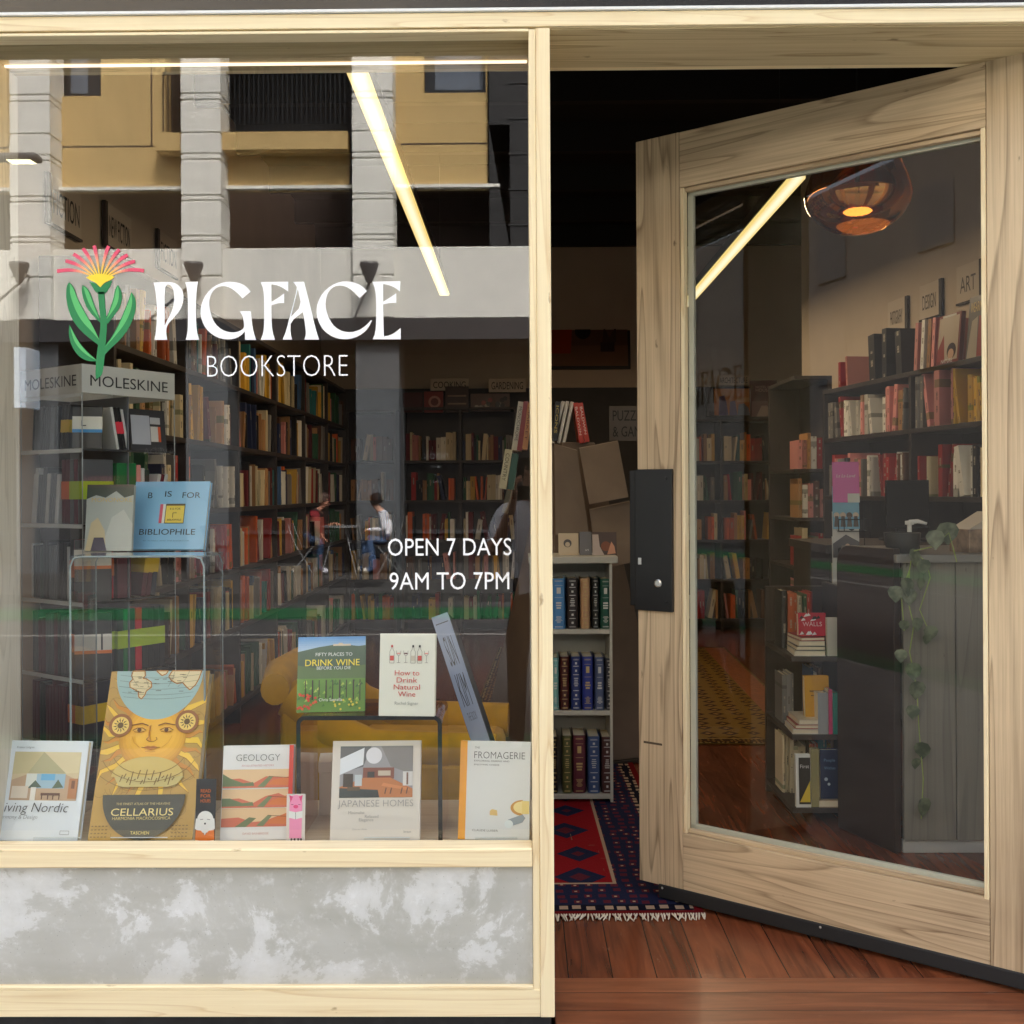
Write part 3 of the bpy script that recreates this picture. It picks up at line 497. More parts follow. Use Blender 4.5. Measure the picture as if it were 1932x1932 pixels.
# two more lamps of the rows, further along
# copper glass pendant
pc = P(1618, 372, 1.12); k = S(1.12)
t = thing('glass_pendant_lamp', 'smoky copper glass pendant lamp glowing amber above the counter', 'pendant lamp', (pc.x, pc.y, pc.z))
cop, tn, nn_, ll, pp = newmat('copper_mirror_glass'); pp.inputs['Base Color'].default_value = (0.62, 0.25, 0.07, 1); pp.inputs['Metallic'].default_value = 1.0; pp.inputs['Roughness'].default_value = 0.07
tr = nn_.new('ShaderNodeBsdfTransparent'); tr.inputs[0].default_value = (0.75, 0.46, 0.26, 1); mxx = nn_.new('ShaderNodeMixShader'); mxx.inputs[0].default_value = 0.72; ll.new(tr.outputs[0], mxx.inputs[1]); ll.new(pp.outputs[0], mxx.inputs[2]); ll.new(mxx.outputs[0], nn_['Material Output'].inputs[0])
rr = 97 * k; b = MB(); prof = []
for i in range(19):
    q = i / 18 * math.pi; r_ = math.sin(q); z_ = -math.cos(q)
    z2 = z_ * (0.84 if z_ < 0 else 1.45); r2 = r_ * (1 - 0.25 * max(0, z_)); prof.append((max(0.001, rr * r2), rr * z2 * 0.92 + 0.01))
b.lathe(prof, 40); shade = b.build('glass_shade', cop, t, smooth=True)
b = MB(); b.lathe([(0.001, -0.006), (0.044, -0.005), (0.05, 0.0), (0.044, 0.005), (0.001, 0.007)], 24, (0, 0, -rr * 0.28)); b.build('bulb', emit('amber_bulb', (1.0, 0.50, 0.12, 1), 1.6), t, smooth=True)
b = MB(); b.lathe([(0.001, -rr * 0.70), (rr * 0.2, -rr * 0.68), (rr * 0.42, -rr * 0.61), (rr * 0.5, -rr * 0.54)], 28, (rr * 0.1, 0, 0)); b.build('painted_glow_bowl', emit('amber_glow', (1.0, 0.36, 0.04, 1), 0.22), t, smooth=True)  # added emissive patch, stands in for the bulb's light on the glass shade
b = MB(); b.tube([(0, 0, -rr * 0.25), (0, 0, rr * 1.2)], 0.009, 10); b.tube([(0, 0, rr * 1.1), (0, 0, ZC - pc.z)], 0.003, 6); b.build('cord', M['black'], t)

# ================================================================== across the street (mirrored in the window)
YW, YC = -14.75, -14.3                                        # wall plane and front of the pillars
ob = thing('apartment_building', 'yellow rendered apartment building with white grooved pillars across the street', 'building', (0, YW, 0))
def oloc(p): return (p.x, p.y - YW, p.z)
yel = plain('yellow_render', C(202, 172, 116), 0.85, noise=0.06, nscale=2); whr = plain('white_render', C(236, 234, 226), 0.8, noise=0.04, nscale=2)
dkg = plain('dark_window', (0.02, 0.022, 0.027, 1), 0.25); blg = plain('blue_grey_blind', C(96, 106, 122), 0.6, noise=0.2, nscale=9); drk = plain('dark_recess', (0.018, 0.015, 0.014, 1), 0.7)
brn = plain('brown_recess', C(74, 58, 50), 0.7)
def ox(u, y=YW, v=300): return RP(u, v, y).x
def oz(v, y=YW): return RP(966, v, y).z
def obox(name, mat, x0, x1, y0, y1, z0, z1, par=None, bevel=0.0):
    b = MB(); b.box((x0, y0 - YW, z0), (x1, y1 - YW, z1)); return b.build(name, mat, par or ob, bevel=bevel)
TOP = 10.6
xr = ox(921)
# yellow wall split round its openings
wz = oz(350); bz0, bz1 = oz(258), oz(140)
ob_w = MB()
def wpiece(x0, x1, z0, z1): ob_w.box((x0, -0.3, z0), (x1, 0, z1))
w1 = (ox(105), ox(191)); w2 = (ox(312), ox(662)); w3 = (ox(800), ox(917)); wv = oz(174)
LX = -14.0
wpiece(LX, w1[0], wz, TOP); wpiece(w1[0], w1[1], wz, wv); wpiece(w1[1], w2[0], wz, TOP); wpiece(w2[0], w2[1], wz, bz0); wpiece(w2[0], w2[1], bz1 + 1.1, TOP); wpiece(w2[1], w3[0], wz, TOP); wpiece(w3[0], w3[1], wz, wv); wpiece(w3[1], xr, wz, TOP)
ob_w.build('wall', yel, ob)
for (a_, c_), nm in ((w1, blg), (w3, blg)):
    f = obox('window', dkg, a_, c_, YW - 0.22, YW - 0.2, wv, TOP, ob); obox('pane', nm, a_ + 0.18, c_ - (0.3 if nm is blg and a_ < -5 else 0.05), YW - 0.199, YW - 0.19, wv + 0.12, TOP - 0.1, f)
for zz in (oz(270),):
    b = MB(); b.box((LX, 0.002, zz - 0.012), (w2[0], 0.004, zz + 0.012)); b.box((w2[1], 0.002, zz - 0.012), (xr - 0.01, 0.004, zz + 0.012)); b.box((ox(285), 0.002, zz), (ox(285) + 0.025, 0.004, TOP)); b.build('render_joint', brn, ob)
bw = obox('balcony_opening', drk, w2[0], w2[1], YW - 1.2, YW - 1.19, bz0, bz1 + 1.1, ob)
b = MB()
for q in range(40):
    x = w2[0] + (w2[1] - w2[0]) * q / 39; b.box((x - 0.008, 0.08, bz0), (x + 0.008, 0.096, bz1))
b.box((w2[0], 0.07, bz1), (w2[1], 0.11, bz1 + 0.05)); b.build('balcony_railing', M['black'], ob)
obox('balcony_slab', yel, w2[0] - 0.05, w2[1], YW + 0.001, YW + 0.35, oz(291), bz0, ob)
obox('trim_band', whr, LX, xr + 0.2, YW + 0.001, YW + 0.12, oz(356), wz, ob)
pz1, pz0 = oz(461, YC), oz(598, YC)
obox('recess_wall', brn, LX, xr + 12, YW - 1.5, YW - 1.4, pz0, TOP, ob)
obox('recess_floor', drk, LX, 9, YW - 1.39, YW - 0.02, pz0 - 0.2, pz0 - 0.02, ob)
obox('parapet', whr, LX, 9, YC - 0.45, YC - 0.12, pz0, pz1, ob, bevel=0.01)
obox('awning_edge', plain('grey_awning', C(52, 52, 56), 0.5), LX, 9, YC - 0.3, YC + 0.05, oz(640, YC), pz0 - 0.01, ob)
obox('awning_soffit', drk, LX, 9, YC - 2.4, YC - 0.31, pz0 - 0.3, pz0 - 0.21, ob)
pillm = whr
gray_p = plain('shaded_pier_grey', C(92, 96, 100), 0.6)  # lower parts of the white pillars, shade under the awning painted in as grey
for i, (ua, uc) in enumerate(((-300, -222), (18, 94), (341, 416), (664, 741))):
    x0, x1 = RP(ua, 300, YC).x, RP(uc, 300, YC).x
    b = MB(); ys = [oz(v, YC) for v in (60, 98, 171, 183, 245, 285, 296, 364, 374, 441, 451, 517, 598)] 
    b.box((x0 + 0.02, -0.1, pz0), (x1 - 0.02, YC - YW - 0.02, TOP + 0.2))
    zz = [TOP + 0.2] + ys
    for k_ in range(len(zz) - 1):
        g_ = 0.018
        if zz[k_] - zz[k_ + 1] > 0.05: b.box((x0, -0.1, zz[k_ + 1] + g_), (x1, YC - YW, zz[k_] - g_))
    pl = b.build('pillar', pillm, ob, bevel=0.008)
    xg0, xg1 = RP(ua + 6, 800, YC).x, RP(uc + 11, 800, YC).x
    obox('pier', gray_p, xg0, xg1, YC - 0.9, YC - 0.1, 0.001, pz0 - 0.301, ob)
    lp = RP((ua + uc) / 2, 516, YC); b = MB(); b.lathe([(0.001, -0.23), (0.05, -0.22), (0.16, 0.06), (0.15, 0.1), (0.001, 0.1)], 12, (lp.x, YC + 0.35 - YW, lp.z)); b.tube([(lp.x, YC + 0.3 - YW, lp.z - 0.2), (lp.x - (0.75 if i != 3 else 0.25), YC + 0.3 - YW, pz0 - 0.05)], 0.022, 6); b.tube([(lp.x, YC + 0.35 - YW, lp.z - 0.05), (lp.x, YC - YW - 0.05, lp.z - 0.05)], 0.02, 6); b.build('facade_lamp', plain('grey_lamp_metal', C(96, 94, 96), 0.4) if i == 0 else bpy.data.materials['grey_lamp_metal'], ob)
obox('downpipe', drk, ox(661), ox(666), YW + 0.005, YW + 0.1, pz1, TOP, ob)
sg0, sg1 = RP(26, 770, YC + 0.6), RP(48, 655, YC + 0.6); obox('projecting_sign', plain('pale_sign_box', C(206, 222, 240), 0.4), sg0.x, sg1.x, YC + 0.1, YC + 0.6, sg0.z, sg1.z, ob, 0.01)
# ground floor shop windows, deep in shade
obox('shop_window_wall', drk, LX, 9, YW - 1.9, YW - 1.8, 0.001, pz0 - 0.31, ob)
obox('shop_window_rail', plain('grey_rail', C(70, 74, 78), 0.5), LX, 9, YW - 1.79, YW - 1.74, 0.55, 0.62, ob)
def facade_text(name, st, u, v, h, col, yy, mirror_w=None):
    p = RP(u, v, yy); b = MB(); put_text(b, st, (p.x, yy - YW, p.z), (-1, 0, 0), (0, 0, 1), None, h, col); return b.build(name, M['vinyl'], ob, fix=False)
facade_text('cafe_lettering', 'nook.', 820, 866, 0.16, C(190, 196, 200), YW - 1.72)
facade_text('cafe_hours_lettering', 'pause', 822, 884, 0.05, C(190, 196, 200), YW - 1.72); facade_text('cafe_hours_lettering', 'sip', 822, 898, 0.05, C(190, 196, 200), YW - 1.72); facade_text('cafe_hours_lettering', 'reset', 822, 911, 0.05, C(190, 196, 200), YW - 1.72)
facade_text('salon_lettering', 'AVEDA', 300, 858, 0.13, C(190, 190, 190), YW - 1.72)
sgn = obox('salon_sign', plain('red_sign', C(120, 34, 30), 0.5), ox(150, YW - 1.5, 900), ox(300, YW - 1.5, 900), YW - 1.72, YW - 1.66, oz(915, YW - 1.6), oz(893, YW - 1.6), ob)
facade_text('salon_lettering', 'HAIR SPA', 190, 911, 0.12, C(226, 150, 150), YW - 1.655)
# the neighbour with black cladding further along
nb = thing('clad_building', 'black clad building beside the yellow apartment building across the street', 'building', (0, YW, 0))
b = MB(); b.prism([(xr + 0.02, pz1 + 0.02), (xr + 0.36, pz1 + 0.02), (xr + 0.02, oz(240))], -1.0, 0.1); b.box((xr + 0.37, -1.2, pz1 + 0.02), (20, 0.1, TOP + 1)); b.box((xr + 0.02, -1.2, oz(239)), (xr + 0.369, 0.1, TOP + 1)); b.build('cladding', plain('black_cladding', (0.012, 0.011, 0.012, 1), 0.6), nb)
b = MB()
for q in range(8): b.box((xr + 0.34, 0.1, pz1 + 0.4 + q * 0.6), (20, 0.115, pz1 + 0.42 + q * 0.6))
b.build('cladding_joint', plain('cladding_joint', (0.03, 0.03, 0.032, 1), 0.5), nb)
b = MB(); b.box((9.01, -6, 0.0), (20, 0.0, pz1)); b.build('ground_storey', bpy.data.materials['grey_rail'], nb)
for k_, (xa, xb) in enumerate(((-34, -14.1), (20.1, 44))):
    nbk = thing('terrace_building', ('pale rendered street building next to the yellow apartments', 'pale rendered street building past the black clad building')[k_], 'building', ((xa + xb) / 2, YW - 4, 0)); hw = (xb - xa) / 2
    b = MB(); b.box((-hw, -4, 0), (hw, 4, 9.5)); b.build('wall', plain('street_render', C(84, 82, 80), 0.85) if k_ == 0 else bpy.data.materials['street_render'], nbk)
    for q in range(5):
        for zq in (4.2, 7.0):
            xx_ = -hw + 2 + q * (2 * hw - 4) / 4; b = MB(); b.box((xx_ - 0.6, 4.001, zq), (xx_ + 0.6, 4.05, zq + 1.5)); b.build('window', bpy.data.materials['grey_rail'], nbk)
# street lamp with its lit head
sp_ = RP(34, 300, -9.3)
t = thing('street_lamp', 'grey street lamp with a lit flat head leaning over the road', 'street lamp', (sp_.x - 1.6, -9.3, -0.118))
b = MB(); hz = sp_.z + 0.118; b.tube([(0, 0, 0), (0, 0, hz - 0.9), (0.25, 0, hz - 0.35), (0.8, 0, hz - 0.08), (1.45, 0, hz)], [0.08, 0.06, 0.045, 0.04, 0.035], 10); b.build('pole', bpy.data.materials['grey_lamp_metal'], t, smooth=True)
b = MB(); b.box((1.42, -0.11, hz - 0.03), (1.85, 0.11, hz + 0.05)); b.build('lamp_head', bpy.data.materials['grey_lamp_metal'], t, bevel=0.03)
b = MB(); b.box((1.5, -0.08, hz - 0.036), (1.78, 0.08, hz - 0.031)); b.build('lamp_glass', emit('street_lamp_glow', (1.0, 0.88, 0.5, 1), 5.0), t)
# ================================================================== display shelf behind the glass
ZS = 0.415
shelfm = wood('display_shelf_timber', C(214, 200, 176), C(168, 146, 116), 'X', 1.0, contrast=0.7, seed=11)
sh = thing('display_shelf', 'deep timber display shelf behind the window glass', 'shelf', (0, 0, ZS))
b = MB(); b.box((xj + 0.004, GY + 0.006, -0.03), (xp0 + 0.004, 0.50, 0)); b.build('shelf_board', shelfm, sh)
b = MB(); b.box((xj + 0.004, 0.46, -0.40), (xp0 + 0.004, 0.49, -0.031)); b.build('back_panel', M['walldark'], sh)
# ------------------------------------------------------------------ cover printing
class Art:
    def __init__(s, w, h): s.w = w; s.h = h; s.b = MB(); s.k = 0
    def _o(s): s.k += 1; return (0, -0.0006 - 0.00012 * s.k, 0)
    def poly(s, pts, c): s.b.poly([[((p[0] - 0.5) * s.w, p[1] * s.h) for p in pts]], s._o(), (1, 0, 0), (0, 0, 1), 0, c)
    def rect(s, x0, y0, x1, y1, c): s.poly([(x0, y0), (x1, y0), (x1, y1), (x0, y1)], c)
    def grad(s, x0, y0, x1, y1, c0, c1, n=10):
        for i in range(n):
            t = i / (n - 1); a = y0 + (y1 - y0) * i / n; e = y0 + (y1 - y0) * (i + 1) / n
            s.k -= 1 if i else 0; s.rect(x0, a, x1, e, tuple(c0[j] * (1 - t) + c1[j] * t for j in range(4)))
    def circ(s, x, y, r, c, n=36, a0=0, a1=360, sq=1.0):
        pts = [(x + r * math.cos(R(a0 + (a1 - a0) * i / n)), y + r * s.w / s.h * sq * math.sin(R(a0 + (a1 - a0) * i / n))) for i in range(n + (a1 - a0 < 360))]; s.poly(pts, c)
    def line(s, pts, wd, c):
        s.k += 1; y = -0.0006 - 0.00012 * s.k
        for a, e in zip(pts, pts[1:]):
            a = Vector(((a[0] - 0.5) * s.w, a[1] * s.h)); e = Vector(((e[0] - 0.5) * s.w, e[1] * s.h)); d = e - a
            if d.length < 1e-6: continue
            n = Vector((-d.y, d.x)).normalized() * wd * s.w * 0.5
            s.b.add([(a.x + n.x, y, a.y + n.y), (a.x - n.x, y, a.y - n.y), (e.x - n.x, y, e.y - n.y), (e.x + n.x, y, e.y + n.y)], [(0, 1, 2, 3)], 0, c)
    def text(s, st, x, y, w=None, h=None, c=(0, 0, 0, 1), shear=0.0, thin=0.0, align='c'):
        o = s._o(); put_text(s.b, st, ((x - 0.5) * s.w, o[1], y * s.h), (1, 0, 0), (0, 0, 1), w * s.w if w else None, h * s.h if h else None, c, 0, shear, thin, align)
    def build(s, par, name='cover_art'): return s.b.build(name, M['print'], par, fix=False)
def cmul(c, k): return (c[0] * k, c[1] * k, c[2] * k, 1)
def show_book(label, u, v, w, h, th, cover, lean, turn=0, z=ZS, spine=None, name='book', group=None, base=None):
    """a hardback standing face out: u, v is the middle of its lower front edge"""
    p = base or PZ(u, v, z); p = Vector((p.x, p.y, z + 0.001))
    t = thing(name, label, 'book', p, (R(-lean), 0, R(turn)), group)
    bd = 0.003; sp_ = spine or cover; bm_ = MB()
    bm_.box((-w / 2, 0, 0), (w / 2, bd, h), col=cover); bm_.box((-w / 2, th - bd, 0), (w / 2, th, h), col=cover); bm_.box((-w / 2, bd, 0), (-w / 2 + bd, th - bd, h), col=sp_)
    bm_.build('cover', M['print'], t, bevel=0.0012)
    boxpart('pages', M['pages'], (-w / 2 + bd + 0.0005, bd + 0.0003, 0.003), (w / 2 - 0.004, th - bd - 0.0003, h - 0.003), t, bevel=0)
    return t, Art(w, h)
def px(du, y): return du * S(y)
def lean_h(u, vb, vt, z, lean):                  # length along the cover so that its top edge shows at vt
    p = PZ(u, vb, z); d = ray(u, vt); L = 0.05; sl_, cl_ = math.sin(R(lean)), math.cos(R(lean))
    return (CAM.z + d.z / d.y * (p.y - CAM.y) - z) / (cl_ - d.z / d.y * sl_)
WH, INK = C(232, 232, 230), C(40, 42, 44)
rnd = random.Random(3)
# --- pale book with a room on its cover, cut off by the window edge
h = lean_h(70, 1588, 1398, ZS, 16); w_ = px(172, 0.15)
t, a = show_book('white book with a photo of a bright attic room leaning at the window edge', 62, 1588, w_, h, 0.024, C(222, 228, 234), 16, -3)
a.rect(0.16, 0.40, 0.93, 0.885, C(206, 188, 150)); a.poly([(0.16, 0.40), (0.93, 0.40), (0.93, 0.60), (0.78, 0.66), (0.34, 0.66), (0.16, 0.60)], C(188, 158, 128)); a.poly([(0.16, 0.885), (0.5, 0.885), (0.34, 0.67), (0.16, 0.66)], C(196, 184, 140)); a.poly([(0.5, 0.885), (0.93, 0.885), (0.93, 0.68), (0.78, 0.67)], C(214, 200, 160)); a.poly([(0.5, 0.885), (0.78, 0.67), (0.34, 0.67)], C(174, 168, 130))
a.rect(0.33, 0.52, 0.78, 0.665, C(150, 184, 204)); a.rect(0.33, 0.52, 0.45, 0.665, C(210, 214, 206)); a.rect(0.5, 0.60, 0.66, 0.665, C(96, 170, 214)); a.poly([(0.36, 0.52), (0.44, 0.60), (0.52, 0.53)], C(70, 90, 76)); a.poly([(0.64, 0.52), (0.70, 0.61), (0.77, 0.53)], C(84, 104, 84)); a.rect(0.40, 0.40, 0.46, 0.53, C(226, 222, 214)); a.rect(0.18, 0.42, 0.37, 0.54, C(216, 202, 184)); a.rect(0.52, 0.45, 0.74, 0.475, C(96, 58, 44))
for x in (0.53, 0.6, 0.66, 0.73): a.rect(x, 0.41, x + 0.012, 0.46, C(86, 52, 40))
a.rect(0.83, 0.42, 0.93, 0.62, C(180, 120, 76)); a.rect(0.86, 0.52, 0.90, 0.6, C(120, 76, 50))
a.text('Living Nordic', 0.80, 0.262, 0.86 * 0.92, None, C(70, 72, 74), 0.18, -0.012, 'c') if False else a.text('Living Nordic', 0.06, 0.255, 0.80, None, C(70, 72, 74), 0.2, -0.01, 'l')
a.text('Harmony & Design', 0.06, 0.205, 0.46, None, C(130, 134, 138), 0.2, -0.012, 'l'); a.text('Kristina Lindgren', 0.18, 0.915, 0.2, None, C(120, 124, 130), 0, 0, 'l'); a.line([(0.80, 0.07), (0.9, 0.07), (0.9, 0.105), (0.80, 0.105), (0.80, 0.07)], 0.004, C(110, 114, 118)); a.build(t)
# --- tall atlas with the sun face
lean = 23; h = lean_h(265, 1586, 1267, ZS, lean); w_ = px(197, 0.15)
GO, GO2, GO3 = C(214, 160, 40), C(176, 118, 30), C(238, 188, 56)
t, a = show_book('tall golden atlas cover with a sun face under an old globe map', 264, 1586, w_, h, 0.045, C(176, 140, 62), lean, 1.5, spine=C(30, 30, 30))
SKYB, MAPC = C(156, 186, 184), C(224, 206, 160)
a.rect(0, 0, 1, 1, C(186, 146, 66))
for i in range(60):
    x, y = rnd.random(), rnd.random(); rr_ = 0.03 + 0.07 * rnd.random(); q0 = rnd.random() * 360
    a.line([(min(1, max(0, x + rr_ * math.cos(R(q0 + q)))), min(1, max(0, y + rr_ * 0.6 * math.sin(R(q0 + q))))) for q in range(0, 200, 25)], 0.004, C(150, 112, 44)); a.k -= 1
a.k += 1
for i in range(32):
    q = i / 32 * 360 + 4; r0 = 0.28; r1 = (0.74 if i % 2 else 0.56) * (1 + 0.10 * math.sin(i * 2.3)); dq = 5.2; wv = 2.5 if i % 2 else -2.5
    def pt(r_, a_): return (min(1, max(0, 0.5 + r_ * math.cos(R(a_)))), min(0.999, 0.595 + r_ * math.sin(R(a_)) * w_ / h))
    pts = [pt(r0, q - dq), pt((r0 * 2 + r1) / 3, q - dq * 0.7 + wv), pt((r0 + r1 * 2) / 3, q - dq * 0.3 - wv), pt(r1, q), pt((r0 + r1 * 2) / 3, q + dq * 0.4 - wv), pt((r0 * 2 + r1) / 3, q + dq * 0.8 + wv), pt(r0, q + dq)]
    a.poly(pts, C(240, 194, 62) if i % 2 else C(206, 136, 40)); a.line([pts[0], pts[1], pts[2], pts[3]], 0.005, C(150, 96, 24)); a.k -= 2
a.k += 2
for j, (rr_, cc) in enumerate(((0.335, C(196, 136, 30)), (0.325, C(208, 146, 34)), (0.31, C(218, 156, 38)), (0.285, C(226, 164, 40)), (0.25, C(234, 172, 46)), (0.20, C(240, 180, 54)))): a.circ(0.5 + 0.006 * j, 0.60 + 0.003 * j, rr_, cc)
a.poly([(0.5 + 0.44 * math.cos(R(q)), 1.0 + 0.44 * math.sin(R(q)) * w_ / h * 1.12) for q in range(180, 361, 6)], SKYB)
for pts in ([(0.22, 1.0), (0.34, 1.0), (0.35, 0.97), (0.33, 0.955), (0.37, 0.95), (0.42, 0.93), (0.43, 0.90), (0.38, 0.875), (0.37, 0.85), (0.34, 0.825), (0.31, 0.84), (0.30, 0.87), (0.26, 0.885), (0.21, 0.90), (0.2, 0.93), (0.23, 0.95), (0.21, 0.97)], [(0.62, 1.0), (0.92, 1.0), (0.90, 0.95), (0.87, 0.91), (0.82, 0.88), (0.78, 0.90), (0.74, 0.925), (0.68, 0.92), (0.62, 0.94), (0.59, 0.965)], [(0.46, 1.0), (0.58, 1.0), (0.56, 0.98), (0.52, 0.97)]):
    a.poly(pts, MAPC); a.line(pts + pts[:1], 0.012, C(206, 140, 60)); a.line(pts + pts[:1], 0.004, C(110, 70, 40))
for yy in (0.975, 0.94, 0.905, 0.87, 0.845): a.line([(0.5 - 0.40 + 0.02 * i, yy - 0.02 * math.sin(i / 40 * math.pi)) for i in range(41) if abs(0.02 * i - 0.4) < 0.43 * math.sqrt(max(0, 1 - ((1 - yy) / 0.27) ** 2))] or [(0.5, yy), (0.51, yy)], 0.003, C(110, 110, 90))
for x in (0.2, 0.35, 0.65, 0.8): a.line([(0.5 + (x - 0.5) * k_, 1.0 - 0.19 * (1 - k_) ** 0.6) for k_ in (1, 0.9, 0.8, 0.65)], 0.003, C(110, 110, 90))
for q in range(26): x = 0.2 + rnd.random() * 0.6; y = 0.86 + rnd.random() * 0.12; a.rect(x, y, x + 0.03 + 0.03 * rnd.random(), y + 0.003, C(90, 80, 60)); a.k -= 1
a.k += 1
for cx, cy in ((0.17, 0.665), (0.83, 0.685)):
    a.circ(cx, cy, 0.115, C(150, 92, 44)); a.circ(cx, cy, 0.085, C(236, 200, 104))
    for q in range(0, 360, 30): a.poly([(cx + 0.03 * math.cos(R(q)), cy + 0.03 * math.sin(R(q)) * w_ / h), (cx + 0.075 * math.cos(R(q + 9)), cy + 0.075 * math.sin(R(q + 9)) * w_ / h), (cx + 0.05 * math.cos(R(q + 20)), cy + 0.05 * math.sin(R(q + 20)) * w_ / h)], C(70, 48, 26)); a.k -= 1
    a.k += 1; a.circ(cx, cy, 0.03, C(96, 70, 30))
BR = C(124, 70, 18); SH = C(210, 142, 34)
a.poly([(0.455, 0.66), (0.47, 0.66), (0.475, 0.60), (0.445, 0.582), (0.455, 0.572), (0.50, 0.565), (0.46, 0.60)], SH); a.line([(0.475, 0.665), (0.468, 0.595), (0.445, 0.58), (0.47, 0.569), (0.50, 0.566), (0.53, 0.569), (0.553, 0.58), (0.54, 0.592)], 0.006, BR)
for sx in (-1, 1):
    ex_ = 0.5 + sx * 0.135
    a.poly([(ex_ - 0.062, 0.635), (ex_ - 0.02, 0.645), (ex_ + 0.03, 0.645), (ex_ + 0.062, 0.634), (ex_ + 0.01, 0.625)], C(226, 178, 84)); a.circ(ex_, 0.636, 0.021, C(96, 58, 20)); a.line([(ex_ - 0.065, 0.634), (ex_ - 0.02, 0.648), (ex_ + 0.03, 0.648), (ex_ + 0.068, 0.634)], 0.008, BR); a.line([(ex_ - 0.05, 0.626), (ex_, 0.621), (ex_ + 0.05, 0.626)], 0.005, BR); a.line([(ex_ - sx * 0.085, 0.662), (ex_ - sx * 0.02, 0.676), (ex_ + sx * 0.085, 0.664)], 0.010, BR); a.line([(0.5 + sx * 0.20, 0.60), (0.5 + sx * 0.17, 0.56), (0.5 + sx * 0.11, 0.53)], 0.005, SH)
a.poly([(0.42, 0.531), (0.47, 0.541), (0.5, 0.537), (0.53, 0.541), (0.58, 0.531), (0.5, 0.516)], C(196, 116, 40)); a.line([(0.41, 0.532), (0.46, 0.530), (0.5, 0.532), (0.54, 0.530), (0.59, 0.532)], 0.006, BR); a.line([(0.45, 0.508), (0.5, 0.504), (0.55, 0.508)], 0.006, SH)
a.poly([(0.18, 0.36), (0.86, 0.36), (0.78, 0.30), (0.24, 0.30)], C(196, 178, 110)); a.circ(0.5, 0.36, 0.35, C(206, 178, 96), a0=0, a1=180, sq=0.55)
for i in range(16): a.line([(0.24 + i * 0.034, 0.33 + 0.02 * math.sin(i * 1.7)), (0.26 + i * 0.034, 0.37 + 0.03 * math.sin(i * 2.9))], 0.009, C(110, 84, 34))
for rr_ in (0.46, 0.6, 0.75): a.line([(0.5 + rr_ * math.cos(R(q)) * 0.8, 0.52 + 0.16 * rr_ * 2 * math.sin(R(q))) for q in range(200, 341, 10) if 0.02 < 0.5 + rr_ * math.cos(R(q)) * 0.8 < 0.98], 0.005, C(120, 88, 30))
a.poly([(0.5 + 0.40 * math.cos(R(q)) , 0.255 + 0.255 * math.sin(R(q))) for q in range(180, 361, 6)] , C(44, 50, 46))
a.text('THE FINEST ATLAS OF THE HEAVENS', 0.5, 0.196, 0.52, None, C(196, 180, 120)); a.text('CELLARIUS', 0.5, 0.135, 0.60, 0.042, C(232, 214, 140)); a.text('HARMONIA MACROCOSMICA', 0.5, 0.112, 0.56, None, C(206, 186, 110)); a.text('TASCHEN', 0.5, 0.03, 0.18, 0.018, C(236, 214, 120))
for x0_ in (0.03, 0.80):
    for j in range(4):
        for i in range(5): a.rect(x0_ + i * 0.034, 0.015 + j * 0.02, x0_ + i * 0.034 + 0.02, 0.021 + j * 0.02, C(120, 90, 36)); a.k -= 1
a.build(t)
# --- geology
h = lean_h(478, 1586, 1407, ZS, 12); w_ = px(134, 0.16)
t, a = show_book('white book with red and green rock layers on its cover and a red edge', 482, 1586, w_, h, 0.03, C(232, 230, 228), 12, 3)
for i, y0 in enumerate((0.14, 0.34, 0.55)):
    a.rect(0.01, y0, 0.985, y0 + 0.195, C(232, 196, 152)); o = i * 0.13
    a.poly([(0.01, y0), (0.985, y0), (0.985, y0 + 0.09), (0.80, y0 + 0.11 + 0.04 * (i == 1)), (0.62, y0 + 0.12 - 0.06 * (i == 0)), (0.45, y0 + 0.05), (0.25, y0 + 0.10), (0.01, y0 + 0.09)], C(214, 116, 88))
    a.poly([(0.01, y0 + 0.10 + 0.05 * (i == 2)), (0.12, y0 + 0.10), (0.3, y0 + 0.05), (0.44, y0 + 0.06), (0.46, y0 + 0.02), (0.01, y0 + 0.015)] if i != 0 else [(0.2, y0), (0.4, y0 + 0.10), (0.5, y0 + 0.09), (0.36, y0)], C(112, 126, 88))
    a.poly([(0.5, y0 + 0.01), (0.66, y0 + 0.12), (0.72, y0 + 0.115), (0.60, y0 + 0.005)], C(128, 138, 98)); a.poly([(0.72, y0 + 0.08), (0.985, y0 + 0.16 - 0.02 * i), (0.985, y0 + 0.02), (0.64, y0 + 0.03)], C(220, 124, 64)); a.line([(0.66, y0 + 0.12), (0.72, y0 + 0.115), (0.985, y0 + 0.1)], 0.006, C(120, 60, 40))
a.text('GEOLOGY', 0.5, 0.835, 0.62, None, C(120, 124, 116), 0, -0.012); a.text('AN ILLUSTRATED HISTORY', 0.5, 0.775, 0.46, None, C(206, 150, 140)); a.text('DAVID BAINBRIDGE', 0.5, 0.06, 0.36, None, C(206, 160, 150)); a.rect(0.94, 0.0, 1.0, 1.0, C(226, 70, 54)); a.build(t)
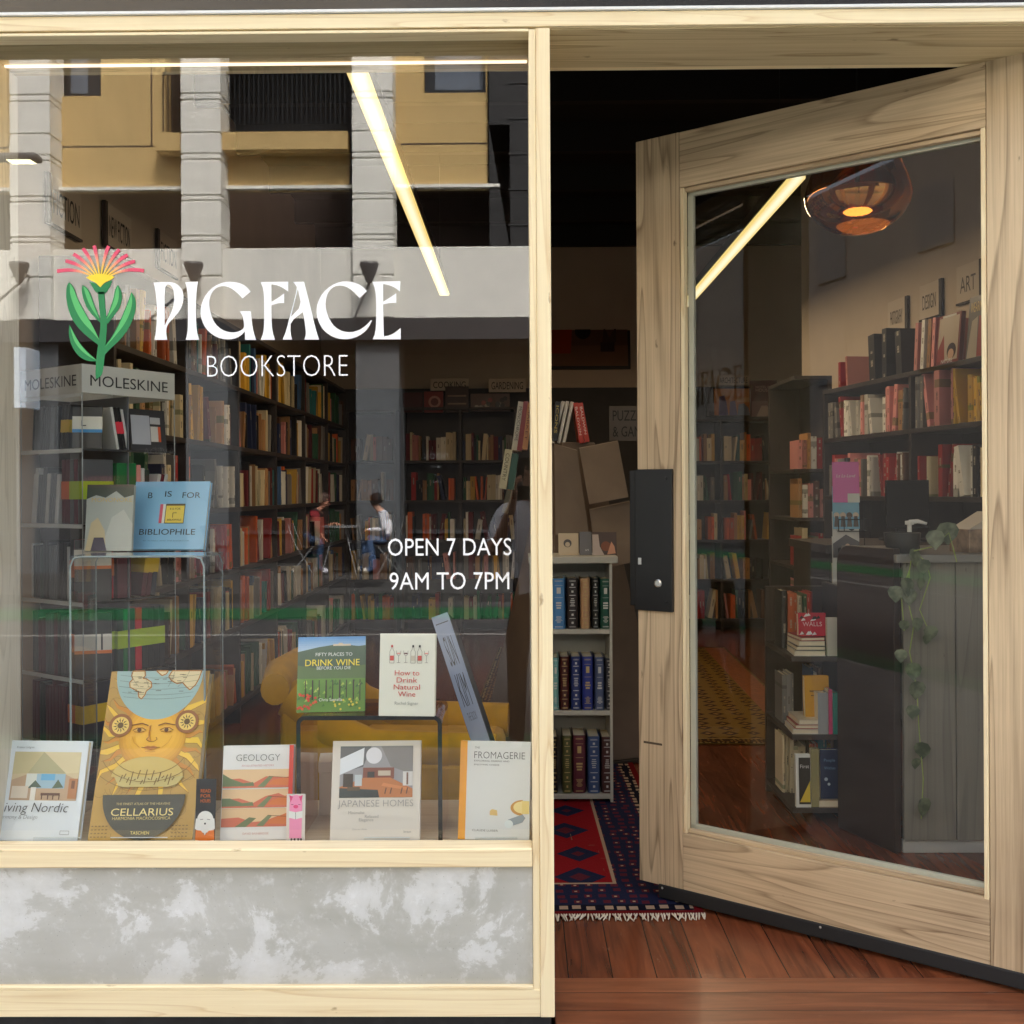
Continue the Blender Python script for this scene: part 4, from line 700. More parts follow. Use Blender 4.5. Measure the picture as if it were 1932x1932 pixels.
# --- japanese homes
h = lean_h(706, 1590, 1398, ZS, 15); w_ = px(170, 0.14)
t, a = show_book('grey book with a photo of a long timber room standing before the smoked acrylic stand', 707, 1590, w_, h, 0.024, C(216, 208, 198), 15, 1.5)
a.rect(0.09, 0.435, 0.91, 0.945, C(150, 148, 152)); a.poly([(0.09, 0.945), (0.44, 0.945), (0.35, 0.74), (0.09, 0.68)], C(92, 94, 98)); a.poly([(0.09, 0.82), (0.36, 0.93), (0.35, 0.76), (0.09, 0.66)], C(226, 230, 236)); a.circ(0.47, 0.85, 0.09, C(222, 222, 228)); a.poly([(0.55, 0.945), (0.91, 0.945), (0.91, 0.66), (0.66, 0.74)], C(128, 124, 124)); a.rect(0.35, 0.62, 0.70, 0.73, C(122, 62, 44)); a.rect(0.40, 0.63, 0.48, 0.69, C(40, 36, 36)); a.rect(0.52, 0.65, 0.66, 0.70, C(196, 180, 160))
a.poly([(0.09, 0.435), (0.91, 0.435), (0.91, 0.52), (0.66, 0.63), (0.36, 0.63), (0.09, 0.54)], C(184, 112, 62)); a.poly([(0.09, 0.435), (0.54, 0.435), (0.52, 0.51), (0.09, 0.53)], C(44, 52, 54)); a.poly([(0.56, 0.55), (0.88, 0.50), (0.86, 0.53), (0.58, 0.58)], C(206, 130, 76)); a.rect(0.13, 0.54, 0.24, 0.67, C(52, 40, 36)); a.rect(0.26, 0.55, 0.34, 0.66, C(190, 196, 200)); a.rect(0.80, 0.55, 0.91, 0.69, C(210, 206, 204)); a.rect(0.84, 0.56, 0.86, 0.68, C(120, 86, 70))
for x in (0.60, 0.66, 0.78, 0.84): a.line([(x, 0.47), (x + 0.015, 0.53)], 0.012, C(70, 44, 30))
a.rect(0.18, 0.505, 0.32, 0.54, C(90, 70, 46)); a.text('JAPANESE HOMES', 0.5, 0.325, 0.84, None, C(150, 146, 142), 0, -0.014); a.text('Minimalist', 0.29, 0.275, 0.18, None, C(150, 146, 142)); a.text('Relaxed', 0.46, 0.235, 0.15, None, C(150, 146, 142)); a.text('Elegance', 0.40, 0.195, 0.16, None, C(150, 146, 142)); a.text('braun', 0.86, 0.09, 0.08, None, C(120, 118, 116)); a.text('Chris van Uffelen', 0.33, 0.12, 0.16, None, C(150, 146, 142)); a.build(t)
# --- fromagerie
h = lean_h(930, 1586, 1399, ZS, 13); w_ = px(136, 0.15)
t, a = show_book('white cheese book with an orange spine beside the post', 931, 1586, w_, h, 0.026, C(222, 224, 224), 13, -6, spine=C(240, 160, 40))
a.rect(-0.0, 0.0, 0.10, 1.0, C(240, 164, 44)); a.text('THE', 0.24, 0.92, 0.07, None, C(120, 124, 124)); a.text('FROMAGERIE', 0.20, 0.82, 0.72, 0.07, C(74, 78, 80), 0, -0.012, 'l'); a.text('EXPLORING, PAIRING AND', 0.20, 0.785, 0.50, 0.018, C(70, 74, 76), align='l'); a.text('ENJOYING CHEESE', 0.20, 0.745, 0.36, 0.018, C(70, 74, 76), align='l'); a.text('CLAUDE LUISIER', 0.20, 0.085, 0.36, 0.02, C(80, 84, 86), align='l')
a.circ(0.90, 0.33, 0.17, C(206, 150, 70), a0=90, a1=270, sq=0.62); a.rect(0.88, 0.27, 0.99, 0.40, C(236, 212, 130)); a.circ(0.89, 0.335, 0.12, C(240, 220, 150), a0=90, a1=270, sq=0.65); a.poly([(0.44, 0.25), (0.55, 0.245), (0.54, 0.30), (0.47, 0.31), (0.44, 0.29)], C(226, 192, 120))
a.poly([(0.68, 0.13), (0.90, 0.185), (0.94, 0.23), (0.90, 0.265), (0.70, 0.21), (0.66, 0.17)], C(148, 160, 168)); a.circ(0.71, 0.165, 0.06, C(222, 230, 232), sq=0.9); a.build(t)
# ------------------------------------------------------------------ smoked acrylic stand with two wine books
def acryl_stand(label, u0, u1, vtop, vbase, depth, mats, th=0.008, rad=0.02, group=None):
    y0 = PZ((u0 + u1) / 2, vbase, ZS).y; xa, xb = P(u0, 1400, y0).x, P(u1, 1400, y0).x; z1 = P((u0 + u1) / 2, vtop, y0).z - ZS
    t = thing('acrylic_stand', label, 'display stand', ((xa + xb) / 2, y0, ZS + 0.0005), group=group); hw = (xb - xa) / 2
    def arch(o):                                      # outline of the bridge, o inset
        pts = [(-hw + o, 0)]
        for q in range(180, 89, -15): pts.append((-hw + rad + (rad - o) * math.cos(R(q)), z1 - rad + (rad - o) * math.sin(R(q))))
        for q in range(90, -1, -15): pts.append((hw - rad + (rad - o) * math.cos(R(q)), z1 - rad + (rad - o) * math.sin(R(q))))
        pts.append((hw - o, 0)); return pts
    A, B = arch(0), arch(th); n = len(A)
    b = MB(); vs = [(p[0], 0.0012, p[1]) for p in A] + [(p[0], 0.0012, p[1]) for p in B] + [(p[0], depth, p[1]) for p in A] + [(p[0], depth, p[1]) for p in B]; fs = []
    for i in range(n - 1): fs += [(i, i + 1, 2 * n + i + 1, 2 * n + i), (n + i, 3 * n + i, 3 * n + i + 1, n + i + 1)]
    b.add(vs, fs); b.build('bridge', mats[0], t)
    b = MB(); vs = [(p[0], 0, p[1]) for p in A] + [(p[0], 0, p[1]) for p in B]; vs += [(p[0], 0.0012, p[1]) for p in A] + [(p[0], 0.0012, p[1]) for p in B]; fs = []
    for i in range(n - 1): fs += [(i, i + 1, n + i + 1, n + i), (2 * n + i, 3 * n + i, 3 * n + i + 1, 2 * n + i + 1), (i, 2 * n + i, 2 * n + i + 1, i + 1), (n + i, n + i + 1, 3 * n + i + 1, 3 * n + i)]
    b.add(vs, fs); b.build('front_edge', mats[1], t); return t, ZS + z1 + 0.0005, y0
_, zr, yr = acryl_stand('smoked red acrylic stand carrying two wine books', 559, 834, 1351, 1588, 0.22, (M['smoked'], M['smokededge']), 0.011, 0.022)
h = 0.0
def top_book(label, uc, vb, vt, wpx, th, cover, lean, turn, z, spine=None):
    y = PZ(uc, vb, z).y; h_ = lean_h(uc, vb, vt, z, lean); return (*show_book(label, uc, vb, px(wpx, y), h_, th, cover, lean, turn, z, spine), h_)
t, a, h = top_book('green vineyard book with yellow title on the smoked acrylic stand', 624, 1344, 1202, 128, 0.022, C(90, 120, 90), 14, 5, zr, C(170, 190, 160))
a.grad(0, 0.70, 1, 1.0, C(206, 222, 230), C(92, 150, 206)); a.poly([(0, 0.70), (0, 0.80), (0.3, 0.86), (0.6, 0.90), (0.9, 0.87), (1, 0.88), (1, 0.5), (0, 0.5)], C(66, 92, 72)); a.rect(0.52, 0.875, 0.78, 0.90, C(214, 196, 170)); a.rect(0.6, 0.90, 0.66, 0.915, C(206, 186, 160)); a.poly([(0, 0.62), (0.4, 0.56), (1, 0.62), (1, 0.40), (0, 0.40)], C(86, 112, 66)); a.rect(0.0, 0.0, 1, 0.44, C(96, 142, 52))
for i in range(46):
    x = rnd.random() * 0.96; y = 0.04 + rnd.random() * 0.36; a.poly([(x, y), (x + 0.05, y + 0.012), (x + 0.03, y + 0.045)], rnd.choice((C(146, 186, 70), C(60, 104, 40), C(180, 202, 90), C(70, 116, 44))))
for i in range(9):
    x = 0.12 + i * 0.1; a.rect(x, 0.18 - 0.02 * (i % 3), x + 0.014 + 0.006 * (i % 2), 0.42, C(52, 40, 34)); 
for i in range(24):
    x = rnd.random() * 0.3; y = rnd.random() * 0.24 * (1 - x); a.circ(x + 0.01, y + 0.02, 0.02, rnd.choice((C(222, 90, 50), C(206, 60, 40))), 8)
for i in range(14): a.circ(0.55 + rnd.random() * 0.42, 0.02 + rnd.random() * 0.15, 0.016, C(226, 206, 70), 8)
a.text('FIFTY PLACES TO', 0.54, 0.735, 0.54, None, C(220, 226, 220)); a.text('DRINK WINE', 0.52, 0.605, 0.80, 0.085, C(248, 226, 70)); a.text('BEFORE YOU DIE', 0.54, 0.555, 0.50, None, C(220, 226, 220)); a.text('Chris Santella', 0.5, 0.14, 0.34, None, C(236, 236, 220)); a.build(t)
t, a, h = top_book('cream book with red title and small drawn bottles on the smoked acrylic stand', 767, 1352, 1196, 107, 0.022, C(226, 224, 210), 8, -3, zr)
RD = C(204, 74, 62); y0 = 0.66
for i, (x, k_) in enumerate(((0.22, 'b'), (0.34, 'g'), (0.47, 'w'), (0.60, 'b'), (0.72, 'b'), (0.84, 'g'))):
    ln = C(120, 110, 100)
    if k_ == 'b': a.line([(x - 0.04, y0 - 0.02), (x - 0.04, y0 + 0.12), (x - 0.015, y0 + 0.15), (x - 0.015, y0 + 0.19), (x + 0.015, y0 + 0.19), (x + 0.015, y0 + 0.15), (x + 0.04, y0 + 0.12), (x + 0.04, y0 - 0.02), (x - 0.04, y0 - 0.02)], 0.007, ln); a.rect(x - 0.034, y0 + 0.01, x + 0.034, y0 + 0.07, RD if i != 3 else C(200, 190, 170)); a.rect(x - 0.015, y0 + 0.17, x + 0.015, y0 + 0.20, RD if i == 0 else C(40, 40, 40))
    else: a.line([(x - 0.04, y0 + 0.13), (x - 0.035, y0 + 0.09), (x, y0 + 0.065), (x + 0.035, y0 + 0.09), (x + 0.04, y0 + 0.13)], 0.007, ln); a.line([(x, y0 + 0.065), (x, y0 - 0.015)], 0.007, ln); a.line([(x - 0.03, y0 - 0.015), (x + 0.03, y0 - 0.015)], 0.007, ln); a.rect(x - 0.03, y0 + 0.09, x + 0.03, y0 + 0.105, C(90, 30, 40) if k_ == 'w' else C(226, 150, 140))
for st, y, ww in (('How to', 0.49, 0.44), ('Drink', 0.405, 0.37), ('Natural', 0.32, 0.47), ('Wine', 0.235, 0.31)): a.text(st, 0.5, y, ww, 0.062, RD)
a.text('Rachel Signer', 0.5, 0.125, 0.42, None, C(150, 150, 142)); a.build(t)
# ------------------------------------------------------------------ big clear stand, blue book and grey picture book on it
def clear_stand():
    y0 = 0.30; xa, xb = P(131, 1200, y0).x, P(388, 1200, y0).x; z1 = P(260, 1049, y0).z - ZS; hw = (xb - xa) / 2
    t = thing('acrylic_stand', 'tall clear acrylic bridge stand behind the golden atlas', 'display stand', ((xa + xb) / 2, y0, ZS + 0.0005)); dp_ = 0.17
    b = MB(); th = 0.006
    b.box((-hw, 0, 0), (-hw + th, dp_, z1)); b.box((hw - th, 0, 0), (hw, dp_, z1)); b.box((-hw, 0, z1 - th), (hw, dp_, z1 - 0.0005)); b.build('bridge', M['acrylic'], t)
    edge = plain('cool_acrylic_edge', C(150, 162, 164), 0.15)
    b = MB(); pts = [(-hw + 0.003, -0.001, 0), (-hw + 0.003, -0.001, z1 - 0.03), (-hw + 0.012, -0.001, z1 - 0.008), (-hw + 0.032, -0.001, z1 - 0.002), (hw - 0.032, -0.001, z1 - 0.002), (hw - 0.012, -0.001, z1 - 0.008), (hw - 0.003, -0.001, z1 - 0.03), (hw - 0.003, -0.001, 0)]
    b.tube(pts, 0.003, 6); b.build('front_edge', edge, t)
    b = MB(); b.tube([(p[0], dp_, p[2]) for p in pts], 0.002, 6); b.build('rear_edge', edge, t); return ZS + z1 + 0.001
zc = clear_stand()
t, a, h = top_book('light blue book with black hand lettering on the clear acrylic stand', 312, 1037, 909, 148, 0.02, C(136, 190, 226), 16, -4, zc, C(120, 60, 50))
BK = C(24, 28, 34)
for st, x, y, ww in (('B', 0.22, 0.75, 0.06), ('IS', 0.46, 0.77, 0.09), ('FOR', 0.77, 0.75, 0.24)): a.text(st, x, y, ww, 0.085, BK)
a.text('BIBLIOPHILE', 0.5, 0.21, 0.74, 0.085, BK); a.rect(0.37, 0.38, 0.45, 0.66, C(214, 90, 110)); a.rect(0.41, 0.38, 0.46, 0.66, C(226, 226, 220)); a.rect(0.45, 0.38, 0.70, 0.64, C(234, 208, 84)); a.rect(0.45, 0.635, 0.70, 0.665, C(110, 90, 50)); a.line([(0.45, 0.38), (0.45, 0.66), (0.70, 0.66), (0.70, 0.38), (0.45, 0.38)], 0.008, BK); a.line([(0.55, 0.46), (0.55, 0.53), (0.60, 0.53)], 0.008, BK); a.text('B IS FOR', 0.575, 0.575, 0.14, None, BK); a.text('BIBLIOPHILE', 0.575, 0.415, 0.18, None, BK); a.text('BY RUSSELL AND THE BOOKCLUB', 0.5, 0.115, 0.6, 0.014, C(70, 110, 140)); a.build(t)
t, a, h = top_book('pale grey picture book with a gold title on the clear acrylic stand', 203, 1040, 915, 88, 0.018, C(176, 182, 176), 10, 4, zc)
a.rect(0, 0.78, 1, 1, C(60, 72, 66)); a.poly([(0, 0.78), (0.2, 0.84), (0.4, 0.80), (0.62, 0.90), (0.8, 0.80), (1, 0.84), (1, 0.7), (0, 0.7)], C(176, 182, 176)); a.poly([(0.35, 0.0), (0.55, 0.5), (0.8, 0.62), (1, 0.4), (1, 0)], C(196, 200, 192)); a.poly([(0.02, 0.0), (0.12, 0.42), (0.26, 0.5), (0.42, 0.30), (0.46, 0.0)], C(206, 190, 150)); a.poly([(0.14, 0.0), (0.2, 0.2), (0.40, 0.2), (0.48, 0.0)], C(76, 70, 90)); a.text('MONONOKE', 0.54, 0.735, 0.86, 0.065, C(206, 180, 110)); a.build(t)
# ------------------------------------------------------------------ small clear easels under the books
for u, ww, lb in ((108, 92, 'small clear easel under the white attic book'), (262, 108, 'small clear easel under the golden atlas'), (730, 86, 'small clear easel under the grey interiors book'), (936, 80, 'small clear easel under the white cheese book')):
    p = PZ(u, 1596, ZS); w_ = px(ww, p.y); t = thing('book_easel', lb, 'easel', (p.x, p.y, ZS + 0.0005))
    b = MB(); b.box((-w_ / 2, 0, 0), (w_ / 2, 0.0025, 0.02)); b.box((-w_ / 2, 0.0026, 0), (w_ / 2, 0.035, 0.0022)); b.build('lip', M['acrylic'], t); b = MB(); b.box((-w_ / 2, 0, 0.0201), (w_ / 2, 0.0025, 0.0215)); b.build('lip_edge', M['acredge'], t)
# ------------------------------------------------------------------ two cut-out bookmarks
def cutout(name, label, u, v, hpx, wpx, turn=0):
    p = PZ(u, v, ZS); k_ = S(p.y); t = thing(name, label, 'bookmark', (p.x, p.y, ZS + 0.001), (R(-6), 0, R(turn))); return t, Art(wpx * k_, hpx * k_)
t, a = cutout('bookmark', 'black bookmark with a white bearded reader in an orange robe', 386, 1597, 124, 38)
b = MB(); b.box((-a.w / 2, 0, 0), (a.w / 2, 0.002, a.h), col=C(34, 36, 40)); b.build('card', M['print'], t)
OR = C(226, 116, 40)
a.circ(0.5, 0.40, 0.40, WH, a0=0, a1=180, sq=1.0); a.poly([(0.04, 0.41), (0.96, 0.41), (1.0, 0.26), (0.78, 0.20), (0.22, 0.20), (0.0, 0.26)], WH); a.poly([(0.04, 0.24), (0.3, 0.23), (0.5, 0.16), (0.7, 0.23), (0.96, 0.24), (1.0, 0.0), (0.0, 0.0)], OR); a.poly([(0.36, 0.25), (0.64, 0.25), (0.5, 0.16)], WH); a.poly([(0.02, 0.0), (0.02, 0.09), (0.5, 0.065), (0.98, 0.09), (0.98, 0.0)], C(240, 140, 60)); a.line([(0.5, 0.065), (0.5, 0.0)], 0.03, C(255, 220, 180)); a.line([(0.02, 0.09), (0.5, 0.065), (0.98, 0.09)], 0.03, C(255, 230, 200))
a.circ(0.5, 0.335, 0.05, INK, 12); a.line([(0.25, 0.395), (0.4, 0.40)], 0.04, C(150, 150, 150)); a.line([(0.6, 0.40), (0.75, 0.395)], 0.04, C(150, 150, 150))
for i, st in enumerate(('READ', 'FOR', 'HOURS')): a.text(st, 0.5, 0.80 - i * 0.075, 0.5, 0.05, OR)
a.build(t)
t, a = cutout('bookmark', 'pink smiling bookmark figure holding an open white book', 557, 1598, 97, 34)
b = MB(); b.box((-a.w / 2 - 0.001, 0, 0), (a.w / 2 + 0.001, 0.002, a.h), col=C(222, 214, 206)); b.build('card', M['print'], t)
PK, PK2 = C(244, 150, 190), C(232, 70, 130)
a.poly([(0.16, 0.16), (0.84, 0.16), (0.86, 0.84), (0.74, 0.96), (0.5, 0.99), (0.26, 0.96), (0.14, 0.84)], PK); a.poly([(0.12, 0.98), (0.34, 0.95), (0.2, 0.84)], PK2); a.poly([(0.88, 0.98), (0.66, 0.95), (0.8, 0.84)], PK2); a.circ(0.5, 0.76, 0.14, PK2, 16, sq=0.7); a.line([(0.24, 0.80), (0.36, 0.80)], 0.03, C(120, 40, 60)); a.line([(0.64, 0.80), (0.76, 0.80)], 0.03, C(120, 40, 60)); a.poly([(0.12, 0.55), (0.5, 0.52), (0.88, 0.55), (0.88, 0.68), (0.5, 0.655), (0.12, 0.68)], WH); a.line([(0.5, 0.52), (0.5, 0.655)], 0.02, INK)
for x in (0.24, 0.42, 0.62, 0.78): a.rect(x, 0.06, x + 0.09, 0.16, C(70, 40, 50))
a.build(t)
# ------------------------------------------------------------------ long narrow grey box leaning across the window
def narrow_box():
    A = P(829, 1160, 0.50); B_ = P(955, 1520, 0.30); A = Vector(A); B_ = Vector((B_.x, B_.y, ZS + 0.004)); ax = (A - B_); L = ax.length; ax.normalize(); nrm = Vector((0, -1, 0)); nrm = (nrm - ax * nrm.dot(ax)).normalized(); sd_ = ax.cross(nrm).normalized()
    w_ = px(33, 0.45); m = Matrix((sd_, -nrm, ax)).transposed().to_4x4(); m.translation = B_
    t = thing('book', 'long pale blue grey book standing on end at a slant, showing its spine', 'book', B_); t.matrix_world = m
    flip = 1 if sd_.x > 0 else -1
    b = MB(); b.box((-w_ / 2, 0, 0), (w_ / 2, 0.004, L), col=C(128, 140, 164)); b.build('spine', M['print'], t)
    b = MB(); b.box((-w_ / 2 - 0.001, 0.0041, 0.0), (-w_ / 2 + 0.003, 0.12, L - 0.004), col=C(16, 14, 14)); b.box((w_ / 2 - 0.002, 0.0041, 0.0), (w_ / 2 + 0.001, 0.12, L - 0.004), col=C(16, 14, 14)); b.build('cover', M['print'], t)
    b = MB(); b.box((-w_ / 2 + 0.0032, 0.0042, 0.002), (w_ / 2 - 0.0022, 0.115, L - 0.008)); b.build('pages', M['pages'], t)
    b = MB(); up = (0, 0, -1)
    b.box((-w_ * 0.38, -0.0004, L * 0.955), (w_ * 0.38, -0.0002, L * 0.96), col=INK)
    for st, z_, h_, c_ in (('SUN', 0.74, 0.15, INK), ('KIM', 0.54, 0.16, INK), ('THE BOOK', 0.47, 0.04, C(84, 92, 104)), ('XI', 0.22, 0.12, INK)): put_text(b, st, (0, -0.0006, L * z_), (flip, 0, 0), (0, 0, 1), w_ * 0.52, L * h_, c_)
    b.build('spine_lettering', M['print'], t, fix=False)
narrow_box()
# white storage box behind the smoked stand
p = P(648, 1500, 0.40); t = thing('storage_box', 'cream box with a loose lid standing behind the smoked acrylic stand', 'box', (p.x, 0.36, ZS + 0.001), (0, 0, R(8)))
cr = plain('cream_card', C(212, 204, 190), 0.7); boxpart('box_body', cr, (-0.06, 0, 0), (0.06, 0.1, 0.12), t); boxpart('lid', cr, (-0.062, -0.002, 0.1205), (0.062, 0.102, 0.15), t)
# ================================================================== books by the row
def unit_book():
    b = MB(); t = 0.10
    b.box((-0.5, 0, 0), (0.5, 0.035, 1)); b.box((-0.5, 0.0351, 0), (-0.5 + t, 1, 1)); b.box((0.5 - t, 0.0351, 0), (0.5, 1, 1)); b.box((-0.5 + t + 0.002, 0.036, 0.01), (0.5 - t - 0.002, 0.985, 0.975), 1)
    o = b.build('book', [M['cloth'], M['pages']]); me = o.data; bpy.data.objects.remove(o); return me
UB = unit_book()
def slim_book():                               # rounded spine
    b = MB(); pr = [(-0.5, 0.08), (-0.36, 0.025), (0, 0), (0.36, 0.025), (0.5, 0.08)]
    vs = [(x, y, 0) for x, y in pr] + [(x, y, 1) for x, y in pr]; b.add(vs, [(i, i + 1, i + 6, i + 5) for i in range(4)])
    b.add([(-0.5, 0.08, 0), (-0.5, 1, 0), (-0.5, 1, 1), (-0.5, 0.08, 1)], [(0, 1, 2, 3)]); b.add([(0.5, 0.08, 0), (0.5, 1, 0), (0.5, 1, 1), (0.5, 0.08, 1)], [(0, 1, 2, 3)])
    b.box((-0.42, 0.06, 0.01), (0.42, 0.98, 0.98), 1); b.add([(-0.5, 0.08, 1), (-0.36, 0.025, 1), (0, 0, 1), (0.36, 0.025, 1), (0.5, 0.08, 1), (0.42, 0.1, 1), (-0.42, 0.1, 1)], [tuple(range(7))])
    o = b.build('book', [M['cloth'], M['pages']], fix=False); me = o.data; bpy.data.objects.remove(o); return me
SB = slim_book()
PAL = {'red': (158, 40, 38), 'dark red': (96, 26, 30), 'orange': (204, 96, 40), 'cream': (214, 200, 166), 'tan': (170, 128, 84), 'brown': (92, 60, 40), 'black': (28, 26, 28), 'grey': (128, 126, 124), 'white': (222, 220, 214), 'navy': (36, 44, 76), 'blue': (66, 98, 140), 'green': (46, 92, 64), 'teal': (44, 112, 116), 'yellow': (210, 166, 60), 'pink': (208, 140, 136)}
WARM = ['red', 'dark red', 'orange', 'cream', 'cream', 'tan', 'tan', 'brown', 'black', 'black', 'grey', 'white', 'white', 'navy', 'green', 'yellow', 'pink']
MIX = list(PAL) + ['white', 'cream', 'black', 'grey', 'white', 'cream']
ORD = ['', 'first', 'second', 'third', 'fourth', 'fifth', 'sixth', 'seventh', 'eighth', 'ninth', 'tenth', 'eleventh', 'twelfth', 'thirteenth', 'fourteenth', 'fifteenth', 'sixteenth', 'seventeenth', 'eighteenth']
def vary(c, r): k = 0.85 + 0.3 * r.random(); return tuple(min(255, x * k) for x in c)
class Row:
    """books along a shelf: o start of the row (spine plane), d direction, n into the shelf"""
    def __init__(s, where, group, frm): s.count = {}; s.where = where; s.group = group; s.frm = frm
    def book(s, colname, rgb, pos, rz, size, lean=0.0, stuff=None, me=None, flat=0.0):
        m = Matrix.Translation(pos) @ Matrix.Rotation(rz, 4, 'Z') @ Matrix.Rotation(lean, 4, 'Y') @ Matrix.Rotation(flat, 4, 'X') @ Matrix.Diagonal((*size, 1))
        c = C(*rgb)
        if stuff is not None:
            stuff.M = m; stuff.box((-0.5, 0, 0), (0.5, 1, 1), 0, c)
            if random.random() < 0.5:
                q = 0.55 + 0.3 * random.random(); k = (0.32, 0.27, 0.20, 1) if sum(c[:3]) < 0.7 else tuple(x * 0.45 for x in c[:3]) + (1,); stuff.box((-0.13, -0.004, q - 0.22 * random.random() - 0.08), (0.13, 0.0, q), 0, k)
            stuff.M = Matrix.Identity(4); return
        o = bpy.data.objects.new('book', me or UB); COL.objects.link(o); o.matrix_world = m; o.color = c
        s.count[colname] = s.count.get(colname, 0) + 1; i = s.count[colname]
        tag(o, f"{ORD[i] if i < len(ORD) else 'another'} {colname} book from {s.frm}, {s.where}", 'book', s.group); return o
def fill(where, group, frm, o, d, length, depth, hmax, hmin, pal, seed, stuff=None, gaps=0.12, thick=(0.014, 0.045), pull=0.02):
    r = random.Random(seed); o = Vector(o); d = Vector((d[0], d[1], 0)).normalized(); n = Vector((-d.y, d.x, 0)); rz = math.atan2(d.y, d.x); row = Row(where, group, frm); x = 0.01; cl = r.choice(pal); run = 0
    while x < length - 0.02:
        if r.random() < gaps * 0.35 and stuff is None or r.random() < gaps * 0.2: x += 0.03 + 0.06 * r.random()
        t = thick[0] + (thick[1] - thick[0]) * r.random() ** 1.6
        if x + t > length: break
        if run <= 0: cl = r.choice(pal); run = r.choice((1, 1, 1, 2, 3)); hh = hmin + (hmax - hmin) * r.random()
        run -= 1; hb = min(hmax, hh * (0.97 + 0.06 * r.random())); dp_ = depth * (0.7 + 0.25 * r.random()); ln = 0.0
        if r.random() < gaps * 0.6: ln = R(r.choice((-1, 1)) * (4 + 8 * r.random())); x += abs(math.sin(ln)) * hb * 0.6
        p = o + d * (x + t / 2) + n * (pull * r.random())
        if ln: p.z += abs(math.sin(ln)) * t * 0.5
        row.book(cl, vary(PAL[cl], r), p, rz, (t, dp_, hb), ln, stuff, UB if r.random() < 0.6 else SB); x += t + 0.0012 + (abs(math.sin(ln)) * hb * 0.6 if ln else 0)
    return row
def bookcase(name, label, o, d, length, depth, zs, ztop, mat, plinth=True, ends=True, th=0.025, back=True, uprights=()):
    t = thing(name, label, 'bookcase', (o[0], o[1], o[2]), (0, 0, math.atan2(d[1], d[0])))
    if ends:
        for xa in (0, length - th): boxpart('side_panel', mat, (xa, 0, 0.001), (xa + th, depth, ztop - o[2]), t)
    for xa in uprights: boxpart('upright', mat, (xa, 0.004, 0.001), (xa + th, depth - 0.02, ztop - o[2] - th - 0.001), t)
    if back: boxpart('back_panel', mat, (th if ends else 0, depth - 0.012, 0.002), (length - (th if ends else 0), depth, ztop - o[2] - 0.001), t, bevel=0)
    for z in zs: boxpart('shelf', mat, ((th if ends else 0) + 0.0005, 0.003, z - o[2] - th), (length - (th if ends else 0) - 0.0005, depth - 0.0125, z - o[2]), t)
    boxpart('top', mat, (0.001 if ends else 0, 0.001, ztop - o[2] - th + 0.001), (length - 0.001, depth - 0.001, ztop - o[2] + 0.001), t); return t
# ---- long bookcase on the side wall behind the lettering: its face looks into the shop
xf = -1.62; yb0, yb1 = 1.55, 6.95; zrows = [0.12, 0.56, 0.895, 1.24, 1.588, 1.93]; L1 = yb1 - yb0
bookcase('long_bookcase', 'tall dark bookcase running down the side wall behind the window lettering', (xf, yb0, 0), (0, 1), L1, 0.3, zrows, 2.27, M['shelf'], uprights=(0.9, 1.8, 2.7, 3.6, 4.5))
# direction (0,-1): the first book stands at the far end, n = (1,0)... so rows are laid the other way round
FAR = MB()
for i, z in enumerate(zrows):
    nm = ('lowest row', 'fifth row', 'fourth row', 'third row', 'second row', 'top row')[i]
    for j in range(6):
        y0 = yb0 + 0.03 + j * 0.9; dist = y0
        st = FAR if (j >= 2 or i <= 1) else None
        bay = ('nearest', 'second', 'third')[j] if j < 3 else ''
        # spines face +x: direction along +y, into the shelf is -x
        fill(f'{nm}, {bay} bay, long bookcase', 'books in the long bookcase', 'the street', (xf - 0.012, y0, z + 0.001), (0, 1), 0.86, 0.22, 0.285 if i != 1 else 0.27, 0.19, MIX if i % 2 else WARM, 100 + i * 10 + j, st, 0.5, (0.016, 0.05), 0.03)
# ---- back bookcases
yk = YB - 0.34; kz = [0.12, 0.50, 0.87, 1.245, 1.62]
def backcase(label, x0, x1, ztop, zs, seed):
    bookcase('back_bookcase', label, (x0, yk, 0), (1, 0), x1 - x0, 0.3, zs, ztop, M['shelf'], uprights=((x1 - x0) / 2,))
    for i, z in enumerate(zs): fill('', '', '', (x0 + 0.03, yk + 0.01, z + 0.001), (1, 0), (x1 - x0) / 2 - 0.05, 0.22, 0.27, 0.18, WARM, seed + i, FAR, 0.25); fill('', '', '', ((x0 + x1) / 2 + 0.03, yk + 0.01, z + 0.001), (1, 0), (x1 - x0) / 2 - 0.05, 0.22, 0.27, 0.18, WARM, seed + 20 + i, FAR, 0.25)
xa, xb = P(757, 900, yk).x, P(975, 900, yk).x
backcase('dark bookcase full of books against the back wall, seen through the display window', xa, xb, P(860, 768, yk).z, [0.12, 0.50, 0.87, 1.245, 1.62], 300)
xc, xd = P(1240, 900, yk).x, P(1478, 900, yk).x
backcase('dark bookcase full of books against the back wall, seen through the door glass', xc, xd, P(1400, 790, yk).z, [0.12, 0.49, 0.86, 1.23, 1.60], 350)
xe0 = P(560, 900, yk).x
backcase('dark bookcase in the far corner where the long bookcase ends', xe0, xa - 0.05, 2.1, [0.12, 0.5, 0.87, 1.245, 1.62], 390)
fs = one(FAR, 'distant_shelved_books', M['matte'], 'rows of small distant books on the far shelves', 'books', kind='stuff')
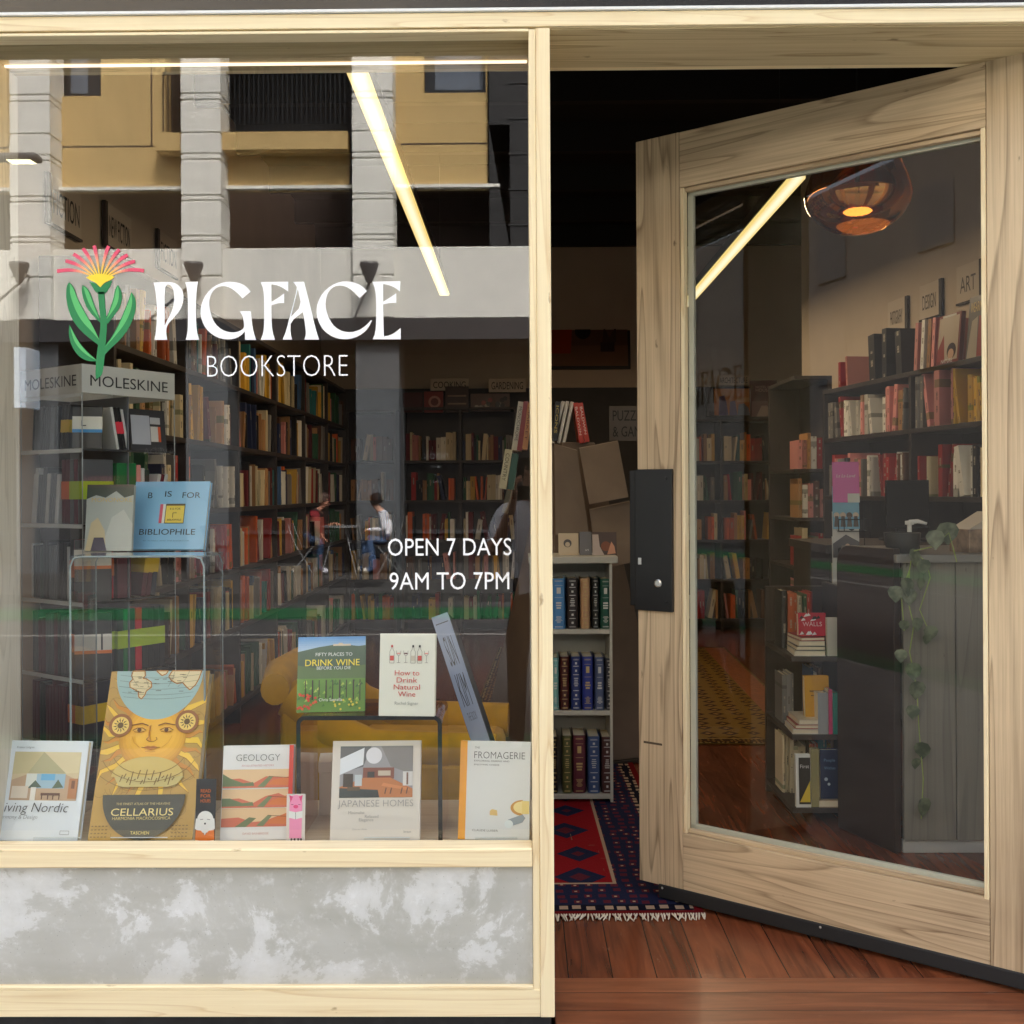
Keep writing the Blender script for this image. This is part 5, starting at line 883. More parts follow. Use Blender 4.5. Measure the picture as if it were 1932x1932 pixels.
# things on the top of the back bookcases
def face_out(name, label, cat, u0, u1, v0, v1, y, paint, th=0.02, turn=0):
    p0, p1 = P(u0, v1, y), P(u1, v1, y); top = P((u0 + u1) / 2, v0, y).z; w_ = p1.x - p0.x; h_ = top - p0.z
    t = thing(name, label, cat, ((p0.x + p1.x) / 2, y, p0.z), (R(-6), 0, R(turn))); a = Art(w_, h_); boxpart('cover', paint, (-w_ / 2, 0, 0), (w_ / 2, th, h_), t, bevel=0.002); return t, a
dkc = plain('dark_cover', C(40, 32, 30), 0.4)
t, a = face_out('book', 'large landscape book with purple towers on an orange sky on the back bookcase', 'book', 1333, 1416, 731, 786, yk + 0.05, dkc); a.rect(0.18, 0.04, 0.99, 0.97, C(196, 130, 80)); a.rect(0.18, 0.55, 0.99, 0.97, C(206, 148, 98)); a.poly([(0.28, 0.04), (0.30, 0.7), (0.42, 0.74), (0.46, 0.5), (0.5, 0.04)], C(84, 62, 110)); a.poly([(0.52, 0.04), (0.54, 0.52), (0.66, 0.55), (0.70, 0.04)], C(92, 70, 118)); a.poly([(0.7, 0.04), (0.74, 0.42), (0.86, 0.46), (0.96, 0.3), (0.99, 0.04)], C(120, 130, 150)); a.rect(0.7, 0.5, 0.99, 0.66, C(214, 174, 130)); a.build(t)
t, a = face_out('book', 'maroon book standing beside the landscape book on the back bookcase', 'book', 1417, 1468, 716, 786, yk + 0.03, plain('maroon_cover', C(96, 40, 44), 0.4)); a.text('NOTES ON', 0.5, 0.78, 0.6, None, C(206, 160, 150)); a.text('HOUSES', 0.5, 0.68, 0.6, None, C(206, 160, 150)); a.rect(0.04, 0.0, 0.96, 0.42, C(150, 120, 122)); a.poly([(0.2, 0.0), (0.4, 0.3), (0.6, 0.3), (0.85, 0.0)], C(210, 190, 180)); a.build(t)
for lb, u0, u1, v0, v1, c, extra in (('red book with a round pale portrait on top of the back bookcase', 800, 836, 738, 778, (140, 50, 48), 'o'), ('brown patterned book lying open on top of the back bookcase', 840, 884, 728, 778, (70, 48, 44), 's'), ('grey and red mottled picture book on top of the back bookcase', 888, 962, 742, 776, (110, 90, 88), 'm'), ('dark red book at the window pier end of the back bookcase', 760, 797, 740, 778, (84, 34, 38), '')):
    t, a = face_out('book', lb, 'book', u0, u1, v0, v1, yk + 0.04, plain('cover_' + lb.split()[0] + str(u0), C(*c), 0.45)); 
    if extra == 'o': a.circ(0.55, 0.5, 0.32, C(196, 140, 126)); a.circ(0.55, 0.5, 0.2, C(120, 60, 56))
    elif extra == 'm':
        for q in range(14): a.circ(0.06 + rnd.random() * 0.88, 0.2 + rnd.random() * 0.6, 0.06, rnd.choice((C(190, 180, 170), C(60, 60, 66), C(150, 60, 60))), 10)
    elif extra == 's': a.rect(0.1, 0.3, 0.9, 0.36, C(150, 120, 100)); a.rect(0.1, 0.6, 0.9, 0.66, C(150, 120, 100))
    if a.k: a.build(t)
# ---- signs on the walls
signm = plain('sign_card', C(214, 200, 184), 0.7); signe = plain('sign_edge', C(44, 34, 30), 0.6)
def wall_sign(st, label, x, y0, y1, z0, z1, face):                      # lies along a side wall; face +1 looks to +x
    t = thing('shelf_sign', label, 'sign', (x, (y0 + y1) / 2, z0), group='signs over the shelves'); hw = (y1 - y0) / 2; hh = z1 - z0
    boxpart('board', signm, (-0.012 if face > 0 else 0, -hw, 0), (0 if face > 0 else 0.012, hw, hh), t)
    boxpart('edge_strip', signe, (-0.012 if face > 0 else -0.006, -hw, -0.012), (0.006 if face > 0 else 0.012, hw, -0.0005), t); ye = -hw
    boxpart('edge_strip', signe, (-0.012 if face > 0 else -0.006, ye - 0.03, -0.012), (0.006 if face > 0 else 0.012, ye - 0.0005, hh), t)
    b = MB(); put_text(b, st, (0.0012 * face, 0, hh * 0.22), (0, 1 * face, 0), (0, 0, 1), (y1 - y0) * 0.84, hh * 0.5, INK); b.build('sign_lettering', M['vinyl'], t, fix=False)
def wall_spot(u, v, x): return PX(u, v, x)
for st, lb, u0, u1, vc in (('FICTION', 'first fiction sign high on the side wall by the window', 100, 158, 392), ('NEW FICTION', 'new fiction sign high on the side wall above the flower emblem', 206, 252, 436), ('FICTION', 'faint fiction sign furthest along the side wall', 304, 338, 480)):
    a_, c_ = wall_spot(u0, vc, X0 + 0.03), wall_spot(u1, vc, X0 + 0.03); wall_sign(st, lb, X0 + 0.02, a_.y, c_.y, (a_.z + c_.z) / 2 - 0.10, (a_.z + c_.z) / 2 + 0.10, 1)
def hang_sign(st, label, u0, u1, v0, v1, y, bm_=None):
    p0, p1 = P(u0, v1, y), P(u1, v0, y); t = thing('shelf_sign', label, 'sign', ((p0.x + p1.x) / 2, y, p0.z), group='signs over the shelves'); hw = (p1.x - p0.x) / 2; hh = p1.z - p0.z
    boxpart('board', bm_ or signm, (-hw, 0, 0), (hw, 0.012, hh), t); b = MB(); ls = st.split('\n')
    for i, s_ in enumerate(ls): put_text(b, s_, (0, -0.001, hh * (0.2 if len(ls) == 1 else 0.58 - 0.46 * i)), (1, 0, 0), (0, 0, 1), hw * 1.7 * len(s_) / max(map(len, ls)), hh * (0.55 if len(ls) == 1 else 0.3), INK)
    b.build('sign_lettering', M['vinyl'], t, fix=False)
hang_sign('GARDENING', 'gardening sign on top of the back bookcase', 922, 992, 714, 740, yk + 0.12)
hang_sign('COOKING', 'cooking sign on top of the back bookcase', 812, 884, 714, 737, yk + 0.12)
hang_sign('ARCHITECTURE', 'architecture sign on the back bookcase beyond the door glass', 1353, 1415, 707, 727, yk + 0.14)
t, a = face_out('framed_picture', 'dim framed picture of an orange bird in a brown room on the back wall', 'picture', 1024, 1190, 545, 697, YB - 0.04, dkc)
a.rect(0.03, 0.04, 0.97, 0.96, C(112, 78, 62)); a.rect(0.03, 0.04, 0.97, 0.30, C(134, 96, 74)); a.poly([(0.05, 0.2), (0.05, 0.8), (0.2, 0.9), (0.36, 0.78), (0.42, 0.66), (0.34, 0.6), (0.32, 0.2)], C(176, 66, 34)); a.circ(0.2, 0.66, 0.05, C(30, 26, 26)); a.circ(0.46, 0.48, 0.09, C(46, 40, 40)); a.rect(0.66, 0.22, 0.82, 0.34, C(70, 54, 52)); a.poly([(0.68, 0.34), (0.7, 0.55), (0.76, 0.4), (0.84, 0.55), (0.84, 0.34)], C(84, 62, 56)); a.build(t)

# ================================================================== white metal bookcase with leather classics, behind the post
yc = 1.80; wx0, wx1 = P(1000, 1200, yc).x, P(1166, 1200, yc).x; ctop = P(1100, 1050, yc).z
shz = [P(1100, v, yc).z for v in (1500, 1342, 1188)]
t = thing('white_bookcase', 'low white metal bookcase of leather bound classics just inside the doorway', 'bookcase', (wx0, yc, 0)); cw = wx1 - wx0
for xa_ in (0, cw - 0.012 - 0.022): boxpart('side_panel', M['shelfgrey'], (xa_, 0.012, 0.001), (xa_ + 0.012, 0.26, ctop - 0.031), t)
boxpart('back_panel', M['shelfgrey'], (0.013, 0.25, 0.03), (cw - 0.035, 0.26, ctop - 0.031), t, bevel=0)
for z in shz: boxpart('shelf', M['shelfgrey'], (0.0125, 0.01, z - 0.02), (cw - 0.0345, 0.249, z), t)
boxpart('top', M['shelfgrey'], (-0.005, 0, ctop - 0.03), (cw + 0.002, 0.27, ctop), t, bevel=0.004)
gold = (0.45, 0.34, 0.14, 1); silver = (0.5, 0.5, 0.48, 1)
def classic(label, u0, u1, v0, zbase, rgb, style):
    x0_, x1_ = P(u0, 1200, yc + 0.02).x, P(u1, 1200, yc + 0.02).x; hb = P((u0 + u1) / 2, v0, yc + 0.02).z - zbase; w_ = x1_ - x0_
    t = thing('leather_book', label, 'book', ((x0_ + x1_) / 2, yc + 0.02, zbase + 0.001), group='leather bound classics'); c = C(*rgb); b = MB()
    pr = [(-0.5, 0.10), (-0.40, 0.035), (-0.2, 0.006), (0.2, 0.006), (0.40, 0.035), (0.5, 0.10)]; N = 6
    vs = [(x * w_, y * 0.16, 0) for x, y in pr] + [(x * w_, y * 0.16, hb) for x, y in pr]; b.add(vs, [(i, i + 1, i + N + 1, i + N) for i in range(N - 1)] + [tuple(range(N, 2 * N))], 0, c)
    b.box((-w_ / 2, 0.016, 0), (-w_ / 2 + 0.003, 0.17, hb), 0, c); b.box((w_ / 2 - 0.003, 0.016, 0), (w_ / 2, 0.17, hb), 0, c); b.build('cover', M['print'], t)
    boxpart('pages', M['pages'], (-w_ / 2 + 0.0035, 0.014, 0.004), (w_ / 2 - 0.0035, 0.168, hb - 0.006), t, bevel=0)
    b = MB(); A_ = gold if style % 2 == 0 else silver; r = random.Random(label); q = 0.0002
    def band(z0, z1, k=0.30): b.box((-w_ * k, -q, hb * z0), (w_ * k, 0.0009, hb * z1), 0, A_)
    for z0 in (0.03, 0.045, 0.94, 0.955): band(z0, z0 + 0.006)
    if style < 2:
        for z0 in (0.2, 0.36, 0.66, 0.82): band(z0, z0 + 0.012)
        for i in range(5): band(0.45 + i * 0.035, 0.465 + i * 0.035, 0.12 + 0.12 * r.random())
        for z0 in (0.12, 0.28, 0.74, 0.88): b.lathe([(0.001, 0), (w_ * 0.16, 0.0005), (w_ * 0.16, -0.0005), (0.001, -0.0005)], 8, (0, 0.0006, 0)) if False else band(z0 - 0.02, z0 + 0.02, 0.09)
    else:
        for i in range(7): band(0.12 + i * 0.02, 0.128 + i * 0.02, 0.10 + 0.2 * r.random())
        for i in range(3): band(0.40 + i * 0.05, 0.43 + i * 0.05, 0.14 + 0.12 * r.random())
        band(0.62, 0.625); band(0.70, 0.82, 0.15); band(0.86, 0.865)
    b.build('gilt_tooling', M['print'], t)
    return t
for lb, u0, u1, v0, row, rgb, st in (('light blue classic with white figures, top row by the post', 1042, 1067, 1092, 2, (70, 124, 176), 3), ('black classic with dense silver tooling in the top row', 1070, 1091, 1092, 2, (44, 38, 40), 1), ('tan striped classic in the top row', 1096, 1114, 1092, 2, (176, 140, 106), 0), ('black and white banded classic in the top row', 1117, 1131, 1092, 2, (30, 34, 34), 1), ('green classic with arched silver panels ending the top row', 1133, 1153, 1093, 2, (26, 74, 62), 3),
    ('pale teal classic by the post in the middle row', 1042, 1054, 1242, 1, (110, 160, 158), 3), ('dark red and black banded classic in the middle row', 1056, 1074, 1240, 1, (66, 26, 26), 0), ('navy classic with a silver title in the middle row', 1077, 1096, 1240, 1, (38, 52, 104), 1), ('royal blue classic with a gold title in the middle row', 1098, 1119, 1240, 1, (44, 56, 130), 2), ('slate blue classic with a silver mountain in the middle row', 1122, 1140, 1241, 1, (72, 84, 116), 3), ('dark grey classic with round silver emblems ending the middle row', 1142, 1156, 1243, 1, (52, 54, 62), 1),
    ('black classic half hidden by the post in the bottom row', 1040, 1051, 1392, 0, (26, 24, 24), 0), ('olive classic with gold squares in the bottom row', 1060, 1078, 1390, 0, (82, 84, 52), 0), ('plum classic with script lettering in the bottom row', 1080, 1104, 1389, 0, (92, 46, 56), 2), ('slate blue banded classic in the bottom row', 1108, 1131, 1391, 0, (62, 82, 122), 1), ('dark brown classic with a silver oval ending the bottom row', 1134, 1155, 1392, 0, (70, 46, 44), 1)):
    classic(lb, u0, u1, v0, shz[row], rgb, st)
def small_cover(name, label, cat, u0, u1, v0, v1, y, rgb, lean=10):
    p0, p1 = P(u0, v1, y), P(u1, v1, y); w_ = p1.x - p0.x; h_ = P((u0 + u1) / 2, v0, y).z - p0.z; t = thing(name, label, cat, ((p0.x + p1.x) / 2, y, p0.z + 0.001), (R(-lean), 0, 0)); b = MB(); b.box((-w_ / 2, 0, 0), (w_ / 2, 0.012, h_), col=C(*rgb)); b.build('cover', M['print'], t, bevel=0.001); return t, Art(w_, h_)
t, a = small_cover('book', 'cream book with a small dark portrait on top of the white bookcase', 'book', 1054, 1092, 1006, 1049, yc + 0.1, (186, 166, 136)); a.circ(0.45, 0.55, 0.2, C(50, 40, 36)); a.circ(0.45, 0.5, 0.12, C(186, 166, 136)); a.build(t)
t, a = small_cover('book', 'grey book beside the cream book on top of the white bookcase', 'book', 1094, 1117, 1003, 1049, yc + 0.1, (92, 90, 92)); a.text('art', 0.6, 0.2, 0.3, None, C(190, 190, 190)); a.build(t)
t, a = small_cover('book', 'dark brown photo book at the end of the white bookcase top', 'book', 1118, 1164, 1004, 1049, yc + 0.1, (70, 52, 46)); a.poly([(0, 0), (0, 0.9), (0.25, 0.9), (0.3, 0.4), (0.5, 0)], C(176, 160, 150)); a.circ(0.55, 0.4, 0.2, C(120, 66, 40)); a.poly([(0.6, 0.05), (0.95, 0.1), (0.9, 0.4), (0.78, 0.6)], C(196, 140, 110)); a.build(t)
# ---- tapering display stand behind it
ys = 2.75; bx = P(1078, 900, ys)
t = thing('display_tower', 'tall tapering brown display stand of slanted panels behind the white bookcase', 'display stand', (bx.x, ys, 0))
brp = plain('brown_board', C(110, 96, 84), 0.6, noise=0.15, nscale=5); brd = plain('brown_board_edge', C(40, 34, 30), 0.6)
def frust(name, mat, z0, z1, hx0, hx1, hy0, hy1, turn=0, par=t):
    b = MB(); vs = []
    for z, hx, hy in ((z0, hx0, hy0), (z1, hx1, hy1)): vs += [(-hx, -hy, z), (hx, -hy, z), (hx, hy, z), (-hx, hy, z)]
    m_ = Matrix.Rotation(R(turn), 4, 'Z'); b.add([m_ @ Vector(v_) for v_ in vs], [(0, 3, 2, 1), (4, 5, 6, 7), (0, 1, 5, 4), (1, 2, 6, 5), (2, 3, 7, 6), (3, 0, 4, 7)]); return b.build(name, mat, par, bevel=0.004)
z1s = P(1078, 836, ys).z
frust('tower_body', brp, 0.02, z1s, 0.36, 0.09, 0.36, 0.09, 22); frust('base', brd, 0.001, 0.019, 0.38, 0.38, 0.38, 0.38, 22)
for (u0, v0), (u1, v1), (u2, v2), (u3, v3), yy in (((1093, 846), (1166, 832), (1186, 938), (1112, 952), ys - 0.42), ((1112, 962), (1188, 946), (1200, 1060), (1128, 1075), ys - 0.44), ((1046, 838), (1089, 850), (1112, 1010), (1048, 1010), ys - 0.40)):
    b = MB(); q = [P(u, v, yy + dy) - Vector((bx.x, ys, 0)) for u, v, dy in ((u0, v0, 0.12), (u1, v1, 0.12), (u2, v2, 0), (u3, v3, 0))]; q2 = [p_ + Vector((0, 0.02, 0.004)) for p_ in q]; b.add(q + q2, [(0, 1, 2, 3), (7, 6, 5, 4), (0, 4, 5, 1), (1, 5, 6, 2), (2, 6, 7, 3), (3, 7, 4, 0)]); b.build('slanted_panel', brp, t, bevel=0.002)
def tower_book(label, u0, v0, u1, v1, wpx, yy, rgb, txt=None, tc=None, depth=0.2, page=None):
    """a book leaning in the picture plane: its spine runs from foot (u0,v0) to head (u1,v1)"""
    A, B_ = P(u0, v0, yy), P(u1, v1, yy); ax = (B_ - A); L = ax.length; ax.normalize(); n_ = Vector((0, 1, 0)); sd_ = n_.cross(ax).normalized()
    m_ = Matrix((sd_, n_, ax)).transposed().to_4x4(); m_.translation = A; t = thing('book', label, 'book'); t.matrix_world = m_; w_ = wpx * S(yy); b = MB(); b.box((-w_ / 2, 0, 0), (w_ / 2, 0.004, L), col=C(*rgb)); b.build('spine', M['print'], t); b = MB(); b.box((-w_ / 2, 0.0042, 0), (-w_ / 2 + 0.002, depth, L), col=C(*rgb)); b.box((w_ / 2 - 0.002, 0.0042, 0), (w_ / 2, depth, L), col=C(*rgb)); b.build('cover', M['print'], t); boxpart('pages', M['pages'], (-w_ / 2 + 0.0022, 0.0044, 0.002), (w_ / 2 - 0.0022, depth - 0.004, L - 0.004), t, bevel=0)
    if txt: b = MB(); put_text(b, txt, (-w_ * 0.28, -0.0006, L * 0.9), (0, 0, -1), (1, 0, 0), L * 0.7, w_ * 0.5, C(*tc), align='l'); b.build('spine_lettering', M['print'], t, fix=False)
yt = ys - 0.1
tower_book('red book with white letters leaning on the brown stand, beside its twin', 1098, 836, 1086, 760, 9, yt, (196, 60, 44), 'BALDWIN', (236, 214, 200)); tower_book('red book with white letters nearest the open door on the brown stand', 1108, 834, 1095, 760, 9, yt + 0.004, (196, 62, 46), 'BALDWIN', (236, 214, 200))
tower_book('black book with a gold title on the brown stand beside the post', 1047, 832, 1053, 758, 10, yt, (22, 20, 22), 'ICONS', (206, 180, 90)); tower_book('narrow white book on the brown stand', 1043, 836, 1063, 757, 6, yt + 0.01, (214, 208, 196)); tower_book('second narrow white book on the brown stand', 1054, 836, 1071, 757, 6, yt + 0.012, (210, 204, 192)); tower_book('third narrow white book on the brown stand, next to the red pair', 1064, 835, 1080, 758, 6, yt + 0.014, (206, 200, 188))
tower_book('black and white lettered book leaning at the display window side of the brown stand', 971, 850, 984, 758, 12, yt + 0.03, (186, 182, 170), 'MONOCHROME', (30, 30, 30)); tower_book('dark red book leaning on the brown stand behind the post', 980, 850, 993, 757, 10, yt + 0.02, (126, 28, 34)); tower_book('orange and cream book leaning on the brown stand behind the post', 990, 848, 1001, 760, 10, yt + 0.01, (186, 128, 80), 'MARKET', (90, 40, 30)); tower_book('cream lettered book low on the brown stand', 948, 922, 960, 848, 14, yt - 0.05, (196, 190, 160), 'COUNTRY', (60, 56, 40)); tower_book('green book low on the brown stand', 963, 924, 972, 856, 13, yt - 0.04, (34, 84, 70)); tower_book('olive book lowest on the brown stand', 952, 968, 962, 925, 12, yt - 0.06, (90, 84, 60))
hang_sign('PUZZLES\n& GAMES', 'puzzles and games sign beside the open door edge', 1150, 1232, 766, 832, ys + 0.55, plain('dark_sign_card', C(86, 82, 80), 0.7))
# ================================================================== clear notebook tower behind the window
cn = P(155, 800, 0.59); cr_ = P(330, 800, 0.87); cl_ = P(58, 800, 0.82)
ex = Vector((cr_.x - cn.x, cr_.y - cn.y, 0)); TW = 0.335; ex.normalize(); ey = Vector((-ex.y, ex.x, 0))
t = thing('notebook_tower', 'clear acrylic notebook tower with a white lettered header behind the flower emblem', 'display stand', (cn.x, cn.y, 0), (0, 0, math.atan2(ex.y, ex.x)))
tw = t
zt_ = P(155, 686, 0.59).z; zf = P(155, 740, 0.59).z
levels = [P(155, v, 0.59).z for v in (846, 990, 1138, 1284, 1420)]; levels += [0.02]
b = MB(); e_ = 0.001
b.box((-e_, -e_, zf), (TW + e_, 0.004, zt_)); b.box((-e_, 0.0041, zf), (0.004, TW, zt_)); b.box((TW - 0.004, 0.0041, zf), (TW + e_, TW, zt_)); b.box((0.0041, TW - 0.004, zf), (TW - 0.0041, TW, zt_)); hd = b.build('header', plain('header_white', C(214, 216, 210), 0.5), tw)
b = MB(); put_text(b, 'MOLESKINE', (TW * 0.5, -e_ - 0.001, zf + 0.022), (1, 0, 0), (0, 0, 1), TW * 0.84, 0.034, C(60, 62, 62)); b.build('header_lettering', M['vinyl'], hd, fix=False)
b = MB(); put_text(b, 'MOLESKINE', (-e_ - 0.001, TW * 0.5, zf + 0.022), (0, -1, 0), (0, 0, 1), TW * 0.84, 0.034, C(60, 62, 62)); b.build('header_lettering', M['vinyl'], hd, fix=False)
# two crossed inner walls and clear outer edges
b = MB(); b.box((TW * 0.5 - 0.002, 0.01, 0.03), (TW * 0.5 + 0.002, TW - 0.01, zf - 0.001)); b.build('inner_wall', plain('grey_inner_wall', C(112, 116, 122), 0.5), tw)
for i, z in enumerate(levels):
    b = MB(); b.box((0, 0, z - 0.008), (TW, TW, z)); b.build('tier', M['acrylic'], tw)
    b = MB(); b.box((-0.0012, 0.002, z - 0.012), (-0.0003, TW, z + 0.001)); b.build('tier_edge', M['acredge'], tw)
    b = MB(); b.box((0, -0.0012, z - 0.006), (TW, -0.0003, z)); b.build('tier_edge', plain('tier_front_edge', C(60, 62, 64), 0.2) if i == 0 else bpy.data.materials['tier_front_edge'], tw)
b = MB(); b.box((-0.0012, 0.002, zf - 0.012), (-0.0003, TW, zf - 0.001)); b.build('tier_edge', M['acredge'], tw)
for px_, py_ in ((0, 0), (TW, 0), (0, TW)):
    b = MB(); b.tube([(px_, py_, 0.03), (px_, py_, zf)], 0.0016, 6); b.build('corner_edge', plain('corner_edge_grey', C(176, 182, 184), 0.2) if 'corner_edge_grey' not in bpy.data.materials else bpy.data.materials['corner_edge_grey'], tw)
b = MB(); b.box((0.0, 0.0, 0.001), (TW, TW, 0.011)); b.build('base', M['black'], tw)
NBK = {'black': (30, 31, 34), 'grey': (96, 98, 102), 'maroon': (92, 26, 42), 'green': (24, 118, 62), 'red': (190, 30, 44), 'white': (210, 210, 206), 'pink': (226, 150, 140), 'dark green': (30, 62, 54), 'navy': (34, 38, 58)}
BND = {'yellow': (226, 190, 40), 'red': (230, 60, 78), 'lime': (178, 206, 50), 'orange': (226, 110, 44), 'white': (226, 224, 214), 'blue': (60, 150, 206)}
cnt = {}
def notebook(tier, face, pos, wd, hb, colour, band, lean=0, where=''):
    """spine out on a tier: face 'x' looks out of the long lettered side, 'y' out of the other"""
    z = levels[tier] + 0.001; th = wd
    o = thing('notebook', '', 'notebook', group='notebooks in the clear tower')
    loc = Matrix.Translation((pos, 0.016, z)) if face == 'x' else Matrix.Translation((0.016, pos, z)) @ Matrix.Rotation(R(-90), 4, 'Z')
    o.matrix_world = tw_m @ loc @ Matrix.Rotation(R(lean), 4, 'Y'); c = C(*NBK[colour]); b = MB(); b.box((-th / 2, 0, 0), (th / 2, 0.11, hb), col=c); b.build('cover', M['print'], o, bevel=0.002)
    if band:
        b = MB(); b.box((-th / 2 - 0.0008, -0.0008, hb * 0.38), (th / 2 + 0.0008, 0.111, hb * 0.66), col=C(*BND[band])); b.build('paper_band', M['print'], o)
    nm = f"{colour} notebook" + (f" with a {band} band" if band else ''); side = 'street side' if face == 'x' else 'jamb side'
    tn_ = ('top', 'second', 'third', 'fourth', 'fifth', 'lowest')[tier]; key = (nm, side, tn_); cnt[key] = cnt.get(key, 0) + 1
    o['label'] = f"{ORD[cnt[key]]} {nm}, {tn_} tier of the tower, {side}"; return o
bpy.context.view_layer.update(); tw_m = tw.matrix_world.copy()
def run(tier, face, p0, specs):
    p = p0
    for wd, hb, colour, band, lean in specs: notebook(tier, face, p + wd / 2, wd, hb, colour, band, lean); p += wd + 0.0015
rn_ = random.Random(12)
def dense(tier, face, p0, p1, opts, hmin, hmax, lean=0):
    x = p0
    while True:
        cl, bd_, th = rn_.choice(opts); k = rn_.choice((1, 2, 2, 3))
        hb = hmin + (hmax - hmin) * rn_.random()
        for _ in range(k):
            tk = th * (0.9 + 0.2 * rn_.random())
            if x + tk > p1: return
            notebook(tier, face, x + tk / 2, tk, hb, cl, bd_, lean); x += tk + 0.0016
run(0, 'x', 0.13, [(0.010, 0.135, 'white', None, -10), (0.011, 0.135, 'black', 'red', -10), (0.011, 0.135, 'black', 'red', -10), (0.009, 0.13, 'white', None, -10)])
run(1, 'x', 0.13, [(0.07, 0.19, 'green', None, 0), (0.016, 0.185, 'pink', None, 0), (0.013, 0.175, 'white', None, 0), (0.016, 0.17, 'dark green', None, 0), (0.012, 0.16, 'white', None, 12), (0.012, 0.16, 'maroon', None, 12), (0.012, 0.16, 'white', None, 12)])
run(2, 'x', 0.13, [(0.05, 0.19, 'maroon', None, 0)])
run(2, 'x', 0.215, [(0.017, 0.2, 'maroon', 'yellow', 8), (0.017, 0.2, 'maroon', 'yellow', 8), (0.017, 0.2, 'navy', 'yellow', 8)])
run(3, 'x', 0.13, [(0.02, 0.20, 'dark green', 'lime', 0), (0.02, 0.20, 'green', 'lime', 0), (0.02, 0.20, 'dark green', 'lime', 0), (0.024, 0.20, 'red', 'lime', 0), (0.02, 0.20, 'black', 'lime', 0), (0.02, 0.20, 'black', 'lime', 0), (0.02, 0.20, 'black', 'lime', 0), (0.02, 0.20, 'black', 'lime', 0)])
dense(4, 'x', 0.13, 0.32, [('black', 'orange', 0.018), ('maroon', 'white', 0.016), ('grey', None, 0.014)], 0.18, 0.2)
run(0, 'y', 0.10, [(0.014, 0.14, 'black', 'yellow', 6), (0.014, 0.14, 'black', 'yellow', 6), (0.014, 0.14, 'black', 'yellow', 6)])
dense(0, 'y', 0.17, 0.31, [('black', None, 0.010), ('grey', None, 0.006)], 0.13, 0.14, 5)
run(1, 'y', 0.03, [(0.02, 0.2, 'grey', 'lime', 0), (0.02, 0.2, 'maroon', 'lime', 0), (0.02, 0.2, 'grey', 'lime', 0), (0.02, 0.2, 'maroon', 'orange', 0), (0.02, 0.2, 'maroon', 'orange', 0)])
dense(1, 'y', 0.16, 0.31, [('white', None, 0.008), ('grey', None, 0.01)], 0.15, 0.18, 6)
run(2, 'y', 0.03, [(0.02, 0.19, 'red', 'orange', 0), (0.02, 0.19, 'red', 'orange', 0), (0.02, 0.19, 'black', 'orange', 0)])
dense(2, 'y', 0.10, 0.31, [('dark green', None, 0.016), ('grey', None, 0.012), ('white', None, 0.01), ('black', None, 0.016)], 0.16, 0.19)
run(3, 'y', 0.03, [(0.018, 0.2, 'black', 'lime', 0), (0.018, 0.2, 'black', 'orange', 0), (0.018, 0.2, 'black', 'orange', 0)])
dense(3, 'y', 0.10, 0.31, [('black', None, 0.016), ('white', None, 0.014), ('grey', None, 0.014), ('maroon', None, 0.02)], 0.17, 0.2)
run(4, 'y', 0.03, [(0.018, 0.2, 'navy', 'yellow', 0), (0.018, 0.2, 'black', 'yellow', 0), (0.018, 0.2, 'black', 'orange', 0), (0.018, 0.2, 'black', 'orange', 0)])
dense(4, 'y', 0.12, 0.31, [('black', None, 0.016), ('maroon', None, 0.018), ('grey', None, 0.014)], 0.17, 0.2)
dense(5, 'x', 0.13, 0.32, [('black', 'orange', 0.018), ('maroon', 'white', 0.016)], 0.18, 0.2)
dense(5, 'y', 0.03, 0.31, [('black', None, 0.016), ('maroon', None, 0.018), ('grey', None, 0.014)], 0.17, 0.2)
# white and blue boxed card on the top tier at the corner, barcode sheets on the long side
o = thing('notebook', 'black notebook with a white and blue label standing at the tower corner', 'notebook'); o.matrix_world = tw_m @ Matrix.Translation((0.02, 0.02, levels[0] + 0.001)) @ Matrix.Rotation(R(-42), 4, 'Z') @ Matrix.Rotation(R(-8), 4, 'X')
b = MB(); b.box((-0.035, 0, 0), (0.05, 0.012, 0.13), col=C(40, 42, 46)); b.build('cover', M['print'], o); b = MB(); b.box((-0.036, -0.0012, 0.05), (0.051, -0.0004, 0.10), col=C(222, 220, 206)); b.box((-0.036, -0.0014, 0.05), (0.051, -0.0004, 0.06), col=C(50, 140, 200)); b.box((-0.01, -0.0016, 0.07), (-0.006, -0.0012, 0.088), col=INK); b.box((-0.006, -0.0016, 0.07), (0.004, -0.0012, 0.073), col=INK); b.build('label', M['print'], o)
o = thing('notebook', 'grey notebook set showing its pale back and barcode in the tower', 'notebook'); o.matrix_world = tw_m @ Matrix.Translation((0.25, 0.02, levels[0] + 0.001)) @ Matrix.Rotation(R(-6), 4, 'X')
b = MB(); b.box((-0.065, 0, 0), (0.07, 0.012, 0.135), col=C(60, 62, 66)); b.build('cover', M['print'], o); b = MB(); b.box((-0.06, -0.001, 0.02), (0.01, -0.0004, 0.115), col=C(190, 194, 204)); b.box((0.012, -0.001, 0.03), (0.05, -0.0004, 0.08), col=C(220, 218, 212)); b.box((0.04, -0.0013, 0.03), (0.05, -0.0008, 0.08), col=C(220, 100, 60)); b.box((0.012, -0.001, 0.088), (0.05, -0.0004, 0.11), col=C(200, 202, 204)); b.build('label', M['print'], o)
o = thing('notebook', 'grey boxed notebook with a white and orange band at the tower corner', 'notebook'); o.matrix_world = tw_m @ Matrix.Translation((0.02, 0.02, levels[3] + 0.001)) @ Matrix.Rotation(R(-40), 4, 'Z')
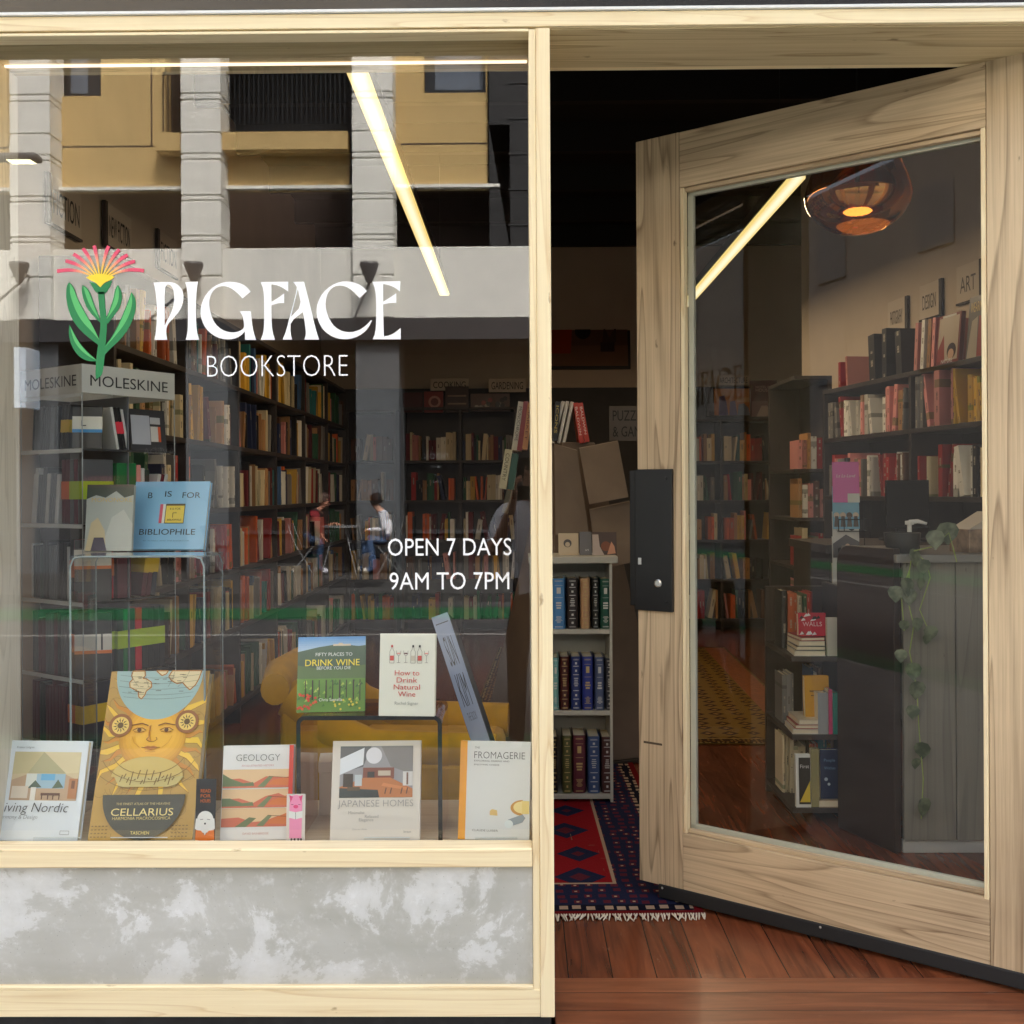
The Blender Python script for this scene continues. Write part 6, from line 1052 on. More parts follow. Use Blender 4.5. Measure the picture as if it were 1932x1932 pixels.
b = MB(); b.box((-0.03, 0, 0), (0.075, 0.014, 0.2), col=C(48, 48, 50)); b.build('cover', M['print'], o); b = MB(); b.box((-0.031, -0.001, 0.075), (0.076, -0.0004, 0.135), col=C(222, 216, 204)); b.box((-0.031, -0.0013, 0.075), (0.076, -0.0008, 0.085), col=C(226, 120, 50)); b.box((0.045, -0.0013, 0.086), (0.05, -0.0008, 0.135), col=C(48, 48, 50)); b.build('paper_band', M['print'], o)
o = thing('notebook', 'maroon boxed notebook with a cream and orange band on the third tier corner', 'notebook'); o.matrix_world = tw_m @ Matrix.Translation((0.02, 0.02, levels[2] + 0.001)) @ Matrix.Rotation(R(-40), 4, 'Z')
b = MB(); b.box((-0.03, 0, 0), (0.075, 0.014, 0.19), col=C(58, 54, 54)); b.build('cover', M['print'], o); b = MB(); b.box((-0.031, -0.001, 0.10), (0.076, -0.0004, 0.16), col=C(222, 216, 204)); b.box((-0.031, -0.0013, 0.10), (0.076, -0.0008, 0.11), col=C(226, 120, 50)); b.build('paper_band', M['print'], o)

# ================================================================== mustard armchair behind the display
def armchair(cx, cy, rz):
    t = thing('armchair', 'mustard velvet armchair with a rolled back behind the window display', 'armchair', (cx, cy, 0), (0, 0, R(rz)))
    def soft(b, name, bev): return b.build(name, M['velvet'], t, smooth=True, bevel=bev)
    t.scale = (0.88, 0.72, 0.98); W2, D2 = 0.40, 0.40                                       # faces +x, back at -x
    b = MB(); b.box((-D2, -W2 + 0.1, 0.16), (D2 - 0.02, W2 - 0.1, 0.36)); soft(b, 'seat', 0.03)
    b = MB(); b.box((-D2 + 0.2, -W2 + 0.125, 0.362), (D2 + 0.01, W2 - 0.125, 0.46)); soft(b, 'seat_cushion', 0.04)
    b = MB(); b.box((-D2 - 0.02, -W2 + 0.02, 0.14), (-D2 + 0.16, W2 - 0.02, 0.70)); soft(b, 'backrest', 0.06)
    b = MB(); b.tube([(-D2 - 0.02, -W2 + 0.0, 0.68), (-D2 - 0.05, -0.2, 0.70), (-D2 - 0.05, 0.2, 0.70), (-D2 - 0.02, W2, 0.68)], [0.055, 0.065, 0.065, 0.055], 14); soft(b, 'back_roll', 0)
    for s in (-1, 1):
        b = MB(); b.prism([(-D2, 0.14), (D2 - 0.02, 0.14), (D2, 0.44), (D2 - 0.3, 0.44), (-0.1, 0.47), (-D2 + 0.1, 0.62), (-D2, 0.66)], s * (W2 - 0.06) - 0.055, s * (W2 - 0.06) + 0.055); soft(b, 'arm', 0.02)
        b = MB(); b.tube([(-D2 + 0.02, s * (W2 - 0.06), 0.645), (-0.22, s * (W2 - 0.06), 0.53), (-0.05, s * (W2 - 0.06), 0.475), (D2 + 0.015, s * (W2 - 0.06), 0.465)], [0.07, 0.068, 0.064, 0.066], 14); soft(b, 'arm_roll', 0)
        for x in (-D2 + 0.05, D2 - 0.08):
            b = MB(); b.tube([(x, s * (W2 - 0.1), 0.141), (x, s * (W2 - 0.08), 0.001)], [0.024, 0.014], 8); b.build('leg', M['shelf'], t)
armchair(P(757, 1380, 1.15).x, 1.15, -4)
p = P(1390, 1340, 2.2)
# ================================================================== rugs
def rugmat(name, field, border, accent, thread, sx, sy, orn=1.0, bw=0.12):
    m, tr_, n, l, pr = newmat(name); tc = n.new('ShaderNodeTexCoord'); sp = n.new('ShaderNodeSeparateXYZ'); l.new(tc.outputs['Object'], sp.inputs[0])
    def math_(op, a, b=None, clamp=False):
        q = n.new('ShaderNodeMath'); q.operation = op; q.use_clamp = clamp
        for i, v in enumerate((a, b)):
            if v is None: continue
            if isinstance(v, (int, float)): q.inputs[i].default_value = v
            else: l.new(v, q.inputs[i])
        return q.outputs[0]
    ax = math_('SUBTRACT', sx / 2, math_('ABSOLUTE', sp.outputs['X'])); ay = math_('SUBTRACT', sy / 2, math_('ABSOLUTE', sp.outputs['Y'])); d = math_('MINIMUM', ax, ay)
    vz = n.new('ShaderNodeTexVoronoi'); vz.distance = 'MANHATTAN'; vz.inputs['Scale'].default_value = 4.2 * orn; vz.inputs['Randomness'].default_value = 0.15; l.new(tc.outputs['Object'], vz.inputs['Vector'])
    v2 = n.new('ShaderNodeTexVoronoi'); v2.distance = 'CHEBYCHEV'; v2.inputs['Scale'].default_value = 22 * orn; v2.inputs['Randomness'].default_value = 0.35; l.new(tc.outputs['Object'], v2.inputs['Vector'])
    def mixc(f, a, b):
        q = n.new('ShaderNodeMix'); q.data_type = 'RGBA'; l.new(f, q.inputs['Factor'])
        for k_, v in (('A', a), ('B', b)):
            if isinstance(v, tuple): q.inputs[k_].default_value = v
            else: l.new(v, q.inputs[k_])
        return q.outputs['Result']
    fm = mixc(math_('LESS_THAN', vz.outputs['Distance'], 0.42), field, border); fm = mixc(math_('LESS_THAN', vz.outputs['Distance'], 0.2), fm, accent); fm = mixc(math_('GREATER_THAN', v2.outputs['Distance'], 0.62), fm, tuple(c * 0.5 for c in thread[:3]) + (1,))
    bm2 = mixc(math_('LESS_THAN', v2.outputs['Distance'], 0.27), border, accent); bm2 = mixc(math_('LESS_THAN', v2.outputs['Distance'], 0.1), bm2, thread)
    c = mixc(math_('LESS_THAN', d, bw * 2.1), fm, bm2); g = math_('LESS_THAN', math_('ABSOLUTE', math_('SUBTRACT', d, bw * 2.1)), 0.006); c = mixc(g, c, thread)
    sm = mixc(math_('LESS_THAN', v2.outputs['Distance'], 0.3), tuple(x * 0.3 for x in border[:3]) + (1,), thread); c = mixc(math_('LESS_THAN', d, bw * 0.62), c, sm); c = mixc(math_('LESS_THAN', d, bw * 0.22), c, tuple(x * 0.55 for x in field[:3]) + (1,))
    nz = n.new('ShaderNodeTexNoise'); nz.inputs['Scale'].default_value = 160; l.new(tc.outputs['Object'], nz.inputs['Vector']); bp = n.new('ShaderNodeBump'); bp.inputs['Strength'].default_value = 0.5; bp.inputs['Distance'].default_value = 0.004; l.new(nz.outputs['Fac'], bp.inputs['Height']); l.new(bp.outputs[0], pr.inputs['Normal'])
    l.new(c, pr.inputs['Base Color']); pr.inputs['Roughness'].default_value = 0.95; pr.inputs['Specular IOR Level'].default_value = 0.1; return m
f0 = PZ(1320, 1728, 0.006); rx1 = f0.x; ry0 = f0.y; rw, rl = 1.25, 2.0
t = thing('persian_rug', 'red and navy patterned rug with a white fringe inside the doorway', 'rug', (rx1 - rw / 2, ry0 + rl / 2, 0.001), (0, 0, R(1.0)))
boxpart('pile', rugmat('persian_rug_wool', (0.20, 0.006, 0.010, 1), (0.010, 0.013, 0.040, 1), (0.08, 0.012, 0.022, 1), (0.34, 0.24, 0.17, 1), rw, rl, 1.0), (-rw / 2, -rl / 2, 0), (rw / 2, rl / 2, 0.008), t)
b = MB(); r2 = random.Random(5)
for i in range(150):
    x = -rw / 2 + rw * i / 149; a0 = 0.02 + 0.022 * r2.random(); s_ = (r2.random() - 0.5) * 0.04
    b.tube([(x, -rl / 2 + 0.004, 0.006), (x + s_ * 0.4, -rl / 2 - a0 * 0.5, 0.008), (x + s_, -rl / 2 - a0, 0.003)], [0.0035, 0.003, 0.0016], 5)
b.build('fringe', plain('fringe_wool', C(214, 204, 186), 0.9), t)
ga, gb = PZ(1560, 1402, 0.006), PZ(1395, 1212, 0.006); gw, gl = 1.9, 3.3
t = thing('gold_rug', 'golden patterned rug with an orange border lying further back in the shop', 'rug', (ga.x - gw / 2 + 0.06, ga.y + gl / 2, 0.001), (0, 0, R(-2)))
boxpart('pile', rugmat('gold_rug_wool', (0.20, 0.115, 0.025, 1), (0.05, 0.022, 0.01, 1), (0.26, 0.14, 0.035, 1), (0.32, 0.22, 0.08, 1), gw, gl, 2.0, 0.05), (-gw / 2, -gl / 2, 0), (gw / 2, gl / 2, 0.008), t)
b = MB(); w0 = 0.16
b.box((gw / 2 - w0 - 0.02, -gl / 2 + 0.05, 0.0081), (gw / 2 - 0.02, gl / 2 - 0.05, 0.0092)); b.build('side_border', plain('orange_wool', C(136, 78, 40), 0.95, noise=0.2, nscale=40), t)
# ================================================================== counter, plant, rack and shelves beyond the door glass
grb = planks('grey_boards', (0.16, 0.155, 0.14, 1), (0.10, 0.098, 0.092, 1), 0.19, 'X', 9.0, 0.6)
grb2 = wood('grey_counter_boards', C(132, 128, 118), C(92, 88, 82), 'Z', 0.6, contrast=0.8, seed=3)
ycn = PZ(1690, 1612, 0.0).y; xcn = PZ(1690, 1612, 0.0).x; zcn = P(1700, 1046, ycn).z
t = thing('counter', 'grey boarded sales counter with a dark rounded end panel behind the door glass', 'counter', (xcn, ycn, 0))
for i in range(8): boxpart('front_board', grb2, (0.032 + i * 0.19, 0, 0.05), (0.032 + i * 0.19 + 0.187, 0.02, zcn - 0.031), t)
boxpart('plinth', plain('white_plinth', C(170, 170, 168), 0.5), (0.031, 0.012, 0.001), (1.55, 0.03, 0.049), t)
boxpart('countertop', plain('grey_top', C(128, 126, 120), 0.4), (0.0, -0.02, zcn - 0.03), (1.56, 0.62, zcn), t, bevel=0.004)
dkb = plain('dark_brown_panel', C(50, 38, 32), 0.35, noise=0.2, nscale=4)
eB = PZ(1581, 1561, 0.0); ev = Vector((xcn - eB.x, ycn - eB.y, 0)); eL = ev.length; ztp = P(1640, 1031, (ycn + eB.y) / 2).z
pts = [(0.0, 0.001), (eL - 0.004, 0.001), (eL - 0.004, ztp), (0.07, ztp)] + [(0.07 - 0.07 * math.sin(R(q)), ztp - 0.07 + 0.07 * math.cos(R(q))) for q in (15, 30, 45, 60, 75, 90)]
b = MB(); b.M = Matrix.Translation((eB.x - xcn, eB.y - ycn, 0)) @ Matrix.Rotation(math.atan2(ev.y, ev.x), 4, 'Z'); b.prism(pts, 0.0, 0.03, axis='y'); b.build('end_panel', dkb, t, bevel=0.003)
boxpart('rear_panel', dkb, (0.001, 0.33, 0.001), (0.031, 0.62, zcn - 0.031), t)
# soap pump
p = P(1716, 1045, ycn + 0.16); t = thing('soap_dispenser', 'white pump dispenser standing on the counter', 'bottle', (p.x, ycn + 0.16, zcn + 0.001)); whp = plain('white_plastic', C(236, 236, 232), 0.3)
b = MB(); b.lathe([(0.001, 0), (0.034, 0), (0.036, 0.01), (0.036, 0.02), (0.03, 0.03), (0.001, 0.032)], 20); b.build('bottle', plain('clear_grey_plastic', C(70, 74, 72), 0.2), t, smooth=True)
b = MB(); b.lathe([(0.019, 0.03), (0.019, 0.055), (0.008, 0.06), (0.008, 0.10), (0.016, 0.102), (0.016, 0.115), (0.001, 0.117)], 14); b.tube([(0, 0, 0.11), (0.03, -0.004, 0.114), (0.062, -0.008, 0.105)], [0.010, 0.008, 0.005], 8); b.build('pump', whp, t, smooth=True)
# pothos
p = P(1722, 1050, ycn - 0.03); t = thing('trailing_plant', 'trailing green pothos in a dark pot hanging down the counter front', 'plant', (p.x, ycn - 0.0, 0))
b = MB(); b.lathe([(0.001, 0), (0.05, 0), (0.062, 0.035), (0.065, 0.075), (0.058, 0.075), (0.05, 0.06), (0.001, 0.06)], 20, (0.0, 0.07, zcn + 0.001)); b.build('pot', plain('dark_pot', C(42, 44, 42), 0.35), t, smooth=True)
stemm = plain('pothos_stem', C(150, 168, 90), 0.6); leafm, tl, nl, ll2, pl2 = newmat('pothos_leaf'); oi = nl.new('ShaderNodeTexNoise'); oi.inputs['Scale'].default_value = 26; tcl = nl.new('ShaderNodeTexCoord'); ll2.new(tcl.outputs['Object'], oi.inputs['Vector']); rl_ = nl.new('ShaderNodeValToRGB'); rl_.color_ramp.elements[0].color = (0.055, 0.08, 0.042, 1); rl_.color_ramp.elements[1].color = (0.17, 0.20, 0.12, 1); rl_.color_ramp.elements[0].position = 0.42; rl_.color_ramp.elements[1].position = 0.64; ll2.new(oi.outputs['Fac'], rl_.inputs[0]); ll2.new(rl_.outputs[0], pl2.inputs['Base Color']); pl2.inputs['Roughness'].default_value = 0.4
stems = MB(); leaves = MB(); r3 = random.Random(8)
def leaf(b, at, s, yaw, droop):
    m_ = Matrix.Translation(at) @ Matrix.Rotation(yaw, 4, 'Z') @ Matrix.Rotation(droop, 4, 'X'); out_ = [(0, 0), (0.34, -0.06), (0.5, -0.34), (0.4, -0.68), (0.16, -0.95), (0, -1.12)]
    vs = []; 
    for x, z in out_: vs.append(m_ @ Vector((x * s, -0.10 * s * abs(x) * 2, z * s)))
    for x, z in out_[1:-1]: vs.append(m_ @ Vector((-x * s, -0.10 * s * abs(x) * 2, z * s)))
    mid = [m_ @ Vector((0, 0.02 * s, z * s)) for z in (-0.34, -0.68)]; o = len(vs); vs += mid
    b.add(vs, [(0, 1, 2, o), (o, 2, 3, o + 1), (o + 1, 3, 4, 5), (0, o, 7, 6), (o, o + 1, 8, 7), (o + 1, 5, 9, 8)])
def vine(us, y):
    pts = [P(u, v, y) - Vector((p.x, ycn, 0)) for u, v in us]; stems.tube(pts, 0.0022, 5)
yv = ycn - 0.03
vine([(1722, 1040), (1716, 1075), (1712, 1130), (1724, 1180), (1716, 1230), (1730, 1300), (1734, 1380), (1742, 1470), (1738, 1545)], yv)
vine([(1722, 1040), (1748, 1060), (1755, 1090), (1735, 1150), (1752, 1190)], yv + 0.005); vine([(1722, 1040), (1765, 1030), (1790, 1005), (1800, 1040), (1805, 1060)], yv - 0.01); vine([(1716, 1075), (1700, 1120), (1706, 1190)], yv)
for u, v, s in ((1722, 1035, .075), (1765, 1000, .07), (1788, 985, .075), (1742, 1055, .06), (1708, 1090, .08), (1716, 1110, .07), (1736, 1090, .05), (1706, 1170, .05), (1730, 1165, .06), (1756, 1180, .055), (1750, 1195, .045), (1700, 1225, .05), (1722, 1250, .06), (1730, 1285, .065), (1722, 1330, .05), (1740, 1400, .06), (1728, 1430, .05), (1742, 1505, .065), (1690, 1105, .07)):
    q = P(u, v, yv - 0.012) - Vector((p.x, ycn, 0)); leaf(leaves, q, s * (0.75 + 0.25 * r3.random()), (r3.random() - 0.5) * 1.2, (r3.random() - 0.4) * 0.5)
stems.build('stem', stemm, t, smooth=True); leaves.build('leaves', leafm, t, smooth=True)
# tissue box
p = P(1842, 1050, ycn + 0.1); t = thing('cardboard_box', 'small crumpled brown and white box on the counter', 'box', (p.x, ycn + 0.12, zcn + 0.001), (0, 0, R(15))); boxpart('box_body', plain('printed_brown', C(150, 126, 104), 0.6, noise=0.5, nscale=24), (-0.06, -0.05, 0), (0.08, 0.06, 0.085), t); b = MB(); b.prism([(-0.06, 0.086), (0.08, 0.086), (0.06, 0.15)], -0.05, 0.055); b.build('lid', plain('pale_card', C(196, 184, 168), 0.6), t)
# screen behind the counter
p = P(1662, 990, 2.4); t = thing('computer_screen', 'dark computer screen behind the counter', 'screen', (p.x + 0.03, 2.4, zcn)); boxpart('screen', plain('screen_black', (0.004, 0.004, 0.005, 1), 0.2), (0.0, 0, 0.05), (0.2, 0.03, 0.28), t); boxpart('screen_stand', M['black'], (0.06, 0.031, 0.0), (0.12, 0.06, 0.2), t); boxpart('screen_foot', M['black'], (0.0, -0.05, -0.012), (0.2, 0.12, -0.001), t)
t = thing('work_table', 'dark desk carrying the computer screen behind the counter', 'desk', (p.x, 2.4, 0)); boxpart('desk_top', M['shelf'], (-0.35, -0.3, zcn - 0.05), (1.1, 0.35, zcn - 0.0125), t)
for x in (-0.33, 1.05): boxpart('desk_side', M['shelf'], (x, -0.28, 0.001), (x + 0.03, 0.33, zcn - 0.051), t)
# card spinner
yr_ = 1.95; p = P(1600, 1100, yr_); t = thing('card_rack', 'black wire greeting card rack in front of the tall shelves', 'card rack', (p.x, yr_, 0)); b = MB(); b.tube([(0, 0, 0.02), (0, 0, 1.46)], 0.012, 8); b.build('pole', M['black'], t); b = MB(); b.lathe([(0.001, 0.001), (0.2, 0.001), (0.2, 0.015), (0.03, 0.02), (0.001, 0.02)], 24); b.build('base', M['black'], t)
wz_ = S(yr_); cwid = 27 * wz_
for i, vb in enumerate((1002, 1056, 1110, 1164, 1218, 1272, 1326)):
    z = P(1600, vb, yr_ - 0.06).z; b = MB(); hw = cwid
    for zz, hh in ((z, 0), (z + 0.05, 0)): b.tube([(-hw, -0.03, zz), (-hw, -0.075, zz), (hw, -0.075, zz), (hw, -0.03, zz)], 0.0022, 5)
    for x in (-hw, -hw * 0.62, hw * 0.62, hw): b.tube([(x, -0.075, z), (x, -0.075, z + 0.05)], 0.0022, 5)
    b.tube([(-hw, -0.03, z - 0.02), (-hw, -0.03, z + 0.12)], 0.0022, 5); b.tube([(hw, -0.03, z - 0.02), (hw, -0.03, z + 0.12)], 0.0022, 5); b.tube([(-hw, -0.03, z), (0, 0, z), (hw, -0.03, z)], 0.0022, 5); b.build('wire_pocket', M['black'], t)
cards = (('pink greeting card with white script at the top of the card rack', 871, 950, 'pink'), ('blue greeting card with a row of dogs, second in the card rack', 917, 1000, 'blue'), ('pale card with a black dog, third in the card rack', 965, 1054, 'dog'), ('white card with a small drawing, fourth in the card rack', 1012, 1108, 'white'), ('cream card with a black heading, fifth in the card rack', 1062, 1162, 'cream'), ('sixth card in the card rack, pale grey', 1112, 1216, 'grey'))
for i, (lb, v0, v1, k_) in enumerate(cards):
    yy = yr_ - 0.066 + 0.004 * (i == 0) * 0; w_ = 50 * S(yy); p0 = P(1597, v1 - 2, yy); h_ = P(1597, v0, yy).z - p0.z; t = thing('greeting_card', lb, 'card', (p0.x, yy, p0.z), (R(-4), 0, 0)); bc = {'pink': (206, 96, 170), 'blue': (120, 176, 206), 'dog': (206, 204, 200), 'white': (222, 222, 218), 'cream': (216, 206, 186), 'grey': (180, 180, 180)}[k_]
    b = MB(); b.box((-w_ / 2, 0, 0), (w_ / 2, 0.002, h_), col=C(*bc)); b.build('card', M['print'], t); a = Art(w_, h_)
    if k_ == 'pink': a.text('La La Land', 0.5, 0.62, 0.72, None, WH, 0.3, -0.01); a.rect(0.55, 0.0, 1.0, 0.22, C(206, 210, 204))
    elif k_ == 'blue': 
        for x in (0.14, 0.38, 0.62, 0.86): a.circ(x, 0.32, 0.11, rnd.choice((C(80, 62, 52), C(206, 190, 170), C(60, 60, 62)))); a.poly([(x - 0.1, 0.05), (x + 0.1, 0.05), (x + 0.06, 0.3), (x - 0.06, 0.3)], C(90, 84, 80))
        a.text('HELLO', 0.5, 0.82, 0.4, None, C(230, 236, 240))
    elif k_ == 'dog': a.circ(0.72, 0.66, 0.13, C(46, 44, 46)); a.circ(0.4, 0.7, 0.12, C(150, 150, 152)); a.poly([(0.0, 0.0), (1, 0.0), (1, 0.34), (0.5, 0.5), (0, 0.3)], C(90, 88, 92)); a.circ(0.55, 0.25, 0.09, C(200, 170, 150))
    elif k_ == 'white': a.circ(0.5, 0.6, 0.16, C(60, 60, 62)); a.circ(0.5, 0.6, 0.1, C(210, 190, 176)); a.poly([(0.2, 0.3), (0.8, 0.3), (0.66, 0.46), (0.34, 0.46)], C(70, 90, 110))
    elif k_ == 'cream': a.text('BIRTHDAY', 0.5, 0.72, 0.7, None, INK); a.circ(0.5, 0.4, 0.16, C(90, 80, 70))
    if a.k: a.build(t)
# low end shelf with stacked books, at the dark end of the counter
ysa, ysb = eB.y + 0.05, eB.y + 0.50; xs0, xs1 = P(1494, 1400, ysa).x, xcn - 0.01
t = thing('low_bookcase', 'low dark end shelf crammed with books against the counter end panel', 'bookcase', (xs0, ysa, 0)); lv = [0.06, 0.35, 0.66]; wl, dl = xs1 - xs0, ysb - ysa
boxpart('back_panel', dkb, (wl - 0.02, 0, 0.001), (wl, dl, 0.92), t); boxpart('side_panel', dkb, (0, dl - 0.02, 0.001), (wl - 0.021, dl, 0.90), t)
for z in lv: boxpart('shelf', M['shelf'], (0.0, 0.0, z - 0.02), (wl - 0.0205, dl - 0.0205, z), t)
for _i, _n in enumerate(('lowest', 'middle', 'upper')):
    fill(f'row behind, {_n} level of the low end shelf', 'books on the low end shelf', 'the aisle', (xs0 + 0.005, ysa + 0.2, lv[_i] + 0.001), (1, 0), wl - 0.03, 0.15, 0.245, 0.19, MIX, 700 + _i, None, 0.05, (0.012, 0.03), 0.01)
def fo(label, u0, u1, v0, z, rgb, th=0.03, lean=6, turn=0, y=ysa + 0.02):
    p0, p1 = P(u0, 1400, y), P(u1, 1400, y); w_ = p1.x - p0.x; h_ = P((u0 + u1) / 2, v0, y).z - z; t = thing('book', label, 'book', ((p0.x + p1.x) / 2, y, z + 0.001), (R(-lean), 0, R(turn)), 'books on the low end shelf'); b = MB(); b.box((-w_ / 2, 0, 0), (w_ / 2, 0.003, h_), col=C(*rgb)); b.box((-w_ / 2, th - 0.003, 0), (w_ / 2, th, h_), col=C(*rgb)); b.box((w_ / 2 - 0.003, 0.0031, 0), (w_ / 2, th - 0.0031, h_), col=C(*rgb)); b.build('cover', M['print'], t); boxpart('pages', M['pages'], (-w_ / 2 + 0.001, 0.0032, 0.002), (w_ / 2 - 0.0032, th - 0.0032, h_ - 0.003), t, bevel=0); return t, Art(w_, h_)
def stack_(label, u0, u1, z, th, rgb, y, turn=0):
    p0, p1 = P(u0, 1400, y), P(u1, 1400, y); w_ = p1.x - p0.x; t = thing('book', label, 'book', ((p0.x + p1.x) / 2, y, z + 0.0008), (0, 0, R(turn)), 'books on the low end shelf'); b = MB(); b.box((-w_ / 2, 0, 0), (w_ / 2, 0.16, 0.003), col=C(*rgb)); b.box((-w_ / 2, 0, th - 0.003), (w_ / 2, 0.16, th - 0.0008), col=C(*rgb)); b.build('cover', M['print'], t); boxpart('pages', M['pages'], (-w_ / 2 + 0.001, 0.002, 0.0031), (w_ / 2 - 0.001, 0.158, th - 0.0031), t, bevel=0); return z + th
yq = ysa + 0.01
z = lv[2]
for i, (th, c, nm) in enumerate(((0.022, (206, 200, 180), 'cream'), (0.018, (60, 60, 64), 'black'), (0.02, (200, 190, 172), 'tan'), (0.016, (150, 40, 44), 'red'))): z = stack_(f'{nm} book lying flat, {ORD[i + 1]} from the bottom of the upper stack', 1500 + 4 * i, 1558, z, th, c, yq, 3 * i - 4)
t, a = fo('red book with black and white pattern standing on the upper stack', 1508, 1560, 1157, z, (190, 36, 60), y=yq + 0.03); 
for q in range(16): a.poly([(x_, y_) for x_, y_ in ((lambda x, y: ((x, y), (min(1, x + 0.18), y + 0.04), (min(1, x + 0.1), min(1, y + 0.16))))(rnd.random() * 0.8, rnd.choice((0.02, 0.62, 0.7, 0.8)) + rnd.random() * 0.05))], rnd.choice((WH, C(30, 28, 30))))
a.text('WALLS', 0.5, 0.42, 0.7, None, C(230, 200, 200)); a.build(t)
fo('white paperback standing tallest by the red patterned book', 1562, 1582, 1166, lv[2], (206, 202, 190), 0.02, 2, 0, yq - 0.002)[1]
z = lv[1]
for i, (th, c, nm) in enumerate(((0.02, (210, 204, 190), 'white'), (0.018, (150, 30, 34), 'red'), (0.02, (206, 196, 176), 'cream'))): z = stack_(f'{nm} book lying flat, {ORD[i + 1]} from the bottom of the middle stack', 1496 + 6 * i, 1550, z, th, c, yq, 2 * i - 3)
t, a = fo('mustard yellow book standing on the middle stack', 1520, 1566, 1276, z, (204, 150, 40), y=yq + 0.05); a.rect(0.2, 0.6, 0.8, 0.64, C(120, 84, 20)); a.rect(0.25, 0.5, 0.75, 0.53, C(120, 84, 20)); a.build(t)
for lb, u0, u1, v0, c in (('pale grey book beside the mustard book', 1544, 1563, 1308, (150, 152, 152)), ('pink book beside the pale grey book', 1564, 1571, 1302, (206, 76, 120)), ('turquoise book ending the middle row of the low shelf', 1572, 1583, 1308, (50, 150, 136))): fo(lb, u0, u1, v0, lv[1], c, 0.12, 1, 0, yq - 0.004)
z = lv[0]
z = stack_('tan book lying flat at the bottom of the lowest stack', 1545, 1582, z, 0.03, (176, 150, 120), yq - 0.006)
t, a = fo('black and white book with a yellow corner on the lowest shelf', 1502, 1530, 1425, lv[0], (226, 226, 220), 0.02, 3, 0, yq - 0.004); a.rect(0.2, 0.06, 0.98, 0.94, C(30, 32, 36)); a.text('First', 0.6, 0.74, 0.6, None, WH); a.poly([(0.25, 0.1), (0.95, 0.1), (0.95, 0.5)], C(226, 196, 70)); a.build(t)
t, a = fo('yellow and grey book on the lowest shelf', 1531, 1546, 1414, lv[0], (150, 140, 90), 0.03, 2, 0, yq)
t, a = fo('navy book with pale lettering on the lowest shelf', 1548, 1583, 1416, z, (24, 40, 76), 0.03, 2, 0, yq + 0.01); a.text('People', 0.5, 0.74, 0.6, None, C(120, 150, 180)); a.text('Within', 0.5, 0.60, 0.6, None, C(120, 150, 180)); a.circ(0.3, 0.4, 0.1, C(190, 200, 210), 8); a.circ(0.45, 0.3, 0.08, C(190, 200, 210), 8); a.build(t)
# ---- art bookcase on the side wall
p0_, p1_ = P(1552, 829, 4.0), P(1800, 799, 2.55)
xw_ = 1.98; aL = math.hypot(p1_.x - p0_.x, p1_.y - p0_.y)
ad = Vector((p1_.x - p0_.x, p1_.y - p0_.y, 0)).normalized(); zA = (p0_.z + p1_.z) / 2
# rows are laid from the far end toward the street; into the shelf is +x
ztopA = zA + 0.305
LA = aL + 0.6
t = bookcase('art_bookcase', 'dark bookcase of large art books along the side wall beyond the counter', (p0_.x, p0_.y, 0), (ad.x, ad.y), LA, 0.32, [0.1, 0.45, 0.85, zA - 0.36, zA], ztopA, M['shelf'], uprights=(LA / 2,))
AG = 'books in the art bookcase'
fill('top row, rear half of art bookcase', AG, 'the back', (p0_.x + ad.x * 0.05, p0_.y + ad.y * 0.05, zA + 0.001), (ad.x, ad.y), LA / 2 - 0.08, 0.22, 0.27, 0.19, ['cream', 'white', 'orange', 'yellow', 'white', 'grey', 'red', 'tan', 'pink', 'blue'], 501, None, 0.3, (0.018, 0.05))
fill('top row, street half of art bookcase', AG, 'the upright', (p0_.x + ad.x * (LA / 2 + 0.05), p0_.y + ad.y * (LA / 2 + 0.05), zA + 0.001), (ad.x, ad.y), LA / 2 - 0.1, 0.22, 0.29, 0.2, ['pink', 'white', 'grey', 'teal', 'yellow', 'red', 'black', 'tan', 'pink'], 502, None, 0.2, (0.018, 0.045))
fill('second row, rear half of art bookcase', AG, 'the back', (p0_.x + ad.x * 0.05, p0_.y + ad.y * 0.05, zA - 0.36 + 0.001), (ad.x, ad.y), LA / 2 - 0.08, 0.22, 0.27, 0.19, ['white', 'grey', 'pink', 'cream', 'red', 'brown'], 503, None, 0.2, (0.018, 0.05))
fill('second row, street half of art bookcase', AG, 'the upright', (p0_.x + ad.x * (LA / 2 + 0.05), p0_.y + ad.y * (LA / 2 + 0.05), zA - 0.36 + 0.001), (ad.x, ad.y), LA / 2 - 0.1, 0.22, 0.27, 0.2, ['grey', 'red', 'white', 'black', 'cream'], 504, None, 0.4, (0.018, 0.05))
rowt = Row('standing on top of the art bookcase', AG, 'the back'); r4 = random.Random(9); rzA = math.atan2(ad.y, ad.x); nA = Vector((-ad.y, ad.x, 0))
for u, cl, hb, tk in ((1578, 'red', .26, .03), (1592, 'pink', .3, .02), (1640, 'black', .44, .07), (1662, 'black', .46, .05), (1690, 'black', .40, .06), (1720, 'pink', .42, .03), (1732, 'white', .43, .03), (1744, 'tan', .42, .03), (1752, 'pink', .42, .025)):
    d_ = ray(u, 700); tt = ((Vector((p0_.x, p0_.y, 0)) - CAM).dot(nA)) / d_.dot(nA); q = CAM + d_ * tt; rowt.book(cl, vary(PAL[cl], r4), Vector((q.x, q.y, ztopA + 0.002)) + nA * 0.02, rzA, (tk, 0.2, hb * 0.6), R(r4.choice((-4, 0, 5))))
